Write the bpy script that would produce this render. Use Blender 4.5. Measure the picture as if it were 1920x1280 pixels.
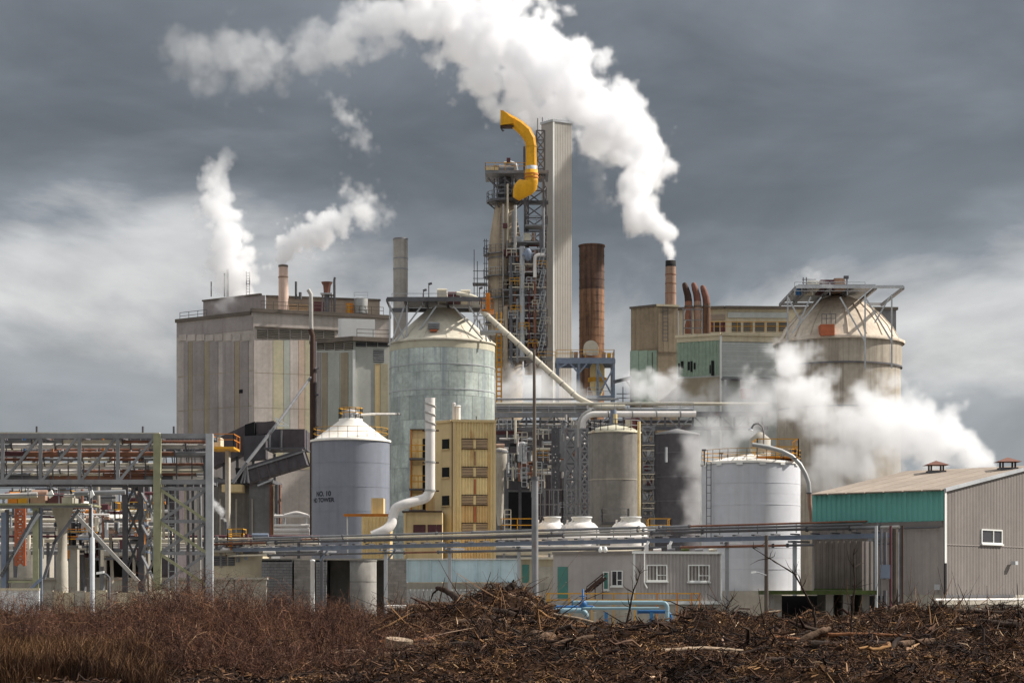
import bpy, math, random
import numpy as np
from mathutils import Vector, Matrix
random.seed(7)
for o in list(bpy.data.objects):
    bpy.data.objects.remove(o)
SC = bpy.context.scene
COL = SC.collection
R = math.radians

# ---------------------------------------------------------------- camera
F, CX, HY, EYE = 3840.0, 960.0, 1110.0, 2.0      # focal length, centre and horizon in photo pixels; eye height in metres
cam = bpy.data.cameras.new('camera')
cam.lens, cam.sensor_width = 72.0, 36.0
cam.shift_y = (HY - 640.0) / 1920.0
cam.clip_start, cam.clip_end = 0.5, 9000.0
camo = bpy.data.objects.new('camera', cam)
camo.location = (0, 0, EYE)
camo.rotation_euler = (math.pi / 2, 0, 0)
COL.objects.link(camo)
SC.camera = camo

# ---------------------------------------------------------------- sky and sun
SUN_EL, SUN_AZ = R(40), R(9)                     # sun stands to the right, a little beyond the plant
SUND = Vector((math.cos(SUN_EL) * math.cos(SUN_AZ), math.cos(SUN_EL) * math.sin(SUN_AZ), math.sin(SUN_EL)))
world = bpy.data.worlds.new('World')
SC.world = world
world.use_nodes = True


def make_sky():
    nt = world.node_tree
    nt.nodes.clear()
    N, L = nt.nodes.new, nt.links.new
    out, bg = N('ShaderNodeOutputWorld'), N('ShaderNodeBackground')
    bg.inputs['Strength'].default_value = 0.085
    L(bg.outputs[0], out.inputs[0])
    sky = N('ShaderNodeTexSky')
    sky.sky_type = 'NISHITA'
    sky.sun_disc = False
    sky.sun_elevation = SUN_EL
    sky.sun_rotation = math.atan2(SUND.x, SUND.y)
    tc = N('ShaderNodeTexCoord')
    # broad cloud banks, flattened towards the horizon
    mp = N('ShaderNodeMapping')
    mp.inputs['Scale'].default_value = (1.0, 1.0, 2.5)
    mp.inputs['Location'].default_value = (0.0, 0.0, 0.0)
    L(tc.outputs['Generated'], mp.inputs['Vector'])
    n1 = N('ShaderNodeTexNoise')
    n1.inputs['Scale'].default_value = 4.2
    n1.inputs['Detail'].default_value = 9.0
    n1.inputs['Roughness'].default_value = 0.54
    n1.inputs['Distortion'].default_value = 0.35
    L(mp.outputs[0], n1.inputs['Vector'])
    sx = N('ShaderNodeSeparateXYZ')
    L(tc.outputs['Generated'], sx.inputs[0])
    ma = N('ShaderNodeMath')
    ma.operation = 'MULTIPLY_ADD'
    L(n1.outputs['Fac'], ma.inputs[0])
    ma.inputs[1].default_value = 0.26
    L(sx.outputs['Z'], ma.inputs[2])
    sb = N('ShaderNodeMath')
    sb.operation = 'SUBTRACT'
    L(ma.outputs[0], sb.inputs[0])
    sb.inputs[1].default_value = 0.13
    cr = N('ShaderNodeValToRGB')
    e = cr.color_ramp.elements
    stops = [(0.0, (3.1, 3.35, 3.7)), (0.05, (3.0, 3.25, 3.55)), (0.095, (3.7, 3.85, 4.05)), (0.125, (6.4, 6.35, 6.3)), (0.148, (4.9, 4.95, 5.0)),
             (0.172, (2.2, 2.4, 2.65)), (0.195, (1.6, 1.76, 1.95)), (0.235, (1.45, 1.6, 1.78)), (0.30, (2.2, 2.4, 2.65)), (0.42, (5.6, 5.8, 6.0)), (0.65, (8.0, 8.2, 8.4)), (1.0, (9.0, 9.2, 9.4))]  # upper stops, out of view, brightened to lift ambient light on shaded walls
    while len(e) > 1:
        e.remove(e[0])
    for i, (p, c) in enumerate(stops):
        el = e[0] if i == 0 else e.new(p)
        el.position = p
        el.color = (c[0] / 10, c[1] / 10, c[2] / 10, 1)
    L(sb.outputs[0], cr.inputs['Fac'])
    sc10 = N('ShaderNodeMixRGB')
    sc10.blend_type = 'MULTIPLY'
    sc10.inputs[0].default_value = 1
    L(cr.outputs[0], sc10.inputs[1])
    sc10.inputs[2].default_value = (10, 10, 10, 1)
    # soft mottling inside the banks
    n2 = N('ShaderNodeTexNoise')
    n2.inputs['Scale'].default_value = 7.5
    n2.inputs['Detail'].default_value = 9.0
    n2.inputs['Roughness'].default_value = 0.52
    n2.inputs['Distortion'].default_value = 0.5
    L(mp.outputs[0], n2.inputs['Vector'])
    mr = N('ShaderNodeMapRange')
    mr.inputs['From Min'].default_value, mr.inputs['From Max'].default_value = 0.3, 0.7
    mr.inputs['To Min'].default_value, mr.inputs['To Max'].default_value = 0.74, 1.22
    L(n2.outputs['Fac'], mr.inputs[0])
    mm = N('ShaderNodeMixRGB')
    mm.blend_type = 'MULTIPLY'
    mm.inputs[0].default_value = 1
    L(sc10.outputs[0], mm.inputs[1])
    L(mr.outputs[0], mm.inputs[2])
    mx = N('ShaderNodeMixRGB')
    mx.inputs[0].default_value = 0.92
    L(sky.outputs[0], mx.inputs[1])
    L(mm.outputs[0], mx.inputs[2])
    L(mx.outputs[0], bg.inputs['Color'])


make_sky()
sun = bpy.data.lights.new('sun', 'SUN')
sun.energy, sun.angle, sun.color = 5.0, R(0.5), (1.0, 0.95, 0.88)
suno = bpy.data.objects.new('sun', sun)
suno.rotation_euler = SUND.to_track_quat('Z', 'Y').to_euler()
suno.location = SUND * 300
COL.objects.link(suno)
vs = SC.view_settings
vs.view_transform, vs.look, vs.gamma, vs.exposure, vs.use_curve_mapping = 'Standard', 'None', 1.0, 0.28, False
cy = SC.cycles
cy.use_denoising = True
cy.max_bounces, cy.diffuse_bounces, cy.glossy_bounces, cy.transmission_bounces = 26, 2, 2, 2
cy.volume_bounces, cy.transparent_max_bounces = 24, 8
cy.volume_step_rate = 3.0
cy.volume_max_steps = 128
cy.use_adaptive_sampling = True
cy.adaptive_threshold = 0.02
cy.caustics_reflective = cy.caustics_refractive = False

# ---------------------------------------------------------------- helpers


def X(px, Y): return (px - CX) * Y / F


def Z(py, Y): return EYE + (HY - py) * Y / F


def P(px, py, Y): return Vector((X(px, Y), Y, Z(py, Y)))


def W(n, Y): return n * Y / F          # photo pixels to metres at a distance


MAT = {}


def mat(name, col, rough=0.75, metal=0.0, var=0.25, vs=0.35, streak=0.0, scol=None, rust=0.0, rcol=(0.17, 0.065, 0.025), rth=0.56, bump=0.0, bs=3.0, rnd=0.08, dirt=None, spec=0.3):
    m = bpy.data.materials.new(name)
    m.use_nodes = True
    nt = m.node_tree
    N, L = nt.nodes.new, nt.links.new
    b = nt.nodes['Principled BSDF']
    b.inputs['Roughness'].default_value = rough
    b.inputs['Metallic'].default_value = metal
    b.inputs['Specular IOR Level'].default_value = spec
    g = N('ShaderNodeNewGeometry')

    def noise(scale, sc3=(1, 1, 1), detail=4.0, rgh=0.55):
        mp = N('ShaderNodeMapping')
        mp.inputs['Scale'].default_value = sc3
        L(g.outputs['Position'], mp.inputs['Vector'])
        n = N('ShaderNodeTexNoise')
        n.inputs['Scale'].default_value = scale
        n.inputs['Detail'].default_value = detail
        n.inputs['Roughness'].default_value = rgh
        L(mp.outputs[0], n.inputs['Vector'])
        return n

    def rng(src, a, b_, c, d):
        r = N('ShaderNodeMapRange')
        r.inputs['From Min'].default_value, r.inputs['From Max'].default_value = a, b_
        r.inputs['To Min'].default_value, r.inputs['To Max'].default_value = c, d
        L(src, r.inputs[0])
        return r.outputs[0]

    def mix(mode, fac, a, b_):
        x = N('ShaderNodeMixRGB')
        x.blend_type = mode
        for i, v in ((0, fac), (1, a), (2, b_)):
            if isinstance(v, (int, float)):
                x.inputs[i].default_value = v if i == 0 else (v, v, v, 1)
            elif isinstance(v, tuple):
                x.inputs[i].default_value = (*v, 1)
            else:
                L(v, x.inputs[i])
        return x.outputs[0]
    c = mix('MULTIPLY', 1.0, tuple(col), rng(noise(vs).outputs[0], 0.3, 0.7, 1 - var, 1 + var))
    if var > 0:
        c = mix('MULTIPLY', 1.0, c, rng(noise(vs * 7, detail=5).outputs[0], 0.3, 0.7, 1 - var * 0.6, 1 + var * 0.6))
    if rnd:
        oi = N('ShaderNodeObjectInfo')
        c = mix('MULTIPLY', 1.0, c, rng(oi.outputs['Random'], 0, 1, 1 - rnd, 1 + rnd))
    if streak > 0:
        s = noise(1.0, (1.7, 1.7, 0.07), 5.0, 0.65)
        c = mix('MIX', rng(s.outputs[0], 0.48, 0.72, 0, streak), c, scol or (col[0] * 0.4, col[1] * 0.37, col[2] * 0.34))
    if rust > 0:
        s = noise(0.8, (1, 1, 0.35), 7.0, 0.7)
        c = mix('MIX', rng(s.outputs[0], rth, rth + 0.09, 0, rust), c, rcol)
    L(c, b.inputs['Base Color'])
    if bump:
        bp = N('ShaderNodeBump')
        bp.inputs['Strength'].default_value = bump
        bp.inputs['Distance'].default_value = 0.05
        L(noise(bs, detail=6).outputs[0], bp.inputs['Height'])
        L(bp.outputs[0], b.inputs['Normal'])
    MAT[name] = m
    return m


class MB:
    """collects faces of ONE part"""

    def __init__(self):
        self.v, self.f, self.s = [], [], []

    def add(self, vs, fs, smooth=False):
        n = len(self.v)
        self.v += [tuple(p) for p in vs]
        self.f += [tuple(i + n for i in f) for f in fs]
        self.s += [smooth] * len(fs)
        return self

    def box(self, x0, x1, y0, y1, z0, z1):
        return self.add([(x0, y0, z0), (x1, y0, z0), (x1, y1, z0), (x0, y1, z0), (x0, y0, z1), (x1, y0, z1), (x1, y1, z1), (x0, y1, z1)],
                        [(0, 3, 2, 1), (4, 5, 6, 7), (0, 1, 5, 4), (1, 2, 6, 5), (2, 3, 7, 6), (3, 0, 4, 7)])

    def obox(self, c, ax, ay, az):
        c, ax, ay, az = map(Vector, (c, ax, ay, az))
        vs = [c + sx * ax + sy * ay + sz * az for sz in (-1, 1) for sx, sy in ((-1, -1), (1, -1), (1, 1), (-1, 1))]
        return self.add(vs, [(0, 3, 2, 1), (4, 5, 6, 7), (0, 1, 5, 4), (1, 2, 6, 5), (2, 3, 7, 6), (3, 0, 4, 7)])

    def beam(self, p0, p1, w, h=None):
        p0, p1 = Vector(p0), Vector(p1)
        d = p1 - p0
        if d.length < 1e-6:
            return self
        u = d.normalized()
        up = Vector((0, 0, 1)) if abs(u.z) < 0.95 else Vector((0, 1, 0))
        s = u.cross(up).normalized()
        t = s.cross(u)
        return self.obox((p0 + p1) / 2, d / 2, s * w / 2, t * (h or w) / 2)

    def tube(self, path, r, n=10, cap=True):
        path = [Vector(p) for p in path]
        rs = r if isinstance(r, (list, tuple)) else [r] * len(path)
        rings = []
        ref = None
        for i, p in enumerate(path):
            d = (path[min(i + 1, len(path) - 1)] - path[max(i - 1, 0)]).normalized()
            if ref is None:
                ref = Vector((0, 0, 1)) if abs(d.z) < 0.9 else Vector((0, 1, 0))
            s = d.cross(ref)
            if s.length < 1e-4:
                s = d.cross(Vector((1, 0, 0)))
            s.normalize()
            t = s.cross(d).normalized()
            ref = t
            rings.append([p + rs[i] * (math.cos(a) * s + math.sin(a) * t) for a in (2 * math.pi * k / n for k in range(n))])
        vs = [q for rg in rings for q in rg]
        fs = [(i * n + k, i * n + (k + 1) % n, (i + 1) * n + (k + 1) % n, (i + 1) * n + k) for i in range(len(path) - 1) for k in range(n)]
        self.add(vs, fs, True)
        if cap:
            self.add(rings[0], [tuple(range(n - 1, -1, -1))])
            self.add(rings[-1], [tuple(range(n))])
        return self

    def lathe(self, c, prof, n=32, a0=0.0, a1=2 * math.pi, smooth=True):
        full = abs(a1 - a0 - 2 * math.pi) < 1e-6
        m = n if full else n + 1
        vs = []
        for r, z in prof:
            for k in range(m):
                a = a0 + (a1 - a0) * k / n
                vs.append((c[0] + r * math.cos(a), c[1] + r * math.sin(a), z))
        fs = []
        for i in range(len(prof) - 1):
            for k in range(n):
                k2 = (k + 1) % m
                fs.append((i * m + k, i * m + k2, (i + 1) * m + k2, (i + 1) * m + k))
        return self.add(vs, fs, smooth)

    def poly(self, pts, z0, z1):
        """extrude a footprint polygon"""
        n = len(pts)
        vs = [(p[0], p[1], z0) for p in pts] + [(p[0], p[1], z1) for p in pts]
        return self.add(vs, [tuple(range(n - 1, -1, -1)), tuple(range(n, 2 * n))] + [(i, (i + 1) % n, n + (i + 1) % n, n + i) for i in range(n)])

    def xz(self, pts, y0, y1):
        """extrude an outline in the upright plane between two distances"""
        n = len(pts)
        vs = [(p[0], y0, p[1]) for p in pts] + [(p[0], y1, p[1]) for p in pts]
        return self.add(vs, [tuple(range(n)), tuple(range(2 * n - 1, n - 1, -1))] + [(i, n + i, n + (i + 1) % n, (i + 1) % n) for i in range(n)])

    def mesh(self, name, m):
        me = bpy.data.meshes.new(name)
        me.from_pydata(self.v, [], self.f)
        me.polygons.foreach_set('use_smooth', self.s)
        me.materials.append(MAT[m])
        me.update()
        return me


def link(o, parent=None):
    COL.objects.link(o)
    if parent is not None:
        o.parent = parent
        q = parent
        off = Vector((0, 0, 0))
        while q is not None:
            off += q.location
            q = q.parent
        if parent.type == 'EMPTY':
            o.matrix_parent_inverse = Matrix.Translation(-off)
        else:
            o.matrix_parent_inverse = parent_inv(parent)
    return o


def parent_inv(p):
    M_ = Matrix.Identity(4)
    q = p
    chain = []
    while q is not None:
        chain.append(q)
        q = q.parent
    for q in reversed(chain):
        M_ = M_ @ q.matrix_parent_inverse @ Matrix.LocRotScale(q.location, q.rotation_euler, q.scale)
    return M_.inverted()


def part(name, mb, m, parent=None):
    return link(bpy.data.objects.new(name, mb.mesh(name, m)), parent)


def tag(o, label, cat, group=None):
    o['label'], o['category'] = label, cat
    if group:
        o['group'] = group
    return o


def thing(name, label, cat, loc=(0, 0, 0), group=None):
    o = bpy.data.objects.new(name, None)
    o.location = loc
    o.empty_display_size = 0.5
    COL.objects.link(o)
    return tag(o, label, cat, group)


_unit = {}


def unit(kind, m):
    if (kind, m) not in _unit:
        mb = MB()
        if kind == 'box':
            mb.box(-.5, .5, -.5, .5, -.5, .5)
        else:
            mb.tube([(0, 0, -.5), (0, 0, .5)], 0.5, 12)
        _unit[kind, m] = mb.mesh('shared_' + kind, m)
    return _unit[kind, m]


def place(name, me, parent, c, axx, axy, axz):
    """an object of shared mesh data whose unit axes are the three given edge vectors"""
    o = bpy.data.objects.new(name, me)
    sx, sy, sz = axx.length, axy.length, axz.length
    rot = Matrix((axx / sx, axy / sy, axz / sz)).transposed()
    o.location = c
    o.rotation_euler = rot.to_euler()
    o.scale = (sx, sy, sz)
    return link(o, parent)


def box(name, m, parent, x0, x1, y0, y1, z0, z1):
    return place(name, unit('box', m), parent, Vector(((x0 + x1) / 2, (y0 + y1) / 2, (z0 + z1) / 2)), Vector((abs(x1 - x0), 0, 0)), Vector((0, abs(y1 - y0), 0)), Vector((0, 0, abs(z1 - z0))))


def beam(name, m, parent, p0, p1, w, h=None):
    p0, p1 = Vector(p0), Vector(p1)
    d = p1 - p0
    u = d.normalized()
    up = Vector((0, 0, 1)) if abs(u.z) < 0.95 else Vector((0, 1, 0))
    s = u.cross(up).normalized()
    t = s.cross(u)
    return place(name, unit('box', m), parent, (p0 + p1) / 2, d, s * w, t * (h or w))


def rod(name, m, parent, p0, p1, r):
    p0, p1 = Vector(p0), Vector(p1)
    d = p1 - p0
    u = d.normalized()
    up = Vector((0, 0, 1)) if abs(u.z) < 0.95 else Vector((0, 1, 0))
    s = u.cross(up).normalized()
    t = s.cross(u)
    return place(name, unit('rod', m), parent, (p0 + p1) / 2, t * 2 * r, s * 2 * r, d)


def pipe(name, m, parent, pts, r, n=10):
    """a pipe with rounded bends through the points"""
    pts = [Vector(p) for p in pts]
    path = [pts[0]]
    for i in range(1, len(pts) - 1):
        a, b, c = pts[i - 1], pts[i], pts[i + 1]
        k = min(2.2 * r if not isinstance(r, list) else 1.0, (a - b).length * .45, (c - b).length * .45)
        q0, q1 = b + (a - b).normalized() * k, b + (c - b).normalized() * k
        for t in (0, .25, .5, .75, 1):
            path.append((1 - t) ** 2 * q0 + 2 * t * (1 - t) * b + t * t * q1)
    path.append(pts[-1])
    return part(name, MB().tube(path, r, n), m, parent)


class Face:
    """an upright wall face between two ground points, p0 left and p1 right as seen from the camera"""

    def __init__(self, p0, p1):
        self.p0, self.p1 = Vector(p0[:2]), Vector(p1[:2])
        self.len = (self.p1 - self.p0).length
        self.d = (self.p1 - self.p0) / self.len
        self.n = Vector((self.d.y, -self.d.x))

    def u(self, px):
        t = (px - CX) / F
        return (t * self.p0.y - self.p0.x) / (self.d.x - t * self.d.y)

    def z(self, py, u): return Z(py, self.p0.y + u * self.d.y)

    def at(self, u, z, out=0.0):
        q = self.p0 + self.d * u + self.n * out
        return Vector((q.x, q.y, z))

    def pp(self, px, py, out=0.0):
        u = self.u(px)
        return self.at(u, self.z(py, u), out)

    def slab(self, name, m, parent, u0, u1, z0, z1, o0, o1):
        c = self.at((u0 + u1) / 2, (z0 + z1) / 2, (o0 + o1) / 2)
        return place(name, unit('box', m), parent, c, Vector((*(self.d * (u1 - u0)), 0)), Vector((*(-self.n * (o1 - o0)), 0)), Vector((0, 0, z1 - z0)))

    def panel(self, name, m, parent, px0, px1, py0, py1, o1=0.06, o0=0.002):
        u0, u1 = self.u(px0), self.u(px1)
        um = (u0 + u1) / 2
        return self.slab(name, m, parent, u0, u1, self.z(py1, um), self.z(py0, um), o0, o1)

    def sheet(self, name, m, parent, u0, u1, z0, z1, pitch=0.3, depth=0.05, out=0.003):
        """a corrugated metal sheet"""
        mb = MB()
        n = max(1, round((u1 - u0) / pitch))
        pr = []
        for i in range(n):
            a = u0 + (u1 - u0) * i / n
            w = (u1 - u0) / n
            pr += [(a, out), (a + .3 * w, out), (a + .45 * w, out + depth), (a + .85 * w, out + depth)]
        pr.append((u1, out))
        vs = [self.at(u, z0, o) for u, o in pr] + [self.at(u, z1, o) for u, o in pr]
        k = len(pr)
        mb.add(vs, [(i, i + 1, k + i + 1, k + i) for i in range(k - 1)])
        return part(name, mb, m, parent)

    def louvre(self, parent, px0, px1, py0, py1, n=5, fm='frame_dark', sm='louvre', name='louvre'):
        u0, u1 = self.u(px0), self.u(px1)
        um = (u0 + u1) / 2
        z0, z1 = self.z(py1, um), self.z(py0, um)
        b = self.slab(name, 'void', parent, u0, u1, z0, z1, 0.004, 0.03)
        h = (z1 - z0) / n
        for i in range(n):
            c = self.at(um, z0 + (i + .5) * h, 0.10)
            d3, n3 = Vector((*self.d, 0)), Vector((*self.n, 0))
            t = (n3 * -0.5 + Vector((0, 0, 1)) * 0.87)
            place('slat', unit('box', sm), b, c, d3 * (u1 - u0), d3.cross(t).normalized() * 0.025, t * h * 0.62)
        return b

    def window(self, parent, px0, px1, py0, py1, fm='white_trim', glass='glass', mull=(0.5,), trans=None, fw=0.07):
        u0, u1 = self.u(px0), self.u(px1)
        um = (u0 + u1) / 2
        z0, z1 = self.z(py1, um), self.z(py0, um)
        w = self.slab('window', glass, parent, u0 + fw, u1 - fw, z0 + fw, z1 - fw, 0.004, 0.03)
        for a, b, c, d in ((u0, u1, z0, z0 + fw), (u0, u1, z1 - fw, z1), (u0, u0 + fw, z0 + fw, z1 - fw), (u1 - fw, u1, z0 + fw, z1 - fw)):
            self.slab('frame', fm, w, a, b, c, d, 0.004, 0.10)
        for q in mull:
            um_ = u0 + (u1 - u0) * q
            self.slab('mullion', fm, w, um_ - fw * .45, um_ + fw * .45, z0 + fw, z1 - fw, 0.032, 0.085)
        if trans:
            zt = z1 - (z1 - z0) * trans
            self.slab('mullion', fm, w, u0 + (u1 - u0) * .5 + fw * .45, u1 - fw, zt - fw * .4, zt + fw * .4, 0.032, 0.08)
        self.slab('sill', fm, w, u0 - .05, u1 + .05, z0 - .08, z0, 0.004, 0.16)
        return w


def corner(pc, Yc, pl, a, pr, b):
    """footprint of a block: near corner seen at pc, left end seen at pl (face angle a), right end at pr (angle b)"""
    c = Vector((X(pc, Yc), Yc))
    tl, tr = (pl - CX) / F, (pr - CX) / F
    ca, sa, cb, sb = math.cos(R(a)), math.sin(R(a)), math.cos(R(b)), math.sin(R(b))
    Ll = (c.x - tl * c.y) / (ca + tl * sa)
    Lr = (tr * c.y - c.x) / (cb - tr * sb)
    l = c + Vector((-ca, sa)) * Ll
    r = c + Vector((cb, sb)) * Lr
    return c, l, r, l + r - c


def block(name, m, parent, fp, z0, z1):
    c, l, r, bk = fp
    return part(name, MB().poly([l, c, r, bk], z0, z1), m, parent)


def rail(parent, pts, m='yellow', h=1.1, sp=1.6, t=0.06, rows=(1.0, 0.55), name='railing'):
    mb = MB()
    pts = [Vector(p) for p in pts]
    for a, b in zip(pts, pts[1:]):
        n = max(1, round((b - a).length / sp))
        for k in range(n + 1):
            q = a + (b - a) * k / n
            mb.beam(q, q + Vector((0, 0, h)), t)
        for r_ in rows:
            mb.beam(a + Vector((0, 0, h * r_)), b + Vector((0, 0, h * r_)), t)
    return part(name, mb, m, parent)


def ladder(parent, p0, p1, m='steel', w=0.5, t=0.06, name='ladder', cage=False):
    p0, p1 = Vector(p0), Vector(p1)
    s = Vector((w / 2, 0, 0))
    mb = MB().beam(p0 - s, p1 - s, t).beam(p0 + s, p1 + s, t)
    n = max(2, int((p1 - p0).length / 0.45))
    for k in range(n + 1):
        q = p0 + (p1 - p0) * k / n
        mb.beam(q - s, q + s, t * .7)
    if cage:
        for k in range(0, n + 1, 3):
            q = p0 + (p1 - p0) * k / n
            mb.beam(q - s * 1.4 + Vector((0, -.7, 0)), q + s * 1.4 + Vector((0, -.7, 0)), t)
            mb.beam(q - s * 1.4, q - s * 1.4 + Vector((0, -.7, 0)), t)
            mb.beam(q + s * 1.4, q + s * 1.4 + Vector((0, -.7, 0)), t)
        for sx in (-1.4, 0, 1.4):
            mb.beam(p0 + s * sx + Vector((0, -.7, 0)), p1 + s * sx + Vector((0, -.7, 0)), t)
    return part(name, mb, m, parent)


def truss(parent, m, A, B, z0, z1, n, w=0.2, bw=None, cols=True, x=True, horiz=True):
    """upright lattice between two ground points: columns, girts and crossed braces, each its own part"""
    A, B = Vector(A[:2]), Vector(B[:2])
    bw = bw or w * .7
    v3 = lambda p, z: Vector((p.x, p.y, z))
    if cols:
        beam('column', m, parent, v3(A, z0), v3(A, z1), w)
        beam('column', m, parent, v3(B, z0), v3(B, z1), w)
    for k in range(n):
        za, zb = z0 + (z1 - z0) * k / n, z0 + (z1 - z0) * (k + 1) / n
        if horiz:
            beam('girt', m, parent, v3(A, zb), v3(B, zb), bw * 1.1)
        beam('brace', m, parent, v3(A, za), v3(B, zb), bw)
        if x:
            beam('brace', m, parent, v3(B, za) + Vector((0, .02, 0)), v3(A, zb) + Vector((0, .02, 0)), bw * .97)


def deck(parent, x0, x1, y0, y1, z, m='steel', rm='yellow', t=0.18, sides='flrb', name='platform', rails=True):
    d = box(name, m, parent, x0, x1, y0, y1, z - t, z)
    if rails:
        pts = [(x0, y1, z), (x0, y0, z), (x1, y0, z), (x1, y1, z)]
        rail(d, pts, rm)
    return d


def tank(parent, c, r, z0, z1, m, n=48, name='shell'):
    return part(name, MB().lathe(c, [(r, z0), (r, z1)], n), m, parent)


def band(parent, c, r, z, m, h=0.12, o=0.04, n=48, name='band'):
    return part(name, MB().lathe(c, [(r - .01, z - h / 2), (r + o, z - h / 2), (r + o, z + h / 2), (r - .01, z + h / 2)], n, smooth=False), m, parent)


def coner(parent, c, prof, m, n=48, name='cone_roof'):
    return part(name, MB().lathe(c, prof, n), m, parent)

# ---------------------------------------------------------------- materials


def S(r, g, b):
    f = lambda c: ((c / 255 + .055) / 1.055) ** 2.4 if c > 10 else c / 255 / 12.92
    return (f(r), f(g), f(b))


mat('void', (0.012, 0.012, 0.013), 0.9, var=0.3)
mat('soil', (0.034, 0.020, 0.013), 1.0, var=0.6, vs=0.9, bump=1.0, bs=5, spec=0.0)
mat('yard', (0.24, 0.225, 0.205), 0.95, var=0.3, vs=0.2)
mat('mill_wall', S(184, 174, 166), 0.8, var=0.14, streak=0.55, scol=S(150, 136, 122))
mat('mill_dark', S(152, 143, 140), 0.8, var=0.12, streak=0.3)
mat('mill_ochre', S(184, 175, 148), 0.8, var=0.12, streak=0.3)
mat('mill_pink', S(182, 160, 142), 0.8, var=0.12, streak=0.3)
mat('mill_brown', S(152, 141, 120), 0.8, var=0.12, streak=0.3)
mat('mill_green', S(172, 174, 164), 0.8, var=0.10, streak=0.2)
mat('pale_panel', S(190, 190, 182), 0.7, var=0.08, streak=0.3, scol=S(150, 140, 120))
mat('roof_edge', S(104, 95, 86), 0.8, var=0.2)
mat('white_trim', S(225, 225, 220), 0.6, var=0.06)
mat('white_paint', S(222, 222, 220), 0.5, var=0.05, streak=0.12, scol=S(178, 172, 162))
mat('white_tank', S(204, 205, 209), 0.55, var=0.07, vs=0.3, streak=0.45, scol=S(176, 174, 170), rust=.12, rth=.66)
mat('cone_white', S(232, 227, 217), 0.6, var=0.06, rust=0.15, rth=0.64, rcol=S(165, 135, 105), streak=0.25, scol=S(178, 160, 135))
mat('silo_cone', S(205, 198, 180), 0.7, var=0.10, streak=0.35, scol=S(150, 134, 112), rust=0.5, rth=0.62, rcol=S(140, 88, 60))
mat('silo_band', S(196, 190, 168), 0.7, var=0.1, rust=0.6, rth=0.58, rcol=S(160, 112, 78))
mat('silo_plate', S(184, 192, 184), 0.45, metal=0.35, var=0.26, vs=0.4, streak=0.7, scol=S(132, 142, 156), rust=.45, rth=.55, rcol=S(150, 172, 158), rnd=0.17)
mat('blue_tank', S(128, 132, 142), 0.45, var=0.08, vs=0.3, streak=0.45, scol=S(104, 104, 112), rust=.15, rth=.64)
mat('letter_black', S(38, 40, 50), 0.7, var=0.2)
mat('tan_silo', S(168, 158, 143), 0.8, var=0.16, vs=.25, streak=0.75, scol=S(112, 102, 92), rust=.3, rth=.6, rcol=S(140, 112, 88))
mat('tan_dome', S(196, 182, 164), 0.75, var=0.2, streak=0.55, scol=S(165, 140, 118), rust=0.5, rth=0.63, rcol=S(160, 95, 62))
mat('rust_patch', S(172, 98, 68), 0.8, var=0.25)
mat('concrete', S(170, 163, 150), 0.85, var=0.16, streak=0.4, scol=S(118, 110, 102), bump=0.2)
mat('concrete_dark', S(128, 124, 118), 0.85, var=0.2, streak=0.5, scol=S(84, 80, 78), bump=0.2)
mat('concrete_brown', S(172, 156, 134), 0.85, var=0.14, vs=.25, streak=0.5, scol=S(112, 98, 82))
mat('block_grey', S(140, 134, 128), 0.9, var=0.2, rnd=0.16, bump=0.3)
mat('dark_clad', S(84, 81, 84), 0.7, var=0.2, streak=0.35, scol=S(48, 46, 50))
mat('dark_clad_b', S(88, 80, 82), 0.7, var=0.2, streak=0.35)
mat('grey_clad', S(128, 127, 127), 0.75, var=0.15, streak=0.3)
mat('steel', S(130, 130, 132), 0.6, var=0.22, rust=0.35, rth=0.6)
mat('steel_dark', S(96, 95, 98), 0.65, var=0.25, rust=0.35, rth=0.6)
mat('steel_light', S(176, 178, 180), 0.55, var=0.15, rust=0.15, rth=0.62)
mat('steel_blue', S(122, 132, 148), 0.6, var=0.15, rust=0.2, rth=0.62)
mat('steel_green', S(150, 150, 120), 0.7, var=0.2, rust=0.3, rth=0.58)
mat('galv', S(168, 168, 165), 0.5, metal=0.3, var=0.15, rust=0.25, rth=0.6)
mat('pipe_grey', S(166, 162, 156), 0.55, var=0.18, rust=0.25, rth=0.6)
mat('pipe_cream', S(205, 196, 176), 0.6, var=0.15, rust=0.3, rth=0.6)
mat('pipe_white', S(226, 220, 214), 0.5, var=0.08, streak=0.15)
mat('pipe_rust', S(132, 92, 74), 0.8, var=0.3, rust=0.6, rcol=S(88, 66, 60))
mat('yellow', S(205, 150, 45), 0.6, var=0.15, rust=0.25, rth=0.6)
mat('orange', S(198, 122, 44), 0.6, var=0.15)
mat('crane_yellow', S(220, 160, 30), 0.55, var=0.14, vs=.6, streak=.35, scol=S(176, 116, 22), rust=.3, rth=.63, spec=0.3)
mat('clad_yellow', S(230, 206, 152), 0.75, var=0.12, vs=0.3, streak=0.4, scol=S(186, 146, 92), rust=.5, rth=.57, rcol=S(178, 122, 66))
mat('clad_tan', S(212, 188, 142), 0.7, var=0.08, vs=0.3, streak=0.35, scol=S(150, 124, 88))
mat('rust_sheet', S(216, 182, 126), 0.8, var=0.12, streak=0.85, scol=S(190, 128, 66))
mat('frame_dark', S(70, 52, 44), 0.8, var=0.2)
mat('louvre', S(196, 170, 140), 0.7, var=0.15)
mat('louvre_grey', S(140, 134, 124), 0.7, var=0.15)
mat('rust_stack', S(132, 98, 74), 0.85, var=0.3, vs=.3, streak=0.95, scol=S(48, 40, 40), rust=0.5, rth=0.57, rcol=S(164, 116, 80))
mat('rust_soot', S(92, 70, 58), 0.9, var=0.3, vs=.4, streak=0.9, scol=S(40, 34, 36), rust=.35, rth=.58, rcol=S(140, 98, 66))
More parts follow.
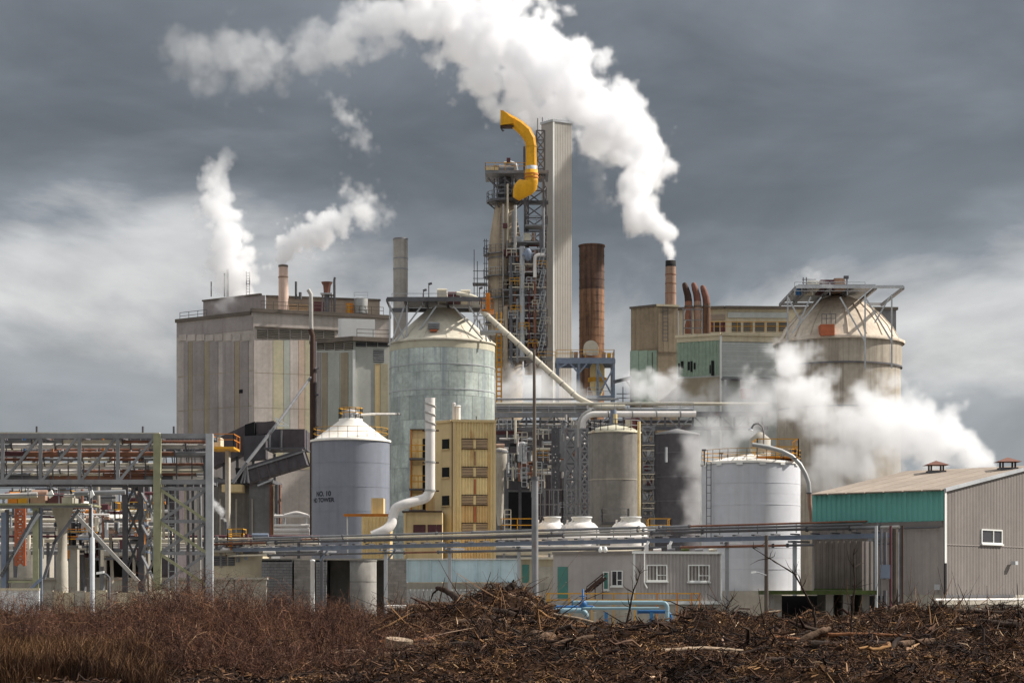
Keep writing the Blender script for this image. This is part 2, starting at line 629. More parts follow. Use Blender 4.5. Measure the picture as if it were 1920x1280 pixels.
mat('rust_light', S(156, 128, 110), 0.85, var=0.2, streak=0.6, scol=S(104, 80, 70))
mat('stack_pink', S(204, 178, 162), 0.8, var=0.12, streak=0.6, scol=S(170, 122, 104))
mat('stack_grey', S(160, 155, 148), 0.7, var=0.15, streak=0.5, scol=S(112, 104, 98), rust=0.5, rth=0.62)
mat('soot', (0.02, 0.018, 0.017), 0.9, var=0.3)
mat('stack_clad', S(170, 164, 155), 0.7, var=0.05, vs=.2, streak=0.3, scol=S(158, 150, 138), rnd=0.03)
mat('teal_clad', S(108, 172, 162), 0.6, var=0.06, vs=.3, streak=0.25, scol=S(92, 146, 136))
mat('teal_old', S(142, 160, 142), 0.7, var=0.15, streak=0.4, scol=S(170, 172, 158))
mat('teal_door', S(74, 122, 112), 0.6, var=0.1)
mat('house_grey', S(124, 117, 112), 0.75, var=0.10, vs=.35, streak=0.4, scol=S(94, 86, 80))  # gable copy of house_grey_b, darkened to hold down its sunlight
mat('cabin_grey', S(172, 165, 160), 0.75, var=0.08, vs=.35, streak=0.3, scol=S(138, 130, 124))
mat('house_grey_b', S(160, 151, 145), 0.75, var=0.10, vs=.35, streak=0.35, scol=S(118, 110, 105))
mat('roof_beige', S(156, 142, 128), 0.8, var=0.14, streak=0.35, scol=S(134, 118, 104))
mat('vent_red', S(118, 82, 70), 0.8, var=0.2)
mat('right_brown', S(146, 130, 108), 0.8, var=0.16, streak=0.5, scol=S(112, 94, 76))
mat('right_pale', S(176, 180, 176), 0.75, var=0.12, streak=0.25, scol=S(146, 148, 146))
mat('right_cream', S(196, 184, 158), 0.75, var=0.12, streak=0.4, scol=S(156, 132, 104))
mat('shed_brown', S(96, 88, 82), 0.8, var=0.2, streak=0.5, scol=S(64, 58, 54))
mat('moss', S(66, 76, 40), 0.95, var=0.35, vs=1.2)
mat('pale_blue', S(202, 224, 230), 0.65, var=0.10, streak=0.45, scol=S(150, 156, 146))
mat('blue_pipe', S(58, 110, 152), 0.5, var=0.15)
mat('blue_pale', S(132, 160, 170), 0.5, var=0.15)
mat('blue_deep', S(38, 90, 140), 0.5, var=0.15)
mat('red_paint', S(170, 50, 50), 0.6, var=0.2)
mat('maroon', S(92, 56, 60), 0.7, var=0.25)
mat('glass', S(58, 56, 58), 0.12, var=0.1, spec=0.6)
mat('glass_grey', S(110, 104, 98), 0.15, var=0.1, spec=0.5)
mat('lamp_white', S(240, 240, 236), 0.4, var=0.02)
mat('wood_dark', (0.040, 0.024, 0.016), 0.95, var=0.5, vs=2, bump=0.6, bs=12)
mat('wood_mid', (0.14, 0.085, 0.052), 0.95, var=0.45, vs=2, bump=0.6, bs=12)
mat('wood_pale', (0.30, 0.22, 0.15), 0.9, var=0.3, vs=3, bump=0.4, bs=12)
mat('wood_orange', (0.24, 0.10, 0.042), 0.9, var=0.35, vs=3, bump=0.4, bs=12)
mat('pole_wood', S(92, 84, 76), 0.9, var=0.25, streak=0.5)

# ---------------------------------------------------------------- ground
ground = part('ground', MB().add([(-4000, 60, 0), (4000, 60, 0), (4000, 8000, 0), (-4000, 8000, 0)], [(0, 1, 2, 3)]), 'yard')
ground['kind'] = 'structure'

# ================================================================ the left mill building
fp = corner(475, 255, 331, 36, 732, 21)
C_, L_, R_, B_ = fp
zt = Z(585, 255)
mill = thing('mill_building', 'huge grey slab-sided mill building with penthouse at left, dark vertical stripes', 'building', (C_.x, C_.y, 0))
block('wall', 'mill_wall', mill, fp, 0, zt)
FL, FR = Face(L_, C_), Face(C_, R_)
FL.panel('wall_panel', 'mill_dark', mill, 332, 474, 601, 625, 0.05)
for a, b in ((345, 353), (362, 383), (393, 409), (418, 440), (450, 466)):
    FL.panel('wall_panel', 'mill_dark', mill, a, b, 641, 860, 0.07)
for a, b in ((353.5, 361.5), (383.5, 392.5), (440.5, 449.5)):
    FL.panel('wall_panel', 'mill_brown', mill, a, b, 641, 860, 0.05)
for k in range(8):
    FL.panel('wall_panel', 'mill_wall', mill, 336 + k * 17, 350 + k * 17, 627, 639, 0.09)
for a, b, m_ in ((476, 511, 'mill_wall'), (512, 531, 'mill_ochre'), (532, 543, 'mill_green'), (544, 559, 'mill_wall'), (560, 571, 'mill_pink'), (572, 584, 'mill_ochre')):
    FR.panel('wall_panel', m_, mill, a, b, 637, 880, 0.05)
for py in (700, 765, 830):
    FL.panel('panel_joint', 'mill_brown', mill, 334, 473, py, py + 1.1, .075, .071)
    FR.panel('panel_joint', 'mill_brown', mill, 477, 583, py, py + 1.1, .056, .051)
for k in range(7):
    FR.louvre(mill, 482 + k * 21, 501 + k * 21, 618, 635, 5, sm='louvre_grey')
FR.panel('louvre_rail', 'roof_edge', mill, 478, 640, 615.5, 617.5, 0.25)
FR.slab('roof_edge', 'roof_edge', mill, -0.3, FR.len, zt, zt + 0.45, -0.4, 0.35)
FL.slab('roof_edge', 'roof_edge', mill, -0.1, FL.len - .36, zt - 0.3, zt + 0.15, 0.003, 0.2)
FL.panel('roof_hatch', 'void', mill, 449, 456, 730, 737, 0.1)
# penthouse blocks on the roof
ph = corner(488, 259, 381, 36, 497, 21)
block('penthouse', 'mill_dark', mill, ph, zt - 1, Z(553, 259))
PF = Face(ph[1], ph[0])
PF.slab('roof_edge', 'roof_edge', mill, -0.1, PF.len + .1, Z(553, 259), Z(553, 259) + .2, -0.2, 0.15)
ph2 = corner(500, 262, 498.5, 36, 712, 14)
block('penthouse', 'roof_beige', mill, ph2, zt - 1, Z(557, 262))
PF = Face(ph2[0], ph2[2])
PF.slab('roof_edge', 'roof_edge', mill, -0.1, PF.len + .1, Z(557, 262), Z(557, 262) + .25, -0.2, 0.15)
PF.louvre(mill, 541, 557, 570, 583, 4, sm='louvre')
PF.louvre(mill, 560, 577, 570, 583, 4, sm='louvre')
PF.panel('door', 'maroon', mill, 588, 612, 566, 585, 0.1)
rail(mill, [FR.at(1, zt + .45, -.1), FR.at(FR.len * .95, zt + .45, -.1)], 'roof_edge', 1.0)
rail(mill, [FL.at(0.3, zt, -.3), FL.at(FL.len * .38, zt, -.3)], 'steel_dark', 1.0)
for px, y0, y1, r in ((396, 528, 552, .07), (427, 505, 552, .16), (421, 512, 552, .1), (462, 509, 552, .06), (468, 509, 552, .06), (555, 528, 557, .15), (563, 548, 557, .2)):
    rod('mast', 'steel_dark', mill, P(px, y1 + 4, 262), P(px, y0, 262), r)
for k in range(8):
    beam('mast_rung', 'steel_dark', mill, P(462, 512 + k * 5, 262), P(468, 512 + k * 5, 262), .07)
# stack with steam
st = thing('roof_stack', 'pinkish rust-stained steel stack steaming on the left mill roof', 'stack', P(531, 587, 259))
part('shaft', MB().tube([P(532, 587, 259), P(531, 498, 259)], [W(10, 259), W(8.5, 259)], 20), 'stack_pink', st)
band(st, (X(531, 259), 259), W(8.7, 259), Z(520, 259), 'rust_light', .2)
band(st, (X(531, 259), 259), W(8.5, 259), Z(499, 259), 'roof_edge', .25)
part('shaft_liner', MB().tube([P(531, 497.5, 259), P(531, 498.5, 259)], W(7, 259), 20), 'soot', st)
# funnel vent
fv = thing('funnel_vent', 'red-topped funnel vent on four legs on the left mill roof', 'vent', P(613, 585, 260.6))
part('funnel', MB().tube([P(613, 550, 260.6), P(613, 536, 260.6), P(613, 529, 260.6)], [W(6, 260.6), W(7, 260.6), W(11, 260.6)], 16), 'vent_red', fv)
rod('duct', 'steel_dark', fv, P(613, 585, 260.6), P(613, 550, 260.6), W(5, 260.6))
for s_ in (-9, 9):
    beam('leg', 'steel', fv, P(613 + s_, 586, 261), P(613 + s_ * .9, 551, 261), .15)
box('platform', 'steel_light', fv, X(602, 260.6), X(624, 260.6), 259.6, 262, Z(553, 260.6), Z(551, 260.6))
tag(part('exhaust_pipe', MB().tube([P(627, 586, 260.6), P(627, 526, 260.6), P(628, 520, 260.6)], .16, 10), 'steel_dark'), 'thin dark exhaust pipe beside the red-topped funnel vent', 'pipe')
wt = thing('roof_tank', 'small grey cylindrical tank on the left mill roof', 'tank', P(677, 588, 261))
tank(wt, (X(677, 261), 261), W(13, 261), Z(588, 261), Z(560, 261), 'galv', 24)
coner(wt, (X(677, 261), 261), [(W(13.4, 261), Z(560, 261)), (0.01, Z(557, 261))], 'steel_light', 24, 'lid')
rail(wt, [P(664, 560, 260), P(690, 560, 260)], 'steel_light', .8)
ob = thing('orange_cabinet', 'orange steel cabinet at the left mill roof edge', 'cabinet', P(655, 590, 260.5))
box('body', 'orange', ob, X(648.5, 260.5), X(661.5, 260.5), 260.5, 262, Z(590, 260.5), Z(568, 260.5))
box('door', 'yellow', ob, X(650, 260.5), X(656, 260.5), 260.4, 260.49, Z(588, 260.5), Z(570, 260.5))

# ---- striped annexe in front of the mill
fp = corner(663, 232, 590, 30, 732, 16)
zt2 = Z(640, 232)
ax = thing('annexe_building', 'annexe building with wide vertical brown and pale stripes beside the galvanised silo', 'building', (fp[0].x, fp[0].y, 0))
block('wall', 'pale_panel', ax, fp, 0, zt2)
FL, FR = Face(fp[1], fp[0]), Face(fp[0], fp[2])
for a, b, m_ in ((592, 602, 'mill_dark'), (604, 614, 'mill_brown'), (616, 637, 'mill_green'), (639, 653, 'mill_brown'), (655, 661, 'mill_green')):
    FL.panel('wall_panel', m_, ax, a, b, 661, 840, 0.06)
FR.panel('wall_panel', 'clad_tan', ax, 703, 712, 682, 840, 0.06)
FR.panel('wall_panel', 'mill_ochre', ax, 713, 727, 682, 840, 0.06)
FR.louvre(ax, 700, 720, 655, 679, 6, sm='steel_light')
for k in range(4):
    FL.louvre(ax, 592 + k * 18, 608 + k * 18, 642, 656, 4, sm='louvre_grey')
for k in range(3):
    FR.louvre(ax, 667 + k * 21, 686 + k * 21, 641, 650, 2, sm='steel_dark')
part('roof', MB().poly([fp[1] + Vector((-.6, -.3)), fp[0] + Vector((0, -.9)), fp[2] + Vector((.6, -.2)), fp[3]], zt2, zt2 + .5), 'roof_edge', ax)
FR.slab('corner_pipe', 'white_trim', ax, -.15, .15, 5, zt2 - 1, .07, .3)
hb = corner(640, 236, 634, 35, 703, 12)
tag(block('plant_room', 'white_paint', None, hb, zt2 + .52, Z(597, 236)), 'pale box-shaped plant room on the striped annexe roof', 'plant room')
rail(ax, [FR.at(.5, zt2 + .5, -.6), FR.at(FR.len, zt2 + .5, -.6)], 'roof_edge', 1.0)
# tall vent pipe with a crooked top
vp = thing('vent_pipe', 'very tall pale vent pipe with crooked top, mounted on dark post before the mill', 'pipe', P(584, 1005, 226))
part('pipe', MB().tube([P(584, 640, 226), P(583, 560, 226), P(583, 552, 226), P(578, 543, 226)], .22, 10), 'pipe_grey', vp)
part('post', MB().tube([P(586, 1005, 226), P(586, 630, 226), P(582, 617, 226)], .30, 10), 'frame_dark', vp)
part('post', MB().tube([P(591, 1005, 227), P(591, 640, 227)], .16, 8), 'steel_dark', vp)
for py in (690, 740, 800, 860):
    beam('bracket', 'steel_dark', vp, P(583, py, 226), P(596, py, 227), .2)

# ================================================================ grey stack behind the silo
gs = thing('tall_grey_stack', 'tall plain grey steel stack rising behind the galvanised silo', 'stack', (X(751, 268), 268, 0))
part('shaft', MB().tube([(X(751, 268), 268, 0), P(751, 447, 268)], W(13.6, 268), 24), 'stack_grey', gs)
for py in (449, 485, 505, 560):
    band(gs, (X(751, 268), 268), W(13.6, 268), Z(py, 268), 'steel', .18, n=24)
part('shaft_liner', MB().tube([P(751, 447.5, 268), P(751, 446.8, 268)], W(12, 268), 24), 'soot', gs)

# ================================================================ galvanised silo
Y0 = 225
sc_ = (X(829, Y0), Y0)
r0 = W(98.5, Y0)
silo = thing('galvanised_silo', 'large blue-grey plated silo with conical roof and steel frame on top', 'silo', (*sc_, 0))
zr, zb = Z(646, Y0), 0.0
n_c, n_r = 20, 11
hr = (Z(662, Y0)) / n_r
pm = MB().lathe((0, 0), [(r0, 0.02), (r0, hr - .02)], 4, 0.004, 2 * math.pi / n_c - 0.004).mesh('plate', 'silo_plate')
for j in range(n_r):
    for i in range(n_c):
        a = 2 * math.pi * (i + (j % 2) * .5) / n_c
        if math.sin(a + math.pi / n_c) > 0.35:
            continue
        o = bpy.data.objects.new('plate', pm)
        o.location = (*sc_, j * hr)
        o.rotation_euler = (0, 0, a)
        link(o, silo)
tank(silo, sc_, r0 - .02, 0, zr, 'steel_light', name='core')
tank(silo, sc_, r0 + .02, Z(662, Y0), zr, 'silo_band', name='rim_band')
for py in (692, 738):
    band(silo, sc_, r0, Z(py, Y0), 'steel_light', .10, .06)
rt = W(27, Y0)
coner(silo, sc_, [(r0 + .15, zr - .15), (r0 + .2, zr), (r0 - .1, zr + .15), (r0 * .70, Z(617, Y0)), (rt, Z(580, Y0)), (0.01, Z(577, Y0))], 'silo_cone')
n_s = 14
for k in range(n_s):       # raised roof seams
    a = 2 * math.pi * k / n_s - .1
    if math.sin(a) > .5:
        continue
    d = Vector((math.cos(a), math.sin(a)))
    p0 = Vector((sc_[0] + d.x * (r0 - .1), sc_[1] + d.y * (r0 - .1), zr + .17))
    p1 = Vector((sc_[0] + d.x * r0 * .70, sc_[1] + d.y * r0 * .70, Z(617, Y0) + .02))
    beam('roof_seam', 'silo_cone', silo, p0, p1, .07, .05)
hatch = box('hatch', 'steel_light', silo, X(803, 220.2), X(823, 220.2), 219.9, 222.5, Z(617, 220), Z(604, 220))
for k in range(3):
    box('hatch_slat', 'steel', hatch, X(801, 220), X(825, 220), 219.7, 219.85, Z(616 - k * 4, 220), Z(614.5 - k * 4, 220))
box('stain_plate', 'rust_patch', silo, X(806, 220), X(820, 220), 219.7, 220.6, Z(621, 220), Z(618, 220))
sf = thing('silo_top_frame', 'steel platform frame on struts over the galvanised silo roof', 'platform', P(829, 646, Y0))
zp = Z(572, Y0)
for yy in (220.5, 229):
    beam('girder', 'steel_dark', sf, (X(730, Y0), yy, zp), (X(912, Y0), yy, zp), .3, .45)
for px in (730, 762, 800, 840, 880, 911):
    beam('crossbeam', 'steel_dark', sf, (X(px, Y0), 220.6, zp - .05), (X(px, Y0), 228.9, zp - .05), .2, .3)
box('platform', 'steel', sf, X(762, Y0), X(909, Y0), 220.8, 228.8, zp + .23, zp + .3)
for a, b in (((731, 572), (731, 648)), ((763, 572), (763, 648)), ((731, 574), (763, 645)), ((758, 574), (735, 640)), ((790, 574), (741, 640)), ((818, 574), (768, 645)), ((905, 574), (912, 640)), ((880, 574), (920, 640)), ((850, 574), (905, 636)), ((905, 574), (880, 622))):
    beam('strut', 'steel_light', sf, P(*a, 221), P(*b, 221), .16)
rail(sf, [P(735, 571, 220.6), P(908, 571, 220.6)], 'steel_light', 1.2)
for i, (x0, x1, y0, y1, m_) in enumerate(((820, 838, 541, 566, 'pipe_cream'), (840, 862, 547, 566, 'maroon'), (864, 882, 543, 566, 'pipe_cream'))):
    mb = MB().box(X(x0, 223), X(x1, 223), 222, 225, Z(y1, 223), Z(y0 + 6, 223))
    mb.tube([P(x0, y0 + 5, 223.5), P(x1, y0 + 5, 223.5)], W(5, 223), 12)
    part('drive_unit', mb, m_, sf)
pipe('chute', 'pipe_cream', sf, [P(856, 550, 222), P(885, 555, 222), P(906, 566, 222)], W(4, 223))
for px, py in ((794, 545), (804, 533), (899, 541)):
    l_ = part('lamp_post', MB().beam(P(px, 571, 220.7), P(px, py, 220.7), .1), 'steel_dark', sf)
    beam('lamp_head', 'steel_dark', l_, P(px - 1, py, 220.7), P(px + 6, py - 2, 220.7), .22)
# ---- inclined tube conveyor from silo platform down to the pipe bridge
cv = thing('tube_conveyor', 'long cream tube conveyor sloping down from the silo top past the tower', 'conveyor', P(1100, 765, 205))
pipe('tube', 'pipe_cream', cv, [P(905, 584, 216), P(1085, 747, 206), P(1120, 763, 205), P(1172, 763, 205)], W(5.3, 208), 14)
for k in range(9):
    q = P(905, 584, 216).lerp(P(1085, 747, 206), (k + .5) / 9)
    part('flange', MB().tube([q + Vector((-.06, 0, .06)), q + Vector((.06, 0, -.06))], W(6.3, 208), 14), 'pipe_grey', cv)
lt = thing('ladder_tower', 'yellow ladder tower with small platforms at the right edge of the galvanised silo', 'ladder', P(935, 700, 217))
for px in (931, 940):
    beam('post', 'yellow', lt, P(px, 760, 217), P(px, 585, 217), .16)
for k in range(14):
    beam('rung', 'orange', lt, P(931, 625 + k * 9, 217), P(940, 625 + k * 9, 217), .13)
deck(lt, X(900, 217), X(946, 217), 215.5, 218.5, Z(622, 217), 'steel_light', 'pipe_cream')
deck(lt, X(903, 217), X(925, 217), 215.5, 218.5, Z(583, 217), 'orange', 'orange')
box('cabinet', 'orange', lt, X(911, 217), X(919, 217), 215.8, 217, Z(583, 217), Z(552, 217))

# ================================================================ NO. 10 tower
Y0 = 185
tc_ = (X(657.5, Y0), Y0)
r0 = W(73, Y0)
t10 = thing('storage_tower', 'blue-grey cylindrical tower lettered NO. 10 with white conical roof', 'tank', (*tc_, 0))
zr = Z(827, Y0)
tank(t10, tc_, r0, 0, zr, 'blue_tank', 64)
coner(t10, tc_, [(r0 + .12, zr - .12), (r0 + .14, zr + .05), (r0 - .2, zr + .15), (W(22, Y0), Z(789, Y0)), (W(22, Y0), Z(785, Y0)), (.01, Z(784, Y0))], 'cone_white', 64)
cap = part('top_hatch', MB().lathe(tc_, [(W(15, Y0), Z(785, Y0)), (W(15, Y0), Z(770, Y0)), (.01, Z(767, Y0))], 20), 'steel_light', t10)
rail(t10, [(tc_[0] + W(22, Y0) * math.cos(a), tc_[1] + W(22, Y0) * math.sin(a), Z(785, Y0)) for a in [k * math.pi / 6 for k in range(13)]], 'yellow', .95, sp=1)
rail(t10, [(tc_[0] + (r0 - .15) * math.cos(a), tc_[1] + (r0 - .15) * math.sin(a), zr + .12) for a in [k * math.pi / 12 for k in range(25)]], 'yellow', 1.0, sp=1.1, t=.035)
pipe('pipe', 'pipe_grey', t10, [P(668, 778, 184.4), P(700, 776, 186), P(750, 776, 220.2)], .12)
for py in (870, 915, 960):
    band(t10, tc_, r0, Z(py, Y0), 'blue_tank', .06, .015, 64)


def lettering(txt, parent, m, c, r, a_mid, z, size):
    cu = bpy.data.curves.new('lettering', 'FONT')
    cu.body, cu.size, cu.align_x = txt, size, 'CENTER'
    cu.extrude = 0.0
    cu.offset = size * .035
    to = bpy.data.objects.new('lettering', cu)
    COL.objects.link(to)
    me = bpy.data.meshes.new_from_object(to.evaluated_get(bpy.context.evaluated_depsgraph_get()))
    bpy.data.objects.remove(to)
    for v in me.vertices:
        a = a_mid + v.co.x / r
        v.co = (c[0] + (r + .012) * math.cos(a), c[1] + (r + .012) * math.sin(a), z + v.co.y)
    me.materials.clear()
    me.materials.append(MAT[m])
    return link(bpy.data.objects.new('lettering', me), parent)


a_m = -math.pi / 2 - math.asin(46 / 73)
lettering('NO. 10', t10, 'letter_black', tc_, r0, a_m - .02, Z(932, Y0), .60)
lettering('HD TOWER', t10, 'letter_black', tc_, r0, a_m - .06, Z(943, Y0), .52)

# ================================================================ conveyor galleries at left
Y0 = 195
cg = thing('conveyor_gallery', 'dark weathered inclined conveyor gallery box sloping up to the right', 'conveyor', P(500, 905, Y0))
part('gallery', MB().xz([(X(x, Y0), Z(y, Y0)) for x, y in ((463, 879), (572, 845), (581, 874), (470, 908))], 192, 195), 'dark_clad', cg)
for k in range(7):
    t = k / 6
    beam('rib', 'dark_clad_b', cg, P(463 + 109 * t, 879 - 34 * t, 191.96), P(470 + 111 * t, 908 - 34 * t, 191.96), .14, .1)
beam('rim', 'steel', cg, P(463, 879, 191.9), P(572, 845, 191.9), .15)
part('gallery_end', MB().xz([(X(x, Y0), Z(y, Y0)) for x, y in ((448, 880), (461, 880), (468, 908), (452, 908))], 192.3, 195), 'void', cg)
beam('under_truss', 'steel_light', cg, P(483, 910, 192), P(510, 899, 192), .15)
cg2 = thing('transfer_house', 'dark box-shaped transfer house above the inclined conveyor gallery', 'hut', P(540, 845, 198))
part('wall', MB().xz([(X(x, 198), Z(y, 198)) for x, y in ((528, 807), (575, 807), (575, 841), (528, 841))], 196, 201), 'dark_clad_b', cg2)
part('wall', MB().xz([(X(x, 198), Z(y, 198)) for x, y in ((505, 808), (527.5, 806), (527.5, 841), (505, 846))], 196.6, 201), 'dark_clad', cg2)
box('floor', 'steel_dark', cg2, X(500, 198), X(576, 198), 195.8, 201, Z(844, 198), Z(841.3, 198))
for px in (506, 528, 575):
    beam('corner_post', 'steel', cg2, P(px, 844, 195.9), P(px, 806, 195.9), .15)
cg3 = thing('conveyor_gallery', 'long dark conveyor gallery climbing from the pipe truss to the transfer house', 'conveyor', P(470, 860, 206))
part('gallery', MB().xz([(X(x, 206), Z(y, 206)) for x, y in ((405, 830), (470, 800), (520, 793), (520, 835), (470, 850), (405, 880))], 203, 206), 'dark_clad_b', cg3)
part('head_box', MB().xz([(X(x, 203), Z(y, 203)) for x, y in ((464, 799), (482, 793), (482, 818), (464, 820))], 201, 202.9), 'void', cg3)
part('head_box', MB().xz([(X(x, 203), Z(y, 203)) for x, y in ((484, 793), (520, 793), (520, 812), (484, 818))], 201.4, 202.9), 'dark_clad_b', cg3)
part('side_box', MB().xz([(X(x, 203), Z(y, 203)) for x, y in ((463, 821), (503, 818), (503, 862), (463, 866))], 200.5, 202.9), 'dark_clad', cg3)
for px in (420, 445, 475, 515):
    beam('trestle_leg', 'steel_dark', cg3, P(px, 1000, 204), P(px, 850, 204), .25)
sp = thing('gantry_spar', 'long thin grey steel spar slanting up in front of the dark galleries', 'spar', P(440, 905, 190))
rod('spar', 'steel', sp, P(436, 905, 190), P(462, 868, 190), .16)
rod('spar', 'steel', sp, P(462, 868, 190), P(524, 789, 192), .16)
rod('spar', 'steel_dark', sp, P(524, 789, 192), P(582, 708, 222), .14)
for a, b in (((516, 783), (540, 797)), ((540, 797), (524, 798)), ((516, 783), (524, 798))):
    beam('bracket', 'white_trim', sp, P(*a, 191.5), P(*b, 191.5), .16)
for x in (452, 458, 466):
    beam('bracket', 'steel', sp, P(x, 905, 190.3), P(462, 870, 190.3), .14)
yp = thing('yellow_balcony', 'yellow railed balcony with white cabinet at the end of the pipe truss', 'platform', P(420, 842, 180))
deck(yp, X(398, 180), X(444, 180), 178, 182, Z(840, 180), 'yellow', 'orange')
box('cabinet', 'pipe_cream', yp, X(399, 180), X(418, 180), 178.5, 180.5, Z(840, 180), Z(822, 180))
box('leg', 'concrete', yp, X(425, 181), X(432, 181), 180, 181.2, 0, Z(843, 180))
ct = thing('concrete_tower', 'grey concrete tower block under the dark conveyor galleries', 'building', P(455, 1005, 200))
box('wall', 'concrete_dark', ct, X(412, 200), X(470, 200), 199, 206, 0, Z(905, 200))
box('wall', 'grey_clad', ct, X(471, 200), X(512, 200), 198.5, 206, 0, Z(908, 200))
box('wall', 'concrete_dark', ct, X(400, 202), X(411.6, 202), 201, 206, 0, Z(895, 202))
box('cornice', 'steel_dark', ct, X(404, 200), X(516, 200), 198, 206.2, Z(907, 200), Z(900, 200))
box('balcony', 'clad_tan', ct, X(417, 197), X(455, 197), 196.5, 198.9, Z(922, 197), Z(908, 197))
for k, m_ in enumerate(('pipe_rust', 'pipe_cream', 'steel_dark', 'pipe_rust')):
    rod('riser', m_, ct, P(509 + k * 5.2, 1010, 197.5), P(509 + k * 5.2, 908, 197.5), (.2, .14, .22, .12)[k])
for k in range(3):
    beam('band', 'concrete', ct, P(413 + k * 30, 935, 198.4), P(413 + k * 30, 1003, 198.4), .14)
sj = tag(part('drain_pipe', MB().tube([P(424, 1006, 168), P(424, 978, 168)], .15, 10), 'steel_dark'), 'short black upright pipe puffing steam behind the pipe truss', 'pipe')
wp = thing('white_pipe_frame', 'white pipework frame beside the blue-grey tower foot', 'pipe frame', P(550, 1005, 188))
for py in (967, 985, 994, 1000):
    rod('pipe', 'pipe_white', wp, P(514, py, 188), P(580, py, 188), .14 if py != 994 else .22)
for px in (516, 534, 574):
    beam('post', 'steel_light', wp, P(px, 1012, 188.2), P(px, 962, 188.2), .14)
pipe('hood', 'pipe_white', wp, [P(534, 966, 188), P(556, 960, 188), P(576, 966, 188)], .16)

# ================================================================ yellow corrugated building
fp = corner(850, 152, 815, 42, 928, 7)
zt = Z(791, 152)
yb = thing('yellow_building', 'narrow yellow corrugated-metal tower building streaked with rust, four rows of louvres', 'building', (fp[0].x, fp[0].y, 0))
block('core', 'clad_tan', yb, fp, 0, zt)
FL, FR = Face(fp[1], fp[0]), Face(fp[0], fp[2])
u_, v_ = FR.u(866), FR.u(913.5)
FR.sheet('wall_sheet', 'clad_yellow', yb, 0, u_ - .03, 0, zt, .2, .06)
FR.sheet('wall_sheet', 'clad_yellow', yb, v_ + .25, FR.len, 0, zt, .2, .06)
FR.sheet('wall_sheet', 'rust_sheet', yb, v_, v_ + .24, 0, Z(850, 152), .12, .06)
FR.sheet('wall_sheet', 'clad_yellow', yb, v_, v_ + .24, Z(850, 152), zt, .12, .06)
zz = [zt] + [Z(py, 152) for py in (823, 841, 876, 894, 929, 947, 981, 998)] + [0]
for k in range(0, 10, 2):
    FR.sheet('wall_sheet', 'rust_sheet' if k >= 6 else 'clad_yellow', yb, u_, v_, zz[k + 1], zz[k], .2, .06)
for k in range(4):
    py = 832 + k * 52.6
    FR.panel('lintel', 'frame_dark', yb, 865.5, 914, py - 10, py - 8.8, .13)
    FR.panel('sill', 'frame_dark', yb, 865.5, 914, py + 8.8, py + 10, .15)
    FR.louvre(yb, 866.5, 887, py - 8.5, py + 8.5, 6)
    FR.louvre(yb, 892.5, 913, py - 8.5, py + 8.5, 6)
    FR.panel('mullion', 'clad_yellow', yb, 887.4, 892.1, py - 9, py + 9, .1)
for a, b in ((830, 1045), (845, 900), (898, 960)):
    pass
FR.panel('rust_streak', 'pipe_rust', yb, 889, 891.5, 846, 872, .115, .10)
FR.panel('rust_streak', 'rust_patch', yb, 888.5, 892, 898, 926, .115, .10)
FR.panel('rust_streak', 'rust_patch', yb, 888.5, 892.5, 950, 978, .115, .10)
for k in range(3):
    FL.panel('window', 'void', yb, 829.5, 842.5, 823 + k * 53, 841 + k * 53, .05)
    FL.panel('sill', 'clad_tan', yb, 828.5, 843.5, 841.5 + k * 53, 843 + k * 53, .14)
FR.slab('roof_edge', 'clad_tan', yb, -.1, FR.len + .1, zt, zt + .18, -.2, .18)
FL.slab('roof_edge', 'clad_tan', yb, -.1, FL.len - .2, zt, zt + .18, -.2, .12)
FR.slab('corner_trim', 'clad_tan', yb, -.06, .14, 0, zt, .066, .11)
FR.slab('corner_trim', 'clad_tan', yb, FR.len - .14, FR.len + .06, 0, zt, .066, .11)
FR.slab('corner_trim', 'frame_dark', yb, -.12, -.062, 0, zt, -.05, .1)
# lower stair wing with openings
box('wing', 'clad_tan', yb, X(771, 156), X(832, 156), 156, 160, 0, Z(806, 156))
for k, (y0, y1) in enumerate(((822, 858), (872, 915), (925, 955))):
    box('opening', 'clad_yellow', yb, X(772, 156), X(792, 156), 155.9, 155.99, Z(y1, 156), Z(y0, 156))
    box('opening', 'void', yb, X(793, 156), X(798, 156), 155.88, 155.98, Z(y1, 156), Z(y0, 156))
    dk = box('landing', 'steel_dark', yb, X(768, 155.5), X(800, 155.5), 154.8, 155.9, Z(y1 + 4, 155.5), Z(y1 + 1, 155.5))
    rail(dk, [P(769, y1 + 1, 154.9), P(799, y1 + 1, 154.9)], 'yellow', 1.0, sp=.6)
box('wing_roof', 'frame_dark', yb, X(769, 156), X(816, 156), 155.7, 160.2, Z(806, 156), Z(804.5, 156))
box('corner_post', 'orange', yb, X(769.5, 156), X(771.5, 156), 155.7, 155.98, 0, Z(806, 156))
box('annexe', 'clad_tan', yb, X(757, 150), X(829, 150), 150, 155.8, 0, Z(960, 150))
box('annexe_roof', 'frame_dark', yb, X(754, 150), X(829, 150), 149.7, 155.8, Z(960, 150), Z(957.5, 150))
for x0, x1 in ((775, 798), (802, 818), (819, 829)):
    w_ = box('window', 'maroon', yb, X(x0, 150), X(x1, 150), 149.92, 149.99, Z(998, 150), Z(983, 150))
    box('frame', 'clad_tan', w_, X(x0 - 1, 150), X(x1 + 1, 150), 149.88, 149.98, Z(983, 150), Z(981.5, 150))
box('corner_post', 'clad_tan', yb, X(757, 150), X(761, 150), 149.8, 149.99, 0, Z(961, 150))
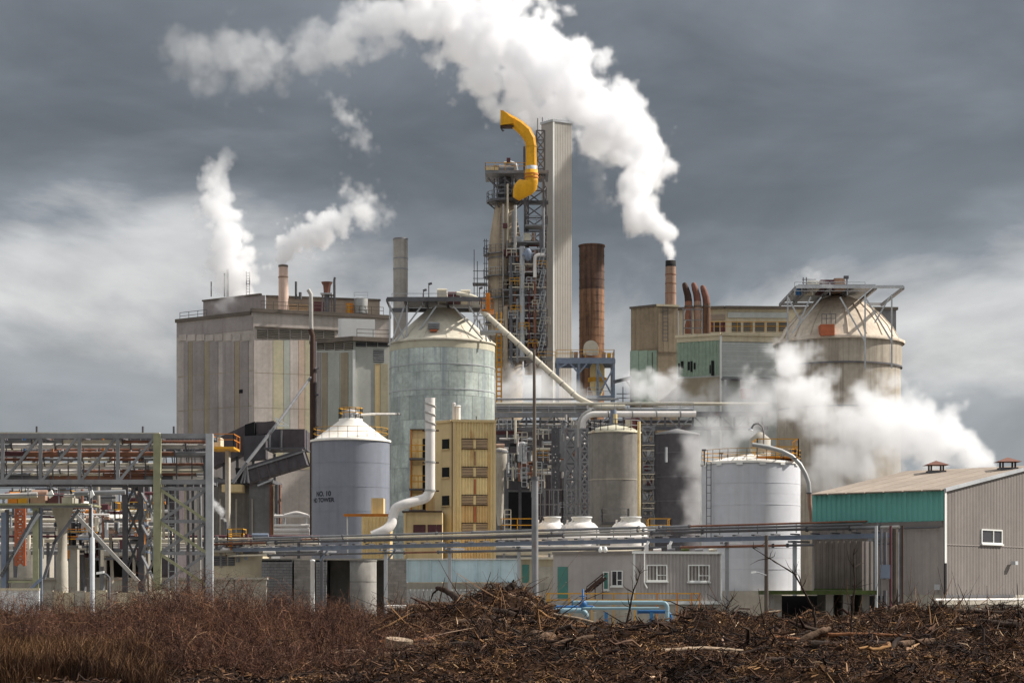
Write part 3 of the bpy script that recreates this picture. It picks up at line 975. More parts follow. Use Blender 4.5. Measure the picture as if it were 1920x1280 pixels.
for px, y0, r_ in ((851, 755, .12), (858.5, 760, .2)):
    v = part('roof_vent', MB().tube([P(px, 792, 153.5), P(px, y0, 153.5)], r_, 12), 'pipe_white', yb)
    part('vent_cap', MB().tube([P(px, y0 + 2, 153.5), P(px, y0 - .5, 153.5)], [r_ * 1.35, r_ * .7], 12), 'pipe_white', v)
beam('roof_antenna', 'steel_dark', yb, P(893, 790, 153), P(893, 780, 153), .07)
# white flue duct
fl = thing('flue_duct', 'fat white flue duct with spiral strakes, bending down beside the yellow building', 'duct', P(700, 1005, 147))
pts = [P(806.5, 746, 148), P(806.5, 922, 148), P(798, 934, 148), P(760, 944, 147.5), P(742, 951, 147.5), P(737, 966, 147.5), P(735, 982, 147.3), P(722, 994, 147), P(698, 1004, 147)]
pipe('duct', 'pipe_white', fl, pts, W(9.2, 148), 18)
hx = []
for k in range(60):
    a = k / 60 * 2 * math.pi * 3.4
    hx.append((X(806.5, 148) + W(9.6, 148) * math.cos(a), 148 + W(9.6, 148) * math.sin(a), Z(746 + k * .95, 148)))
part('spiral_strake', MB().tube(hx, .07, 6), 'pipe_grey', fl)
for px, py, s_ in ((806.5, 806, 1), (806.5, 866, 1), (806.5, 919, 1)):
    part('collar', MB().tube([P(px, py, 148) + Vector((0, 0, -.06)), P(px, py, 148) + Vector((0, 0, .06))], W(10.3, 148), 18), 'galv', fl)
    beam('bracket', 'frame_dark', fl, P(792, py + 1, 148.5), P(823, py + 1, 148.5), .1)
part('collar', MB().tube([P(737, 970, 147.5), P(736.5, 973, 147.5)], W(10.5, 148), 18), 'galv', fl)
ys = thing('yellow_shed', 'small yellow-tan shed with orange beam before the blue-grey tower', 'shed', P(705, 1005, 160))
sf_ = Face((X(678, 160), 160), (X(732, 160), 160))
box('core', 'clad_tan', ys, X(678, 160), X(732, 160), 160, 163, 0, Z(966, 160))
sf_.sheet('wall_sheet', 'clad_yellow', ys, 0, sf_.len, 0, Z(966, 160), .3, .05)
box('upper_box', 'clad_tan', ys, X(696, 161), X(719, 161), 161, 163, Z(966, 160), Z(932, 160))
box('beam', 'orange', ys, X(645, 158), X(738, 158), 157.6, 158, Z(968, 158), Z(963, 158))
beam('leg', 'white_trim', ys, P(652, 1040, 157.8), P(651, 968, 157.8), .1)

# ================================================================ digester tower
Y0 = 270
dc = (X(947, Y0), Y0)
dg = thing('digester_tower', 'tall brown concrete-coloured digester tower tapering to a railed top platform', 'tower', (*dc, 0))
part('shell', MB().lathe(dc, [(W(33, Y0), 0), (W(33, Y0), Z(640, Y0)), (W(31.5, Y0), Z(470, Y0)), (W(28, Y0), Z(440, Y0)), (W(20, Y0), Z(392, Y0)), (W(19, Y0), Z(383, Y0)), (.01, Z(382, Y0))], 40), 'concrete_brown', dg)
for py in (486, 520, 560, 610, 655):
    band(dg, dc, W(32.6, Y0), Z(py, Y0), 'steel', .15, .05, 40)
part('neck', MB().lathe(dc, [(W(12, Y0), Z(384, Y0)), (W(12, Y0), Z(335, Y0))], 24), 'steel_dark', dg)
for a in range(8):
    ax_, ay_ = math.cos(a * math.pi / 4), math.sin(a * math.pi / 4)
    beam('neck_post', 'steel', dg, (dc[0] + ax_ * W(21, Y0), dc[1] + ay_ * W(21, Y0), Z(383, Y0)), (dc[0] + ax_ * W(20, Y0), dc[1] + ay_ * W(20, Y0), Z(335, Y0)), .22)
for py in (350, 365):
    band(dg, dc, W(13, Y0), Z(py, Y0), 'steel', .3, .3, 24)
pl = part('platform', MB().lathe(dc, [(W(12, Y0), Z(383, Y0)), (W(35, Y0), Z(381, Y0)), (W(35, Y0), Z(377, Y0)), (W(12, Y0), Z(377, Y0))], 24, smooth=False), 'steel_dark', dg)
rail(pl, [(dc[0] + W(34, Y0) * math.cos(a), dc[1] + W(34, Y0) * math.sin(a), Z(377, Y0)) for a in [k * math.pi / 8 for k in range(17)]], 'steel', 1.1)
for a in range(8):
    ax_, ay_ = math.cos(a * math.pi / 4 + .2), math.sin(a * math.pi / 4 + .2)
    beam('bracket', 'steel_dark', dg, (dc[0] + ax_ * W(20, Y0), dc[1] + ay_ * W(20, Y0), Z(392, Y0)), (dc[0] + ax_ * W(34, Y0), dc[1] + ay_ * W(34, Y0), Z(381, Y0)), .15)
beam('walkway', 'steel_dark', dg, P(975, 380, 268), P(1028, 380, 268), 1.2, .35)
pl = box('platform', 'steel', dg, X(910, Y0), X(1028, Y0), 267, 273, Z(333, Y0), Z(328, Y0))
rail(pl, [(X(910.5, Y0), 272.8, Z(328, Y0)), (X(910.5, Y0), 267.1, Z(328, Y0)), (X(985, Y0), 267.1, Z(328, Y0))], 'yellow', 1.0, sp=1.2)
for k in range(3):
    box('kick_plate', 'clad_tan', pl, X(912 + k * 8, Y0), X(919 + k * 8, Y0), 266.9, 266.98, Z(328, Y0), Z(322, Y0))
for x0 in (915, 945):
    beam('bracket', 'steel_dark', dg, P(x0, 334, 267.2), P(x0 + 16, 350, 268), .2)
hd = part('top_separator', MB().tube([P(936, 320, 270), P(972, 320, 270)], W(11, Y0), 16), 'steel', dg)
part('motor', MB().tube([P(945, 308, 270), P(962, 308, 270)], W(5, Y0), 12), 'concrete_brown', dg)
part('elbow', MB().tube([P(962, 328, 268.5), P(968, 318, 268.5), P(966, 309, 268.5), P(955, 305, 268.5)], .3, 10), 'steel_light', dg)
box('motor', 'steel_dark', dg, X(925, Y0), X(936, Y0), 268.5, 270, Z(328, Y0), Z(315, Y0))
box('motor', 'maroon', dg, X(950, Y0), X(957, Y0), 268, 269, Z(309, Y0), Z(302, Y0))
for px, r_, a, b, m_ in ((944, .12, 660, 383, 'pipe_grey'), (952, .14, 470, 345, 'pipe_cream'), (962, .2, 690, 395, 'steel')):
    rod('riser', m_, dg, P(px, a, 267), P(px, b, 267), r_)
box('valve', 'maroon', dg, X(943, 267), X(951, 267), 266.4, 267, Z(428, 267), Z(420, 267))
ladder(dg, P(937, 660, 266.7), P(942, 400, 267.3), 'steel_dark', .5, .06)
for k, py in enumerate((478, 520, 562, 606, 645)):
    rr_ = W(33, Y0)
    pl = part('ring_platform', MB().lathe(dc, [(rr_ - .1, Z(py + 1.5, Y0)), (rr_ + .55, Z(py + 1.5, Y0)), (rr_ + .55, Z(py, Y0)), (rr_ - .1, Z(py, Y0))], 28, math.pi * .75, math.pi * 1.62, smooth=False), 'steel', dg)
    rail(pl, [(dc[0] + (rr_ + .5) * math.cos(a), dc[1] + (rr_ + .5) * math.sin(a), Z(py, Y0)) for a in [math.pi * (.75 + .087 * q) for q in range(11)]], ('steel', 'steel_light')[k % 2], 1.0, sp=.8)
# scaffolding on its left
sc2 = thing('scaffold', 'thin pole scaffold standing at the left side of the digester tower', 'scaffold', P(900, 640, 268))
for px, a in ((889, 468), (895, 490), (908.5, 448), (912, 448)):
    for yy in (268, 270):
        beam('pole', 'steel_dark', sc2, P(px, 640, yy), P(px, a, yy), .10)
for k in range(11):
    py = 452 + k * 14
    beam('ledger', 'steel_dark', sc2, P(906, py, 268), P(916, py, 268), .08)
    if py > 500:
        beam('ledger', 'steel_dark', sc2, P(887, py, 268), P(913, py, 268), .08)
for py in (530, 575):
    box('board', 'steel_dark', sc2, X(886, 268), X(914, 268), 268, 270, Z(py + 1.5, 268), Z(py, 268))
# yellow gooseneck crane on the top platform
cr = thing('gooseneck_crane', 'bright yellow gooseneck crane mast with hooked head atop the digester tower', 'crane', P(996, 328, 265))
q = [(996.5, 320), (996, 275), (994, 262), (986, 248), (974, 237), (962, 229), (952, 223), (943, 218)]
wd = [10.5, 10, 10.5, 11, 10.5, 9.5, 9, 9]
path = [P(x, y, 265) for x, y in q]
mb = MB()
ring = []
for i, p in enumerate(path):
    d = (path[min(i + 1, len(path) - 1)] - path[max(i - 1, 0)]).normalized()
    nrm = Vector((d.z, 0, -d.x))
    w_, dp = W(wd[i], 265), W(9 - .4 * i, 265)
    ring.append([p + nrm * w_ + Vector((0, -dp * .6, 0)), p + nrm * w_ * .55 + Vector((0, -dp, 0)), p - nrm * w_ * .55 + Vector((0, -dp, 0)), p - nrm * w_ + Vector((0, -dp * .6, 0)),
                 p - nrm * w_ + Vector((0, dp * .6, 0)), p - nrm * w_ * .55 + Vector((0, dp, 0)), p + nrm * w_ * .55 + Vector((0, dp, 0)), p + nrm * w_ + Vector((0, dp * .6, 0))])
vs_ = [v for rg in ring for v in rg]
mb.add(vs_, [(i * 8 + k, i * 8 + (k + 1) % 8, i * 8 + 8 + (k + 1) % 8, i * 8 + 8 + k) for i in range(len(path) - 1) for k in range(8)], False)
mb.add(ring[-1], [tuple(range(8))])
part('jib', mb, 'crane_yellow', cr)
part('head', MB().xz([(X(x, 265), Z(y, 265)) for x, y in ((938.5, 209), (944, 210), (962, 226), (963, 234), (938.5, 237))], 264.2, 265.8), 'crane_yellow', cr)
box('head_rail', 'frame_dark', cr, X(938, 265), X(963, 265), 264.4, 265.6, Z(240, 265), Z(237.3, 265))
part('hook', MB().tube([P(941, 240, 265), P(941, 244, 265), P(943, 246, 265), P(945, 244, 265)], .1, 8), 'steel_dark', cr)
part('flange', MB().lathe((X(996.5, 265), 265), [(W(11, 265), Z(322, 265)), (W(11.4, 265), Z(312, 265)), (W(10, 265), Z(312, 265))], 24), 'steel_light', cr)
part('pedestal', MB().lathe((X(996.5, 265), 265), [(W(12, 265), Z(341, 265)), (W(12, 265), Z(319, 265)), (W(10, 265), Z(319, 265))], 24), 'crane_yellow', cr)
for py in (333, 327):
    band(cr, (X(996.5, 265), 265), W(12, 265), Z(py, 265), 'orange', .2, .08, 24)
mb = MB()
rings = []
for cx_, cy_, w_, dp in ((996.5, 339, 12.5, 12), (990, 346, 19, 12), (981, 355, 19, 10), (974, 363, 14, 8), (968, 373, 7, 5)):
    p = P(cx_, cy_, 265)
    nrm = Vector((.86, 0, -.5 if cy_ > 345 else 0)).normalized()
    rings.append([p + nrm * W(w_, 265) * math.cos(t) + Vector((0, W(dp, 265) * math.sin(t), 0)) for t in [k * math.pi / 8 for k in range(16)]])
mb.add([v for r_ in rings for v in r_], [(i * 16 + k, i * 16 + (k + 1) % 16, i * 16 + 16 + (k + 1) % 16, i * 16 + 16 + k) for i in range(4) for k in range(16)], True)
mb.add(rings[-1], [tuple(range(16))])
part('knee', mb, 'crane_yellow', cr)
for i in (1, 3, 5):
    mbj = MB()
    sc3 = lambda vv, cc, kk: cc + (vv - cc) * kk
    d = (path[min(i + 1, len(path) - 1)] - path[i - 1]).normalized() * .09
    a_ = [sc3(v_, path[i], 1.07) - d for v_ in ring[i]]
    b_ = [sc3(v_, path[i], 1.07) + d for v_ in ring[i]]
    mbj.add(a_ + b_, [(k, (k + 1) % 8, 8 + (k + 1) % 8, 8 + k) for k in range(8)] + [tuple(range(7, -1, -1)), tuple(range(8, 16))])
    part('joint_flange', mbj, 'crane_yellow', cr)
# lattice frame with pipes and decks right of the digester
lf = thing('lattice_frame', 'dark steel lattice frame crowded with pipes and decks beside the square stack', 'frame', P(1005, 700, 270))
for a, b in (((984, 267), (1019, 267)), ((1019, 267), (1023, 274)), ((984, 267), (990, 274))):
    A, B = (X(a[0], a[1]), a[1]), (X(b[0], b[1]), b[1])
    truss(lf, 'steel_dark', A, B, Z(690, 268), Z(335, 268), 14, .26, .15)
truss(lf, 'steel_dark', (X(1006, 268), 268), (X(1021, 268), 268), Z(335, 268), Z(245, 268), 5, .22, .14)
beam('mast', 'steel_dark', lf, P(983, 330, 269), P(983, 275, 269), .28)
beam('mast', 'steel_dark', lf, P(987, 330, 270), P(987, 280, 270), .2)
beam('mast', 'steel', lf, P(1008, 250, 268), P(1008, 222, 268), .12)
rnd_ = random.Random(3)
for k, (py, x0, x1, m_, rm) in enumerate(((456, 958, 1024, 'steel', 'steel_light'), (478, 948, 988, 'maroon', 'steel'), (512, 952, 1024, 'steel', 'steel'), (545, 944, 1024, 'steel', 'pipe_cream'), (575, 946, 998, 'rust_light', 'steel'),
                                          (598, 944, 1026, 'steel', 'steel_light'), (625, 944, 1026, 'steel', 'pipe_cream'), (650, 944, 1026, 'steel_dark', 'steel'), (672, 930, 1035, 'steel', 'steel_light'), (425, 985, 1026, 'steel', 'steel'))):
    deck(lf, X(x0, 266), X(x1, 266), 264.4, 267.5, Z(py, 266), m_, rm)
for px, a, b, r_, m_ in ((979, 670, 462, .34, 'steel_light'), (1003, 690, 470, .22, 'pipe_rust'), (970, 680, 560, .2, 'steel'), (992, 660, 520, .18, 'maroon'), (1014, 680, 430, .2, 'steel_dark'), (958, 680, 480, .25, 'steel_dark'), (1019, 640, 390, .16, 'steel'), (966, 470, 385, .2, 'pipe_grey'), (948, 690, 575, .3, 'concrete_brown')):
    rod('riser', m_, lf, P(px, a, 264), P(px, b, 264), r_)
pipe('pipe', 'pipe_white', lf, [P(1003, 520, 263.8), P(1003, 478, 263.8), P(1022, 478, 263.8)], .24)
box('shaft_wall', 'concrete_brown', lf, X(984, 271), X(1018, 271), 270.5, 273, Z(700, 271), Z(472, 271))
for k in range(15):
    py = 466 + k * 14.5
    beam('ledger', ('steel_light', 'steel', 'pipe_cream')[k % 3], lf, P(954, py, 263.9), P(1024, py, 263.9), .12)
for k in range(22):
    py, px = 480 + (k * 53) % 180, 950 + (k * 37) % 66
    rail(lf, [P(px, py, 263.7), P(px + 18, py, 263.7)], ('pipe_cream', 'steel_light', 'yellow', 'steel')[k % 4], .9, sp=.6, t=.07)
for k in range(5):
    ladder(lf, P(1012, 500 + 40 * k, 263.6), P(1020, 466 + 40 * k, 263.6), 'steel_light', .5, .08)
for k in range(90):
    py, px = rnd_.uniform(460, 665), rnd_.uniform(950, 1005)
    ln = rnd_.uniform(10, 32)
    rod('pipe', rnd_.choice(('pipe_cream', 'steel', 'steel_light', 'steel_dark', 'pipe_rust', 'maroon', 'pipe_grey')), lf, P(px, py, 264.2 + k * .04), P(min(px + ln, 1024), py, 264.2 + k * .04), rnd_.uniform(.09, .26))
for k in range(70):
    py, px = rnd_.uniform(450, 650), rnd_.uniform(950, 1022)
    rod('pipe', rnd_.choice(('steel', 'steel_dark', 'pipe_grey', 'pipe_rust')), lf, P(px, py, 264.1 + k * .05), P(px, py + rnd_.uniform(12, 45), 264.1 + k * .05), rnd_.uniform(.07, .18))
for px, py, w_, h_, m_ in ((992, 452, 10, 14, 'pipe_cream'), (1003, 452, 6, 16, 'rust_light'), (975, 454, 10, 10, 'steel_light'), (962, 545, 12, 18, 'void'), (985, 608, 10, 22, 'void'), (968, 640, 12, 16, 'void'), (1012, 546, 8, 8, 'pipe_cream'), (1010, 590, 9, 7, 'pipe_cream'), (1012, 605, 8, 6, 'steel_green'), (966, 540, 10, 6, 'steel_green'), (953, 476, 9, 8, 'maroon')):
    part('machine', MB().box(X(px - w_, 265), X(px + w_ * .3, 265), 264.6, 266.6, Z(py, 265), Z(py - h_ * .7, 265)).tube([P(px - w_, py - h_ * .75, 265.4), P(px + w_ * .3, py - h_ * .75, 265.4)], W(h_ * .3, 265), 10), m_, lf)
va = thing('blue_vessel', 'small blue-grey vessel hung in the lattice frame', 'vessel', P(990, 485, 263))
part('shell', MB().lathe((X(990, 263), 263), [(.01, Z(490, 263)), (W(6, 263), Z(486, 263)), (W(7, 263), Z(480, 263)), (W(7, 263), Z(472, 263)), (W(3, 263), Z(466, 263)), (.01, Z(465, 263))], 16), 'steel_blue', va)
rod('nozzle', 'steel_blue', va, P(979, 477, 263), P(1000, 477, 263), .2)

# ================================================================ square clad stack
fp = corner(1037.5, 276, 1015, 50, 1072, 30)
sq = thing('square_stack', 'tallest square stack, clad in pale ribbed grey sheet metal', 'stack', (fp[0].x, fp[0].y, 0))
zt = Z(228, 276)
block('core', 'stack_clad', sq, fp, 0, zt)
FL, FR = Face(fp[1], fp[0]), Face(fp[0], fp[2])
for k in range(6):
    z0, z1 = zt * k / 6 + .04, zt * (k + 1) / 6 - .002
    FR.sheet('clad_sheet', 'stack_clad', sq, .12, FR.len, z0, z1, .42, .014)
    FL.sheet('clad_sheet', 'stack_clad', sq, 0, FL.len - .12, z0, z1, .42, .014)
FR.slab('corner_trim', 'white_trim', sq, -.1, .12, 0, zt, .003, .1)
FR.slab('roof_edge', 'steel_light', sq, -.15, FR.len + .1, zt, zt + .3, -.3, .14)
FL.slab('roof_edge', 'steel_light', sq, -.1, FL.len - .1, zt, zt + .3, -.3, .14)
rod('antenna', 'steel_dark', sq, P(1017, 228, 277), P(1017, 220, 277), .06)

# ================================================================ rusty stack
Y0 = 264
rc = (X(1109.5, Y0), Y0)
rs = thing('rusty_stack', 'thick rust-brown steel stack with blackened upper half', 'stack', (*rc, 0))
part('shaft', MB().lathe(rc, [(W(23.5, Y0), 0), (W(23.5, Y0), Z(544, Y0))], 36), 'rust_stack', rs)
part('sooty_shaft', MB().lathe(rc, [(W(23.5, Y0), Z(544, Y0)), (W(23.5, Y0), Z(461, Y0))], 36), 'rust_soot', rs)
part('rim', MB().lathe(rc, [(W(23.5, Y0), Z(463, Y0)), (W(25, Y0), Z(463, Y0)), (W(25, Y0), Z(460, Y0)), (W(21, Y0), Z(460, Y0)), (W(21, Y0), Z(480, Y0)), (.01, Z(481, Y0))], 36, smooth=False), 'rust_soot', rs)
for k in range(13):
    band(rs, rc, W(23.5, Y0), Z(480 + k * 15, Y0), 'rust_soot' if k < 5 else 'rust_stack', .10, .03, 36)
fh = thing('fan_housing', 'rounded cream fan housing at the foot of the rusty stack', 'fan', P(1108, 662, 257))
part('housing', MB().tube([P(1108, 652, 255.6), P(1108, 652, 258)], W(14, 257), 20), 'pipe_cream', fh)
box('outlet', 'pipe_cream', fh, X(1094, 257), X(1122, 257), 255.7, 257.9, Z(664, 257), Z(652, 257))
# steel platform under it
sp_ = thing('stack_platform', 'blue-grey steel platform frame with yellow railings before the rusty stack', 'platform', P(1098, 760, 256))
for yy in (253, 258):
    for px in (1046, 1085, 1120, 1150):
        beam('column', 'steel_blue', sp_, (X(px, 254), yy, Z(770, 254)), (X(px, 254), yy, Z(682, 254)), .3)
    beam('girder', 'steel_blue', sp_, (X(1042, 254), yy - .02, Z(679, 254)), (X(1153, 254), yy - .02, Z(679, 254)), .3, .55)
d_ = box('platform', 'steel_blue', sp_, X(1042, 254), X(1152, 254), 252.9, 258.4, Z(675, 254), Z(672.5, 254))
rail(d_, [(X(1043, 254), 253, Z(672.5, 254)), (X(1151, 254), 253, Z(672.5, 254)), (X(1151, 254), 258, Z(672.5, 254))], 'yellow', 1.0)
rail(d_, [(X(1010, 254), 255, Z(672.5, 254)), (X(1042, 254), 255, Z(672.5, 254))], 'yellow', 1.0)
for a, b in (((1046, 690), (1062, 682)), ((1120, 745), (1150, 690)), ((1150, 745), (1120, 690)), ((1085, 700), (1070, 682)), ((1085, 700), (1100, 682))):
    beam('brace', 'steel_blue', sp_, P(*a, 252.8), P(*b, 252.8), .2)
for k, (px, m_) in enumerate(((1072, 'pipe_cream'), (1080, 'rust_light'), (1132, 'rust_light'), (1142, 'yellow'))):
    box('cabinet', m_, sp_, X(px - 4, 255), X(px + 3, 255), 254, 255, Z(672, 255), Z(660 + k, 255))
yt = thing('yellow_hopper', 'yellow hopper vessel hanging below the rusty stack platform', 'hopper', P(1120, 745, 255))
part('shell', MB().lathe((X(1120, 255), 255), [(W(10, 255), Z(682, 255)), (W(14, 255), Z(690, 255)), (W(14, 255), Z(725, 255)), (W(7, 255), Z(742, 255))], 24), 'clad_yellow', yt)
band(yt, (X(1120, 255), 255), W(14, 255), Z(712, 255), 'yellow', .5, .25, 24)
d_ = box('platform', 'steel_blue', yt, X(1100, 253), X(1146, 253), 252.5, 257, Z(745, 253), Z(742, 253))
rail(d_, [(X(1101, 253), 252.6, Z(742, 253)), (X(1145, 253), 252.6, Z(742, 253))], 'steel_light', 1.0)
gr = thing('side_gantry', 'grey steel gantry arm right of the rusty stack platform', 'gantry', P(1170, 760, 252))
beam('arm', 'steel_dark', gr, P(1150, 716, 252), P(1184, 708, 252), .4)
beam('post', 'steel_dark', gr, P(1183, 770, 252), P(1183, 708, 252), .25)
beam('brace', 'steel_dark', gr, P(1183, 726, 252), P(1172, 711, 252), .18)
beam('mast', 'steel_dark', gr, P(1168, 770, 252), P(1168, 725, 252), .12)
for py in (738, 746, 754):
    beam('rail', 'steel_dark', gr, P(1156, py, 252), P(1182, py, 252), .1)

# ================================================================ right-hand mill buildings
fp = corner(1233, 250, 1183, 38, 1271, 16)
ra = thing('brown_block', 'tall brown block with teal lower panels, carrying the steaming stack', 'building', (fp[0].x, fp[0].y, 0))
zt = Z(574, 250)
block('wall', 'right_brown', ra, fp, 0, zt)
FL, FR = Face(fp[1], fp[0]), Face(fp[0], fp[2])
FL.sheet('wall_sheet', 'right_brown', ra, 0, FL.len, Z(656, 252), zt, .7, .05)
for k in range(3):
    FL.panel('wall_panel', 'teal_old', ra, 1182 + k * 17, 1198 + k * 17, 657, 760, .09)
FL.panel('stain', 'shed_brown', ra, 1223, 1225, 660, 700, .11, .092)
for k in range(4):
    FR.panel('wall_panel', 'right_brown', ra, 1234 + k * 9.3, 1242.6 + k * 9.3, 578, 660, .07)
FR.slab('roof_edge', 'right_cream', ra, -.2, FR.len + .1, zt, zt + .25, -.3, .2)
FL.slab('roof_edge', 'roof_edge', ra, -.1, FL.len - .1, zt, zt + .25, -.3, .2)
ladder(ra, FR.pp(1246, 640, .3), FR.pp(1246, 576, .3), 'steel_dark', .6, .08)
rs2 = thing('brown_stack', 'brown steel stack pouring the big white steam plume', 'stack', P(1257.5, 574, 253))
part('shaft', MB().lathe((X(1257.5, 253), 253), [(W(10.6, 253), Z(580, 253)), (W(9.8, 253), Z(500, 253))], 24), 'rust_light', rs2)
part('sooty_tip', MB().lathe((X(1257.5, 253), 253), [(W(9.9, 253), Z(500, 253)), (W(9.7, 253), Z(489, 253)), (W(8, 253), Z(489, 253)), (W(8, 253), Z(498, 253)), (.01, Z(498, 253))], 24), 'soot', rs2)
for py in (515, 532, 550):
    band(rs2, (X(1257.5, 253), 253), W(10.2, 253), Z(py, 253), 'pipe_rust', .1, .03, 24)
# set-back long building B
rb = thing('long_roof_building', 'long beige set-back building with louvred upper storey on the right', 'building', (X(1470, 266), 266, 0))
fpb = corner(1362, 262, 1272, 12, 1680, 3)
zt = Z(579, 262)
block('wall', 'right_cream', rb, fpb, 0, zt)
FB, FA = Face(fpb[0], fpb[2]), Face(fpb[1], fpb[0])
FB.slab('roof_edge', 'roof_edge', rb, -.2, FB.len + .2, zt, zt + .35, -.4, .4)
FA.slab('roof_edge', 'roof_edge', rb, -.2, FA.len - .22, zt, zt + .35, -.4, .4)
for k in range(5):
    FB.louvre(rb, 1372 + k * 22, 1389 + k * 22, 603, 622, 5, sm='louvre_grey')
FB.panel('fascia', 'right_pale', rb, 1364, 1476, 586, 596, .15)
for k in range(4):
    FA.panel('opening', 'maroon' if k % 2 else 'frame_dark', rb, 1318 + k * 11, 1327 + k * 11, 604, 622, .05)
FA.panel('fascia', 'roof_beige', rb, 1312, 1360, 590, 600, .12)
rail(rb, [FA.pp(1312, 626, 2), FA.pp(1360, 626, 2), FB.pp(1480, 626, 2)], 'yellow', 1.3)
FB.panel('end_panel', 'grey_clad', rb, 1640, 1680, 579.5, 700, .08)
# three rusty elbows
for i, (px, m_, lb) in enumerate(((1291, 'pipe_rust', 'leftmost of three rusty roof pipes, dark bent tip'), (1308, 'rust_light', 'middle of three rusty roof pipes, red-brown bent tip'), (1325, 'rust_stack', 'rightmost of three rusty roof pipes, shortest, bent tip'))):
    t_ = thing('bent_stack', lb, 'pipe', P(px, 625, 256), 'three rusty bent roof pipes')
    dy = (0, 0, 5)[i]
    part('pipe', MB().tube([P(px, 625, 256), P(px, 565 + dy, 256)], W(7, 256), 14), m_, t_)
    part('bent_tip', MB().tube([P(px, 565 + dy, 256), P(px - 1.5, 553 + dy, 256), P(px - 5, 541 + dy, 256), P(px - 7.5, 533 + dy, 256), P(px - 8.5, 530 + dy, 256)], [W(7, 256), W(6.6, 256), W(6, 256), W(4.8, 256), W(3, 256)], 14), 'frame_dark' if i == 0 else 'vent_red', t_)
    part('collar', MB().tube([P(px, 576, 256), P(px, 573, 256)], W(8, 256), 14), 'roof_edge', t_)
ff = thing('pipe_support_frame', 'light steel frame holding the three rusty roof pipes', 'frame', P(1300, 626, 254))
for px in (1281, 1297, 1317):
    beam('post', 'steel', ff, P(px, 628, 254), P(px, 578, 254), .14)
for py in (580, 600, 615):
    beam('rail', 'steel', ff, P(1281, py, 254), P(1317, py, 254), .12)
for a, b in (((1281, 600), (1285, 580)), ((1281, 615), (1286, 600))):
    beam('brace', 'steel_light', ff, P(*a, 254), P(*b, 254), .12)
# front building C
fp = corner(1351, 236, 1269, 26, 1490, 8)
zt = Z(629, 236)
rf = thing('pale_block', 'pale ribbed lower building with broken dark windows, half hidden in steam', 'building', (fp[0].x, fp[0].y, 0))
block('wall', 'right_pale', rf, fp, 0, zt)
FL, FR = Face(fp[1], fp[0]), Face(fp[0], fp[2])
FL.sheet('wall_sheet', 'teal_old', rf, 0, FL.len, Z(706, 238), zt - .5, .45, .06)
FL.panel('base_panel', 'mill_brown', rf, 1270, 1350, 708, 760, .08)
FL.panel('fascia', 'right_cream', rf, 1270, 1350, 627, 640, .12)
FR.panel('fascia', 'right_cream', rf, 1352, 1488, 629, 641, .12)
FL.slab('roof_edge', 'right_cream', rf, -.1, FL.len + .1, zt, zt + .3, -.3, .3)
FR.slab('roof_edge', 'right_cream', rf, .1, FR.len + .1, zt, zt + .3, -.3, .3)
for k in range(14):
    FR.panel('clapboard', 'right_pale', rf, 1352, 1488, 643 + k * 4.6, 647.2 + k * 4.6, .07 + .01 * (k % 2))
FR.slab('corner_trim', 'white_trim', rf, -.12, .12, 0, zt, .1, .16)
FR.panel('ledge', 'steel_dark', rf, 1352, 1450, 710, 714, .6)
for x0, x1, y0, y1 in ((1272, 1275, 681, 707), (1277, 1282, 677, 690), (1290, 1294, 678, 694), (1295, 1299, 677, 697), (1301, 1304, 680, 692), (1334, 1339, 676, 704), (1331, 1333, 684, 700)):
    FL.panel('broken_window', 'void', rf, x0, x1, y0, y1, .09)
for px in (1360, 1390, 1418):
    beam('prop', 'steel_light', rf, P(px, 780, 230), P(px, 712, 230), .25)
tag(part('rust_box', MB().box(X(1392, 228), X(1408, 228), 228, 230, Z(745, 228), Z(730, 228)).box(X(1390, 228), X(1410, 228), 227.8, 230.2, Z(730, 228), Z(728.5, 228)), 'rust_patch'), 'orange-red box on the deck under the pale block', 'box')

# ================================================================ right silo
Y0 = 215
sc_ = (X(1572, Y0), Y0)
r0 = W(117, Y0)
s2 = thing('tan_silo', 'broad tan concrete-coloured silo with domed roof, rising out of the steam', 'silo', (*sc_, 0))
zr = Z(645, Y0)
tank(s2, sc_, r0 - .12, 0, Z(690, Y0), 'tan_silo', 64, 'lower_shell')
tank(s2, sc_, r0, Z(690, Y0), zr, 'tan_silo', 64, 'upper_shell')
band(s2, sc_, r0, Z(691, Y0), 'steel_dark', .16, .07, 64)
band(s2, sc_, r0 - .12, Z(770, Y0), 'steel_dark', .16, .07, 64)
coner(s2, sc_, [(r0 + .3, zr - .15), (r0 + .35, zr + .1), (r0 - .3, zr + .35), (r0 * .86, Z(618, Y0)), (r0 * .68, Z(594, Y0)), (r0 * .50, Z(576, Y0)), (r0 * .36, Z(565, Y0)), (r0 * .2, Z(558, Y0)), (.01, Z(551, Y0))], 'tan_dome', 64, 'dome_roof')
for k in range(20):
    a = 2 * math.pi * k / 20
    if math.sin(a) > .6:
        continue
    pr_ = [(r0 - .3, zr + .36), (r0 * .86, Z(618, Y0) + .03), (r0 * .68, Z(594, Y0) + .03), (r0 * .50, Z(576, Y0) + .03)]
    part('roof_rib', MB().tube([(sc_[0] + q * math.cos(a), sc_[1] + q * math.sin(a), z) for q, z in pr_], .09, 6), 'tan_dome', s2)
hb_ = box('roof_hatch', 'rust_patch', s2, X(1541, 207.5), X(1567, 207.5), 208.2, 211, Z(628, 208), Z(607, 208))
rail(hb_, [P(1541, 607, 208.3), P(1567, 607, 208.3)], 'steel_dark', 1.0, sp=.5)
fr2 = thing('silo_top_frame', 'light steel platform frame with crossed struts over the tan silo', 'platform', P(1572, 645, Y0))
fx, bx_ = 207, 222
zp = Z(555, Y0)
for yy in (208.5, 221):
    beam('girder', 'steel_light', fr2, (X(1476, Y0), yy, zp), (X(1672, Y0), yy, zp), .2, .3)
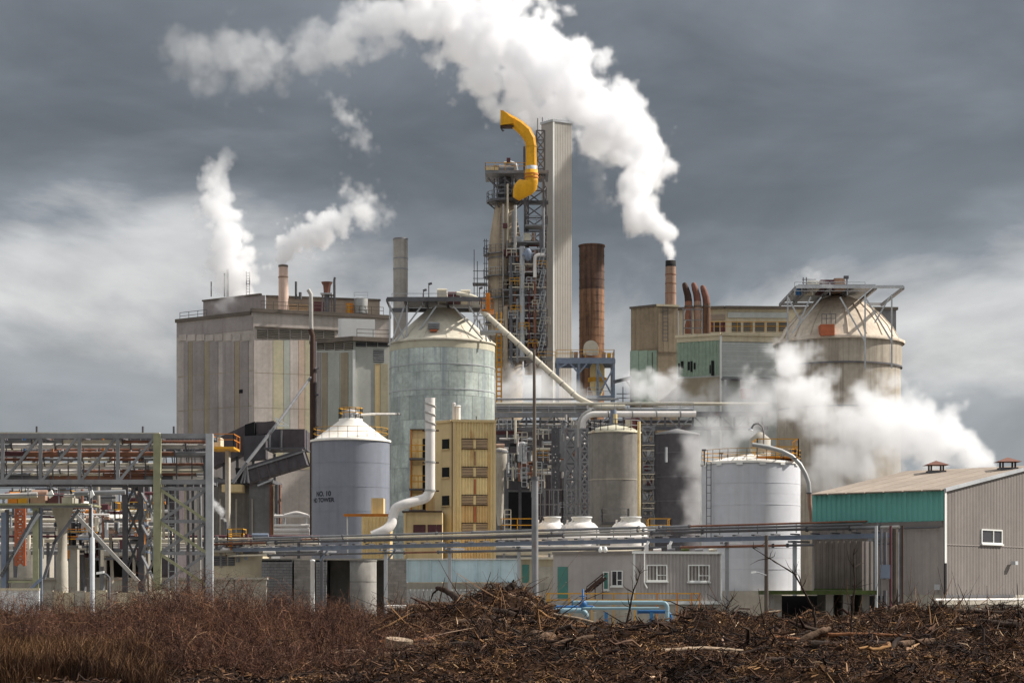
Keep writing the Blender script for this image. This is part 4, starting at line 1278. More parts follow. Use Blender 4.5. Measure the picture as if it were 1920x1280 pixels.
for px in (1476, 1500, 1540, 1580, 1622, 1672):
    beam('crossbeam', 'steel', fr2, (X(px, Y0), 208.6, zp - .1), (X(px, Y0), 220.9, zp - .1), .22, .3)
box('platform', 'steel_light', fr2, X(1482, Y0), X(1622, Y0), 208.8, 220.8, zp + .22, zp + .3)
for a, b in (((1477, 555), (1477, 640)), ((1622, 552), (1622, 690)), ((1672, 552), (1672, 690)), ((1477, 557), (1500, 600)), ((1540, 557), (1485, 625)), ((1575, 557), (1622, 640)), ((1622, 557), (1672, 640)), ((1668, 557), (1640, 605)), ((1520, 557), (1495, 612))):
    beam('strut', 'steel_light', fr2, P(*a, 208), P(*b, 208), .14)
rail(fr2, [P(1490, 553, 208.7), P(1622, 553, 208.7)], 'steel_light', 1.3, rows=(1.0, .66, .33))
for x0, x1, y0, y1, m_ in ((1536, 1560, 524, 546, 'maroon'), (1562, 1581, 521, 546, 'rust_light'), (1512, 1532, 530, 546, 'pipe_cream')):
    mb = MB().box(X(x0, 212), X(x1, 212), 211, 215, Z(y1, 212), Z(y0 + 3, 212))
    for k in range(4):
        mb.box(X(x0 - 1, 212), X(x1 + 1, 212), 210.8, 210.95, Z(y1 - 3 - k * 4.5, 212), Z(y1 - 1 - k * 4.5, 212))
    part('machine_box', mb, m_, fr2)
dr = tag(part('blue_drum', MB().lathe((X(1497, 210), 210), [(.01, Z(553, 210)), (W(5, 210), Z(553, 210)), (W(5, 210), Z(542, 210)), (W(4.5, 210), Z(541, 210)), (.01, Z(541, 210))], 16), 'blue_deep'), 'small blue drum on the tan silo platform', 'drum')
for x_ in (1506, 1512):
    beam('scaffold_pole', 'steel_dark', fr2, P(x_, 552, 209.5), P(x_, 520, 209.5), .09)
for k in range(5):
    beam('scaffold_ledger', 'steel_dark', fr2, P(1504, 524 + k * 6, 209.5), P(1530, 524 + k * 6, 209.5), .07)
l_ = part('lamp_post', MB().beam(P(1588, 552, 209), P(1588, 522, 209), .12), 'steel_dark', fr2)
beam('lamp_head', 'steel_dark', l_, P(1582, 520, 209), P(1591, 520, 209), .3)

# ================================================================ central process structure
Y0 = 205
pb = thing('process_bridge', 'grey pipe bridge carrying many pipes across the middle of the plant', 'pipe bridge', P(1180, 780, Y0))
for i, (py, m_, r_, x0, x1) in enumerate(((757, 'pipe_cream', .16, 930, 1440), (763, 'steel', .2, 930, 1100), (768, 'steel_light', .22, 930, 1300), (790, 'steel_dark', .16, 930, 1300), (797, 'pipe_grey', .14, 930, 1300), (748, 'steel', .1, 930, 1160))):
    rod('pipe', m_, pb, P(x0, py, Y0 + i * .5), P(x1, py, Y0 + i * .5), r_)
beam('girder', 'steel', pb, P(928, 778, 203), P(1440, 776, 203), .3, .5)
beam('girder', 'steel_dark', pb, P(928, 804, 203), P(1440, 802, 203), .3, .35)
for k in range(20):
    x_ = 935 + k * 26
    beam('post', 'steel_dark', pb, P(x_, 804, 203), P(x_, 778, 203), .2)
    if k < 19:
        beam('diagonal', 'steel', pb, P(x_, 804 if k % 2 else 778, 202.9), P(x_ + 26, 778 if k % 2 else 804, 202.9), .14)
rail(pb, [P(930, 775, 202.9), P(1300, 774, 202.9)], 'steel_light', 1.0, sp=1.3)
for px in (950, 1020, 1215, 1330, 1430):
    beam('column', 'steel_dark', pb, P(px, 1030, 204), P(px, 805, 204), .35)
wpz = thing('white_main_pipe', 'large white pipe elbowing down over the concrete tank', 'pipe', P(1084, 830, 196))
pipe('pipe', 'pipe_white', wpz, [P(1305, 776, 196), P(1108, 776, 196), P(1094, 786, 196), P(1092, 832, 196)], W(5.5, 196), 14)
pipe('pipe', 'pipe_grey', wpz, [P(1110, 771, 198), P(1096, 776, 198), P(1086, 792, 198), P(1084, 838, 198)], W(5, 198), 14)
for px in (1140, 1185, 1230, 1275):
    part('collar', MB().tube([P(px, 776, 196), P(px + 2, 776, 196)], W(6.6, 196), 14), 'steel', wpz)
pipe('drop_pipe', 'steel_blue', wpz, [P(1150, 768, 194.8), P(1150, 830, 194.8)], .3)
pipe('drop_pipe', 'clad_yellow', wpz, [P(1153.5, 776, 194), P(1153.5, 832, 194)], .2)
wall_ = thing('process_building', 'dark grey process building wall behind the pipework', 'building', (X(1010, 214), 214, 0))
fw = Face((X(930, 214), 214), (X(1110, 214), 214))
box('wall', 'grey_clad', wall_, X(930, 214), X(1110, 214), 214, 222, 0, Z(806, 214))
for x0, x1, y0, y1, m_ in ((932, 1000, 808, 850, 'dark_clad_b'), (1004, 1042, 812, 872, 'dark_clad_b'), (950, 1002, 922, 990, 'void'), (950, 1004, 898, 918, 'dark_clad'), (1006, 1056, 880, 1000, 'grey_clad'), (1088, 1106, 810, 1000, 'dark_clad')):
    fw.panel('wall_panel', m_, wall_, x0, x1, y0, y1, .1)  # the void panel paints in the dark hollow below the platform
fw.sheet('wall_sheet', 'dark_clad_b', wall_, fw.u(1008), fw.u(1054), 0, fw.z(884, 0), .5, .06, .11)
ps = thing('process_rack', 'steel frame of decks, valves and pipes behind the tall lamp pole', 'frame', P(985, 1000, 206))
for py, x0, x1 in ((850, 930, 1005), (895, 945, 1006), (872, 1006, 1050), (830, 930, 1005)):
    deck(ps, X(x0, 206), X(x1, 206), 205, 210, Z(py, 206), 'steel_dark', 'steel')
for px in (950, 975, 1003, 1045):
    beam('column', 'steel_dark', ps, P(px, 1010, 206), P(px, 800, 206), .3)
for k in range(44):
    px, py = rnd_.uniform(952, 1000), rnd_.uniform(815, 895)
    m_ = rnd_.choice(('steel', 'steel_light', 'pipe_grey', 'pipe_cream', 'maroon', 'steel_dark', 'pipe_rust'))
    if k % 3 == 0:
        rod('pipe', m_, ps, P(px, py, 204.4 + k * .04), P(min(px + rnd_.uniform(8, 30), 1003), py, 204.4 + k * .04), rnd_.uniform(.07, .2))
    else:
        rod('pipe', m_, ps, P(px, py, 204.4 + k * .04), P(px, min(py + rnd_.uniform(8, 34), 896), 204.4 + k * .04), rnd_.uniform(.07, .22))
for k in range(26):
    px, py = rnd_.uniform(1050, 1105), rnd_.uniform(776, 808)
    rod('pipe', rnd_.choice(('steel', 'steel_light', 'pipe_grey', 'steel_dark')), ps, P(px, py, 200 + k * .04), P(px + rnd_.uniform(-9, 9), min(py + rnd_.uniform(5, 22), 815), 200 + k * .04), rnd_.uniform(.05, .14))
for k in range(60):
    px, py = rnd_.uniform(932, 1100), rnd_.uniform(780, 905)
    m_ = rnd_.choice(('steel_light', 'pipe_white', 'pipe_grey', 'pipe_cream', 'pipe_rust', 'steel', 'galv'))
    q = P(min(px + rnd_.uniform(8, 34), 1104), py, 202 + k * .03) if k % 2 else P(px, min(py + rnd_.uniform(8, 40), 915), 202 + k * .03)
    rod('pipe', m_, ps, P(px, py, 202 + k * .03), q, rnd_.uniform(.05, .16))
for k in range(14):
    px, py = rnd_.uniform(932, 1085), rnd_.uniform(800, 985)
    rail(ps, [P(px, py, 201.5), P(px + rnd_.uniform(14, 30), py, 201.5)], rnd_.choice(('steel_light', 'pipe_cream', 'yellow', 'steel')), 1.0, sp=.5, t=.06)
for k in range(5):
    ladder(ps, P(955 + k * 28, 900 + k * 12, 201.2), P(955 + k * 28, 850 + k * 8, 201.2), 'steel_light', .5, .08)
part('red_valve', MB().tube([P(966, 826, 203.8), P(973, 826, 203.8)], .25, 12).tube([P(969.5, 832, 203.8), P(969.5, 822, 203.8)], .14, 8), 'red_paint', ps)
pipe('expansion_loop', 'steel_light', ps, [P(975, 865, 203.7), P(975, 832, 203.7), P(984, 832, 203.7), P(984, 866, 203.7)], .24)
box('beam', 'maroon', ps, X(930, 204), X(978, 204), 203.8, 204.2, Z(814, 204), Z(806, 204))
cc = thing('cyclone_separator', 'pale conical cyclone vessel beside the yellow building', 'vessel', P(938, 1000, 200))
part('body', MB().lathe((X(937, 200), 200), [(.01, Z(838, 200)), (W(14, 200), Z(842, 200)), (W(14, 200), Z(846, 200)), (W(13, 200), Z(876, 200)), (W(8, 200), Z(882, 200)), (W(7, 200), Z(960, 200)), (W(4, 200), Z(985, 200))], 24), 'concrete', cc)
band(cc, (X(937, 200), 200), W(14, 200), Z(846, 200), 'steel', .2, .1, 24)
pipe('inlet', 'rust_light', cc, [P(930, 836, 200), P(946, 836, 200)], .25)
ladder(cc, P(952, 1000, 199), P(952, 955, 199), 'pipe_cream', .6, .1)
# lattice masts
for i, (a, b, lb) in enumerate(((1036, 1047, 'slim dark lattice column behind the tall lamp pole'), (1060, 1080, 'wide grey lattice column left of the concrete tank'), (1088, 1104, 'narrow lattice column against the concrete tank'))):
    lm = thing('lattice_column', lb, 'lattice column', P((a + b) / 2, 1010, 188 + i * 3), 'lattice columns in the middle')
    yy = 196 - i * 4
    truss(lm, 'steel' if i != 0 else 'steel_dark', (X(a, yy), yy), (X(b, yy), yy), Z(990, yy), Z(804, yy), 6 if i == 1 else 9, .22, .15)
    truss(lm, 'steel_dark', (X(a, yy + 2), yy + 2), (X(b, yy + 2), yy + 2), Z(990, yy), Z(804, yy), 6 if i == 1 else 9, .22, .15)
# concrete tank and dark tank
Y0 = 180
tc_ = (X(1152.5, Y0), Y0)
k1 = thing('concrete_tank', 'stained concrete tank with low conical lid, lit on its right side', 'tank', (*tc_, 0))
tank(k1, tc_, W(48, Y0), 0, Z(812, Y0), 'concrete_dark', 48)
coner(k1, tc_, [(W(50, Y0), Z(813, Y0)), (W(50, Y0), Z(810, Y0)), (W(30, Y0), Z(801, Y0)), (.01, Z(796, Y0))], 'silo_band', 48, 'lid')
band(k1, tc_, W(48, Y0), Z(900, Y0), 'concrete', .1, .03)
rail(k1, [(tc_[0] + W(48, Y0) * math.cos(a), tc_[1] + W(48, Y0) * math.sin(a), Z(811, Y0)) for a in [k * math.pi / 10 for k in range(21)]], 'steel', 1.0)
rod('downpipe', 'clad_yellow', k1, P(1198, 1000, 177.5), P(1198, 790, 177.5), .14)
deck(k1, X(1128, 176), X(1178, 176), 175, 177.6, Z(978, 176), 'steel_dark', 'steel')
box('top_machine', 'maroon', k1, X(1170, 181), X(1198, 181), 180, 182, Z(806, 181), Z(785, 181))
box('top_machine', 'pipe_cream', k1, X(1172, 180), X(1184, 180), 179, 179.9, Z(803, 181), Z(790, 181))
tc_ = (X(1269, 202), 202)
k2 = thing('dark_tank', 'dark charcoal tank behind the steam, right of the concrete tank', 'tank', (*tc_, 0))
tank(k2, tc_, W(42, 202), 0, Z(815, 202), 'dark_clad', 48)
coner(k2, tc_, [(W(43, 202), Z(816, 202)), (W(43, 202), Z(813, 202)), (.01, Z(803, 202))], 'grey_clad', 48, 'lid')
for k in range(3):
    band(k2, tc_, W(42, 202), Z(850 + k * 45, 202), 'steel_dark', .12, .04)
rod('vent_pipe', 'steel_light', k2, P(1249, 866, 198.6), P(1249, 838, 198.6), .12)
stt = thing('stair_tower', 'cluttered steel stair tower between the concrete and dark tanks', 'stair tower', P(1214, 1000, 190))
truss(stt, 'steel', (X(1204, 190), 190), (X(1226, 190), 190), 0, Z(800, 190), 9, .2, .13)
truss(stt, 'steel_dark', (X(1204, 193), 193), (X(1226, 193), 193), 0, Z(800, 190), 9, .2, .13)
for k in range(6):
    deck(stt, X(1203, 190), X(1227, 190), 189.6, 193, Z(830 + k * 27, 190), 'steel_dark', 'pipe_cream' if k % 2 else 'steel')
for k in range(5):
    box('machine', rnd_.choice(('pipe_cream', 'steel_light', 'maroon')), stt, X(1206 + (k % 2) * 8, 190), X(1215 + (k % 2) * 8, 190), 190, 191, Z(828 + k * 27, 190), Z(816 + k * 27, 190))
# white domed vessels
Y0 = 158
for i, (px, lb) in enumerate(((1033, 'leftmost white domed vessel behind the pipe bridge, partly behind the lamp pole'), (1088, 'middle white domed vessel behind the pipe bridge'), (1180, 'rightmost white domed vessel, above the cabin roof'))):
    c_ = (X(px, Y0), Y0)
    v_ = thing('domed_vessel', lb, 'vessel', (*c_, 0), 'white domed vessels')
    r_ = W(36 if i else 30, Y0)
    part('shell', MB().lathe(c_, [(r_, 0), (r_, Z(997, Y0)), (r_ * .93, Z(988, Y0)), (r_ * .75, Z(981, Y0)), (r_ * .45, Z(976.5, Y0)), (.01, Z(975, Y0))], 36), 'pipe_white', v_)
    part('manhole', MB().lathe((c_[0] + .1, c_[1] - .2), [(r_ * .5, Z(980, Y0)), (r_ * .5, Z(971, Y0)), (r_ * .55, Z(971, Y0)), (r_ * .55, Z(968.5, Y0)), (.01, Z(968, Y0))], 24), 'white_paint', v_)
    band(v_, c_, r_, Z(1000, Y0), 'pipe_grey', .08, .03, 36)
    for k in range(3):
        rod('nozzle', 'pipe_white', v_, P(px - 24 + k * 9, 985, Y0 - .6), P(px - 24 + k * 9, 974 + k, Y0 - .6), .07)
yd = thing('yellow_walkway', 'yellow railed walkway beside the white domed vessels', 'walkway', P(1090, 1002, 156))
for x0, x1 in ((940, 1000), (1215, 1254)):
    deck(yd, X(x0, 160), X(x1, 160), 158, 161, Z(1000, 160), 'steel', 'yellow')
tag(rail(None, [P(1005, 973, 166), P(1055, 973, 166), P(1105, 973, 166)], 'steel', 2.4, sp=.35, rows=(1.0, .5, .1), name='mesh_guard'), 'rusty mesh guard rail behind the white domed vessels', 'railing')
lv = thing('lower_pipe_rack', 'rack of white-painted pipes under the domed vessels', 'pipe rack', P(1050, 1045, 150))
for k, py in enumerate((1008, 1026, 1035)):
    rod('pipe', ('pipe_white', 'pipe_grey', 'pipe_cream')[k], lv, P(930, py, 150 + k * .3), P(1215, py, 150 + k * .3), (.14, .14, .2)[k])
for px in (945, 1030, 1120, 1205):
    beam('post', 'steel', lv, P(px, 1060, 150.5), P(px, 1000, 150.5), .16)

# ================================================================ white tank at right
Y0 = 132
tc_ = (X(1408, Y0), Y0)
r0 = W(92, Y0)
wk = thing('white_tank', 'plain white-painted steel tank with shallow cone roof and thin yellow railing', 'tank', (*tc_, 0))
z0_, zr = Z(1107, Y0), Z(869, Y0)
part('plinth', MB().lathe(tc_, [(r0 + .35, 0), (r0 + .35, z0_ - .02), (.01, z0_ - .02)], 48, smooth=False), 'concrete', wk)
for k in range(4):
    tank(wk, tc_, r0 + .004 * (k % 2), z0_ + (zr - z0_) * k / 4, z0_ + (zr - z0_) * (k + 1) / 4, 'white_tank', 72)
coner(wk, tc_, [(r0 + .08, zr - .12), (r0 + .1, zr + .02), (r0 - .1, zr + .06), (r0 * .5, Z(858, Y0)), (.01, Z(851, Y0))], 'cone_white', 72)
for k in range(1, 6):
    band(wk, tc_, r0 + .004, z0_ + (zr - z0_) * k / 6, 'white_tank', .05, .012, 72)
for k in range(14):
    a = math.pi + (k + .5) / 14 * math.pi
    c = Vector((tc_[0] + (r0 + .05) * math.cos(a), tc_[1] + (r0 + .05) * math.sin(a), zr - .18))
    if k % 2:
        part('overflow_slot', MB().obox(c, Vector((-math.sin(a), math.cos(a), 0)) * .2, Vector((math.cos(a), math.sin(a), 0)) * .03, Vector((0, 0, .06))), 'white_trim', wk)
rail(wk, [(tc_[0] + r0 * math.cos(a), tc_[1] + r0 * math.sin(a), zr + .05) for a in [k * math.pi / 16 for k in range(33)]], 'yellow', .75, sp=.6, t=.03, rows=(1.0, .66, .33))
deck(wk, X(1418, 130), X(1495, 130), 129.5, 132, Z(856, 130), 'orange', 'yellow', .12)
beam('beam', 'silo_band', wk, P(1408, 843, 130), P(1470, 843, 130), .25, .18)
ladder(wk, P(1329, 1010, 130), P(1329, 866, 130), 'steel_dark', .28, .05)
for px, py in ((1321, 844), (1353, 850), (1490, 845)):
    l_ = part('lamp_post', MB().beam(P(px, 872, 130.5), P(px, py, 130.5), .06), 'steel_dark', wk)
    box('lamp_head', 'steel_dark', l_, X(px - 5, 130.5), X(px + 3, 130.5), 130.4, 130.6, Z(py + 1, 130.5), Z(py - 2, 130.5))
bp_ = thing('arching_pipe', 'grey pipe arching off the white tank roof and down, orange-rust lower end', 'pipe', P(1521, 980, 128.5))
part('pipe', MB().tube([P(x, y, 128.4) for x, y in ((1410, 833), (1440, 838), (1465, 845), (1485, 855), (1500, 870), (1510, 888), (1516, 905), (1517.5, 925))], W(4.2, 128), 12), 'galv', bp_)
part('rusty_end', MB().tube([P(x, y, 128.4) for x, y in ((1517.5, 925), (1518, 945), (1521, 962), (1522, 978))], W(4.2, 128), 12), 'rust_light', bp_)
for x, y in ((1517.5, 924), (1490, 859)):
    part('flange', MB().tube([P(x, y - 1.2, 128.4), P(x, y + 1.2, 128.4)], W(5.5, 128), 12), 'steel_dark', bp_)
for x, y in ((1420, 835), (1466, 845)):
    beam('stay', 'steel', bp_, P(x, y, 128.4), P(x, 862, 130), .06)
gl = thing('gooseneck_lamp', 'gooseneck lamp curling over the white tank roof', 'lamp', P(1432, 848, 131))
part('stem', MB().tube([P(x, y, 131) for x, y in ((1432, 850), (1432, 810), (1429, 799), (1421, 793), (1413, 796), (1409, 803))], .06, 8), 'steel', gl)
part('shade', MB().tube([P(1409, 803, 131), P(1408, 807, 131)], [.1, .22], 12), 'steel_light', gl)
wh = thing('white_hopper', 'pale funnel hopper peeking through steam behind the white tank', 'hopper', P(1430, 830, 165))
part('hopper', MB().lathe((X(1425, 165), 165), [(.01, Z(809, 165)), (W(4, 165), Z(810, 165)), (W(20, 165), Z(823, 165)), (W(20, 165), 0)], 24), 'concrete', wh)

# ================================================================ warehouse at right
Yc = 110.0
C = Vector((X(1770, Yc), Yc))
E_ = Vector((X(1523, 115.4), 115.4))
dl = (E_ - C).normalized()
inn = Vector((-dl.y, dl.x)) if Vector((-dl.y, dl.x)).y > 0 else Vector((dl.y, -dl.x))
Wd, ze, zrg, zb = 10.3, Z(919, Yc), Z(919, Yc) + 1.72, Z(1114, Yc)
wh_ = thing('warehouse', 'low-gabled warehouse in grey ribbed metal with teal upper band and beige roof', 'building', (C.x, C.y, 0))
C2, E2 = C + inn * 2 * Wd, E_ + inn * 2 * Wd
Cm, Em = C + inn * Wd, E_ + inn * Wd
mb = MB()
v = lambda p, z: (p.x, p.y, z)
mb.add([v(C, zb), v(E_, zb), v(E_, ze), v(C, ze)], [(0, 1, 2, 3)])
mb.add([v(C, zb), v(C, ze), v(Cm, zrg), v(C2, ze), v(C2, zb)], [(0, 1, 2, 3, 4)])
mb.add([v(E_, zb), v(E_, ze), v(Em, zrg), v(E2, ze), v(E2, zb)], [(4, 3, 2, 1, 0)])
mb.add([v(C2, zb), v(E2, zb), v(E2, ze), v(C2, ze)], [(3, 2, 1, 0)])
part('wall', mb, 'house_grey_b', wh_)
part('foundation', MB().poly([E_ + dl * -.0, C, C2, E2], 0, zb - .002), 'concrete', wh_)
nw = 7
for k in range(nw):      # roof sheets
    for A, B, z1, z2, nm in ((C, E_, ze, zrg, 1), (C2, E2, ze, zrg, -1)):
        M1, M2 = Cm, Em
        a0, a1 = k / nw, (k + 1) / nw - .012
        o0 = -.25 if k == 0 else 0
        q = [A + (B - A) * a0, A + (B - A) * a1, M1 + (M2 - M1) * a1, M1 + (M2 - M1) * a0]
        ext = inn * (-.35 * nm)
        zl = ze - .35 * (zrg - ze) / Wd + .05
        vs_ = [(*(q[0] + ext), zl), (*(q[1] + ext), zl), (*q[2], zrg + .05), (*q[3], zrg + .05)]
        vs_ += [(x, y, z + .06) for x, y, z in vs_]
        part('roof_sheet', MB().add(vs_, [(0, 1, 2, 3), (7, 6, 5, 4), (0, 4, 5, 1), (1, 5, 6, 2), (2, 6, 7, 3), (3, 7, 4, 0)]), 'roof_beige', wh_)
FLw = Face(E_, C)
FEw = Face(C, C2)
uu = FLw.len
FLw.sheet('wall_sheet', 'teal_clad', wh_, 0, uu, FLw.z(979, uu / 2), ze - .02, .32, .05)
FLw.panel('girt', 'house_grey', wh_, 1526, 1768, 980, 989, .07)
FLw.sheet('wall_sheet', 'house_grey_b', wh_, 0, uu, zb, FLw.z(991, uu / 2), .5, .03)
mb = MB()
nrib = 60
pr = []
for i in range(nrib):
    a, w_ = 2 * Wd * i / nrib, 2 * Wd / nrib
    pr += [(a, .003), (a + .3 * w_, .003), (a + .45 * w_, .02), (a + .85 * w_, .02)]
pr.append((2 * Wd, .003))
gz = lambda u: ze + (zrg - ze) * (1 - abs(u - Wd) / Wd) - .02
k_ = len(pr)
mb.add([FEw.at(u, zb, o) for u, o in pr] + [FEw.at(u, gz(u), o) for u, o in pr], [(i, i + 1, k_ + i + 1, k_ + i) for i in range(k_ - 1)])
part('gable_sheet', mb, 'house_grey', wh_)
FEw.slab('corner_trim', 'white_trim', wh_, -.05, .14, FEw.z(1055, 0), ze, .052, .09)
FEw.slab('corner_trim', 'void', wh_, -.05, .14, zb, FEw.z(1055, 0) - .01, .052, .09)
beam('rake_trim', 'steel_light', wh_, FEw.at(-.1, ze + .02, .12), FEw.at(Wd, zrg + .03, .12), .12, .18)
beam('rake_trim', 'steel_light', wh_, FEw.at(Wd, zrg + .03, .12), FEw.at(2 * Wd, ze + .02, .12), .12, .18)
FEw.slab('base_rail', 'steel_dark', wh_, 0, 8, zb - .16, zb - .02, .003, .12)
rod('base_pipe', 'pipe_white', wh_, FEw.at(-1.5, zb - .28, .3), FEw.at(9, zb - .28, .3), .07)
FEw.window(wh_, 1838, 1877, 992, 1019, mull=(.58,))
FEw.panel('joint', 'house_grey_b', wh_, 1772, 1919, 1022, 1023.2, .062, .056)
lp = part('wall_lamp', MB().obox(FEw.pp(1893, 1055, .3), Vector((*FEw.d, 0)) * .16, Vector((*FEw.n, 0)) * .14, Vector((0, 0, .10))), 'steel_light', wh_)
beam('lamp_arm', 'steel', lp, FEw.pp(1896, 1055, .06), FEw.pp(1894, 1055, .3), .06)
part('wall_lamp', MB().obox(FLw.pp(1760, 1100, .15), Vector((*FLw.d, 0)) * .13, Vector((*FLw.n, 0)) * .1, Vector((0, 0, .15))), 'steel_light', wh_)
rod('wall_pipe', 'steel_dark', wh_, FLw.pp(1690, 990, .2), FLw.pp(1764, 988, .2), .05)
for px, u_m, lb in ((1755, .30, 'rust-red capped roof vent near the middle of the beige warehouse roof'), (1892, .04, 'rust-red capped roof vent at the right edge of the picture')):
    t = (px - CX) / F
    base = C + (E_ - C) * .5 + inn * Wd * .86
    for it in range(40):
        k = it / 39
        q = C + (E_ - C) * (k * 1.2 - .15) + inn * Wd * .86
        if abs(q.x / q.y - t) < abs(base.x / base.y - t):
            base = q
    zb_ = ze + (zrg - ze) * .86 + .1
    vt = thing('roof_vent', lb, 'vent', (base.x, base.y, zb_))
    for sx, sy in ((-.35, -.35), (.35, -.35), (.35, .35), (-.35, .35)):
        beam('leg', 'frame_dark', vt, (base.x + sx, base.y + sy, zb_ - .1), (base.x + sx, base.y + sy, zb_ + .42), .09)
    box('curb', 'steel_dark', vt, base.x - .5, base.x + .5, base.y - .5, base.y + .5, zb_ - .2, zb_ + .08)
    part('cap', MB().add([(base.x - .68, base.y - .68, zb_ + .4), (base.x + .68, base.y - .68, zb_ + .4), (base.x + .68, base.y + .68, zb_ + .4), (base.x - .68, base.y + .68, zb_ + .4), (base.x, base.y, zb_ + .68)], [(0, 1, 4), (1, 2, 4), (2, 3, 4), (3, 0, 4), (3, 2, 1, 0)]), 'vent_red', vt)
# boxy shed in front of it
fp = corner(1618, 107, 1527, 8, 1637, 30)
bs_ = thing('corrugated_shed', 'dark brown-grey corrugated shed on mossy slab before the warehouse', 'shed', (fp[0].x, fp[0].y, 0))
z0_ = Z(1106, 107)
block('core', 'shed_brown', bs_, fp, z0_, Z(1014, 107))
FL, FR = Face(fp[1], fp[0]), Face(fp[0], fp[2])
FL.sheet('wall_sheet', 'shed_brown', bs_, 0, FL.len, z0_, Z(1014, 107), .32, .06)
FR.sheet('wall_sheet', 'house_grey', bs_, 0, FR.len, z0_, Z(1014, 107), .3, .04)
FL.panel('moss_strip', 'moss', bs_, 1526, 1617, 1102.5, 1106, .10, .07)
tag(part('slab_table', MB().box(X(1440, 106), X(1640, 106), 105.3, 110, Z(1114, 106), z0_ - .01), 'moss'), 'mossy concrete slab deck under the corrugated shed', 'slab')
for px in (1447, 1543, 1575, 1610):
    tag(box('concrete_pier', 'concrete_dark', None, X(px, 107), X(px + 14, 107), 106, 109, 0, Z(1114, 106) - .01), 'short concrete pier holding up the mossy slab', 'pier', 'piers under the mossy slab')
tag(box('shade_sheet', 'void', None, X(1440, 111), X(1660, 111), 110.4, 110.8, 0, Z(1116, 111)), 'black sheet standing in for the dark void behind the concrete piers', 'wall')  # black sheet stands in for the shade between the piers
pc = thing('pipe_cluster', 'cluster of upright pipes and conduit between shed and warehouse', 'pipes', P(1665, 1150, 106))
for k, (px, m_, r_) in enumerate(((1643, 'steel_light', .08), (1652, 'steel_dark', .06), (1660, 'steel_dark', .09), (1670, 'maroon', .07), (1678, 'pole_wood', .13), (1684, 'steel', .05), (1692, 'frame_dark', .06), (1688, 'steel_dark', .07))):
    rod('pipe', m_, pc, P(px, 1140, 105.6 + k * .12), P(px, 985 + (k % 3) * 6, 105.6 + k * .12), r_)
eb = thing('electrical_box', 'grey-green electrical cabinet on the pipe cluster by the warehouse', 'cabinet', P(1660, 1085, 105.3))
box('body', 'steel_blue', eb, X(1651, 105.4), X(1668, 105.4), 105.2, 105.5, Z(1084, 105.4), Z(1058, 105.4))
box('door', 'steel_blue', eb, X(1652, 105.2), X(1667, 105.2), 105.15, 105.19, Z(1083, 105.2), Z(1059, 105.2))
box('lower_box', 'house_grey', eb, X(1652, 105.4), X(1666, 105.4), 105.25, 105.5, Z(1106, 105.4), Z(1085, 105.4))

# ================================================================ office cabin
fp = corner(1187.5, 116, 1037, 24, 1352, 13)
oc = thing('office_cabin', 'low grey site-office cabin with white-framed windows and teal door', 'cabin', (fp[0].x, fp[0].y, 0))
z0_, zt = Z(1129, 116), Z(1036, 116)
block('wall', 'house_grey_b', oc, fp, z0_, zt)
block('foundation', 'concrete', oc, fp, 0, z0_ - .003)
FL, FR = Face(fp[1], fp[0]), Face(fp[0], fp[2])
FR.sheet('wall_sheet', 'cabin_grey', oc, 0, FR.len, z0_, zt, .21, .045)
FL.sheet('wall_sheet', 'cabin_grey', oc, 0, FL.len, z0_, zt, .6, .012)
FR.slab('roof_trim', 'white_trim', oc, -.1, FR.len + .12, zt - .04, zt + .1, -.2, .14)
FL.slab('roof_trim', 'house_grey', oc, 0, FL.len - .1, zt - .04, zt + .1, -.2, .14)
FR.slab('corner_trim', 'white_trim', oc, -.03, .09, z0_, zt - .05, .048, .09)
FR.slab('corner_trim', 'white_trim', oc, FR.len - .06, FR.len + .04, z0_, zt - .05, .048, .09)
FR.slab('base_trim', 'white_trim', oc, 0, FR.len, z0_ - .1, z0_ + .08, .048, .1)
FR.window(oc, 1211.5, 1250.5, 1058, 1089, glass='glass_grey', trans=.64)
FR.window(oc, 1289, 1330, 1058, 1090, glass='glass_grey', trans=.64)
FL.window(oc, 1147, 1168.5, 1069, 1098, trans=.62, fw=.05)
FL.window(oc, 1131.5, 1142.5, 1071, 1105, glass='teal_door', mull=(), fw=.05)
d_ = FL.panel('door', 'teal_door', oc, 1046, 1065, 1062, 1121, .05, .013)
FL.panel('door_handle', 'steel_light', d_, 1062, 1063, 1090, 1092, .1, .051)
stp = thing('entrance_stair', 'dark steel stair slanting up to the grey cabin window side', 'stair', FL.pp(1112, 1125, 1.0))
for o_ in (.55, 1.0):
    beam('stringer', 'frame_dark', stp, FL.pp(1110, 1109, o_), FL.pp(1143, 1083, o_), .06, .16)
    beam('handrail', 'frame_dark', stp, FL.pp(1112, 1100, o_), FL.pp(1143, 1075, o_), .05)
for k in range(6):
    q_ = FL.pp(1112 + k * 5.5, 1108 - k * 4.4, .775)
    part('tread', MB().obox(q_, Vector((*FL.d, 0)) * .12, Vector((*FL.n, 0)) * .25, Vector((0, 0, .02))), 'steel_dark', stp)
for k in (1112, 1128, 1142):
    beam('baluster', 'frame_dark', stp, FL.pp(k, 1128, 1.0), FL.pp(k, 1101 - (k - 1112) * .8, 1.0), .05)
pipe('downpipe', 'white_trim', oc, [FR.pp(1207, 1036, .12), FR.pp(1207, 1092, .12), FR.pp(1212, 1102, .12)], .04)
for px in (1213, 1256):
    part('roof_fitting', MB().box(X(px - 4, 118), X(px + 3, 118), 118, 118.4, zt + .1, Z(1020, 118)).tube([P(px, 1021, 118.2), P(px + 3, 1014, 118.2)], .08, 8), 'white_paint', oc)
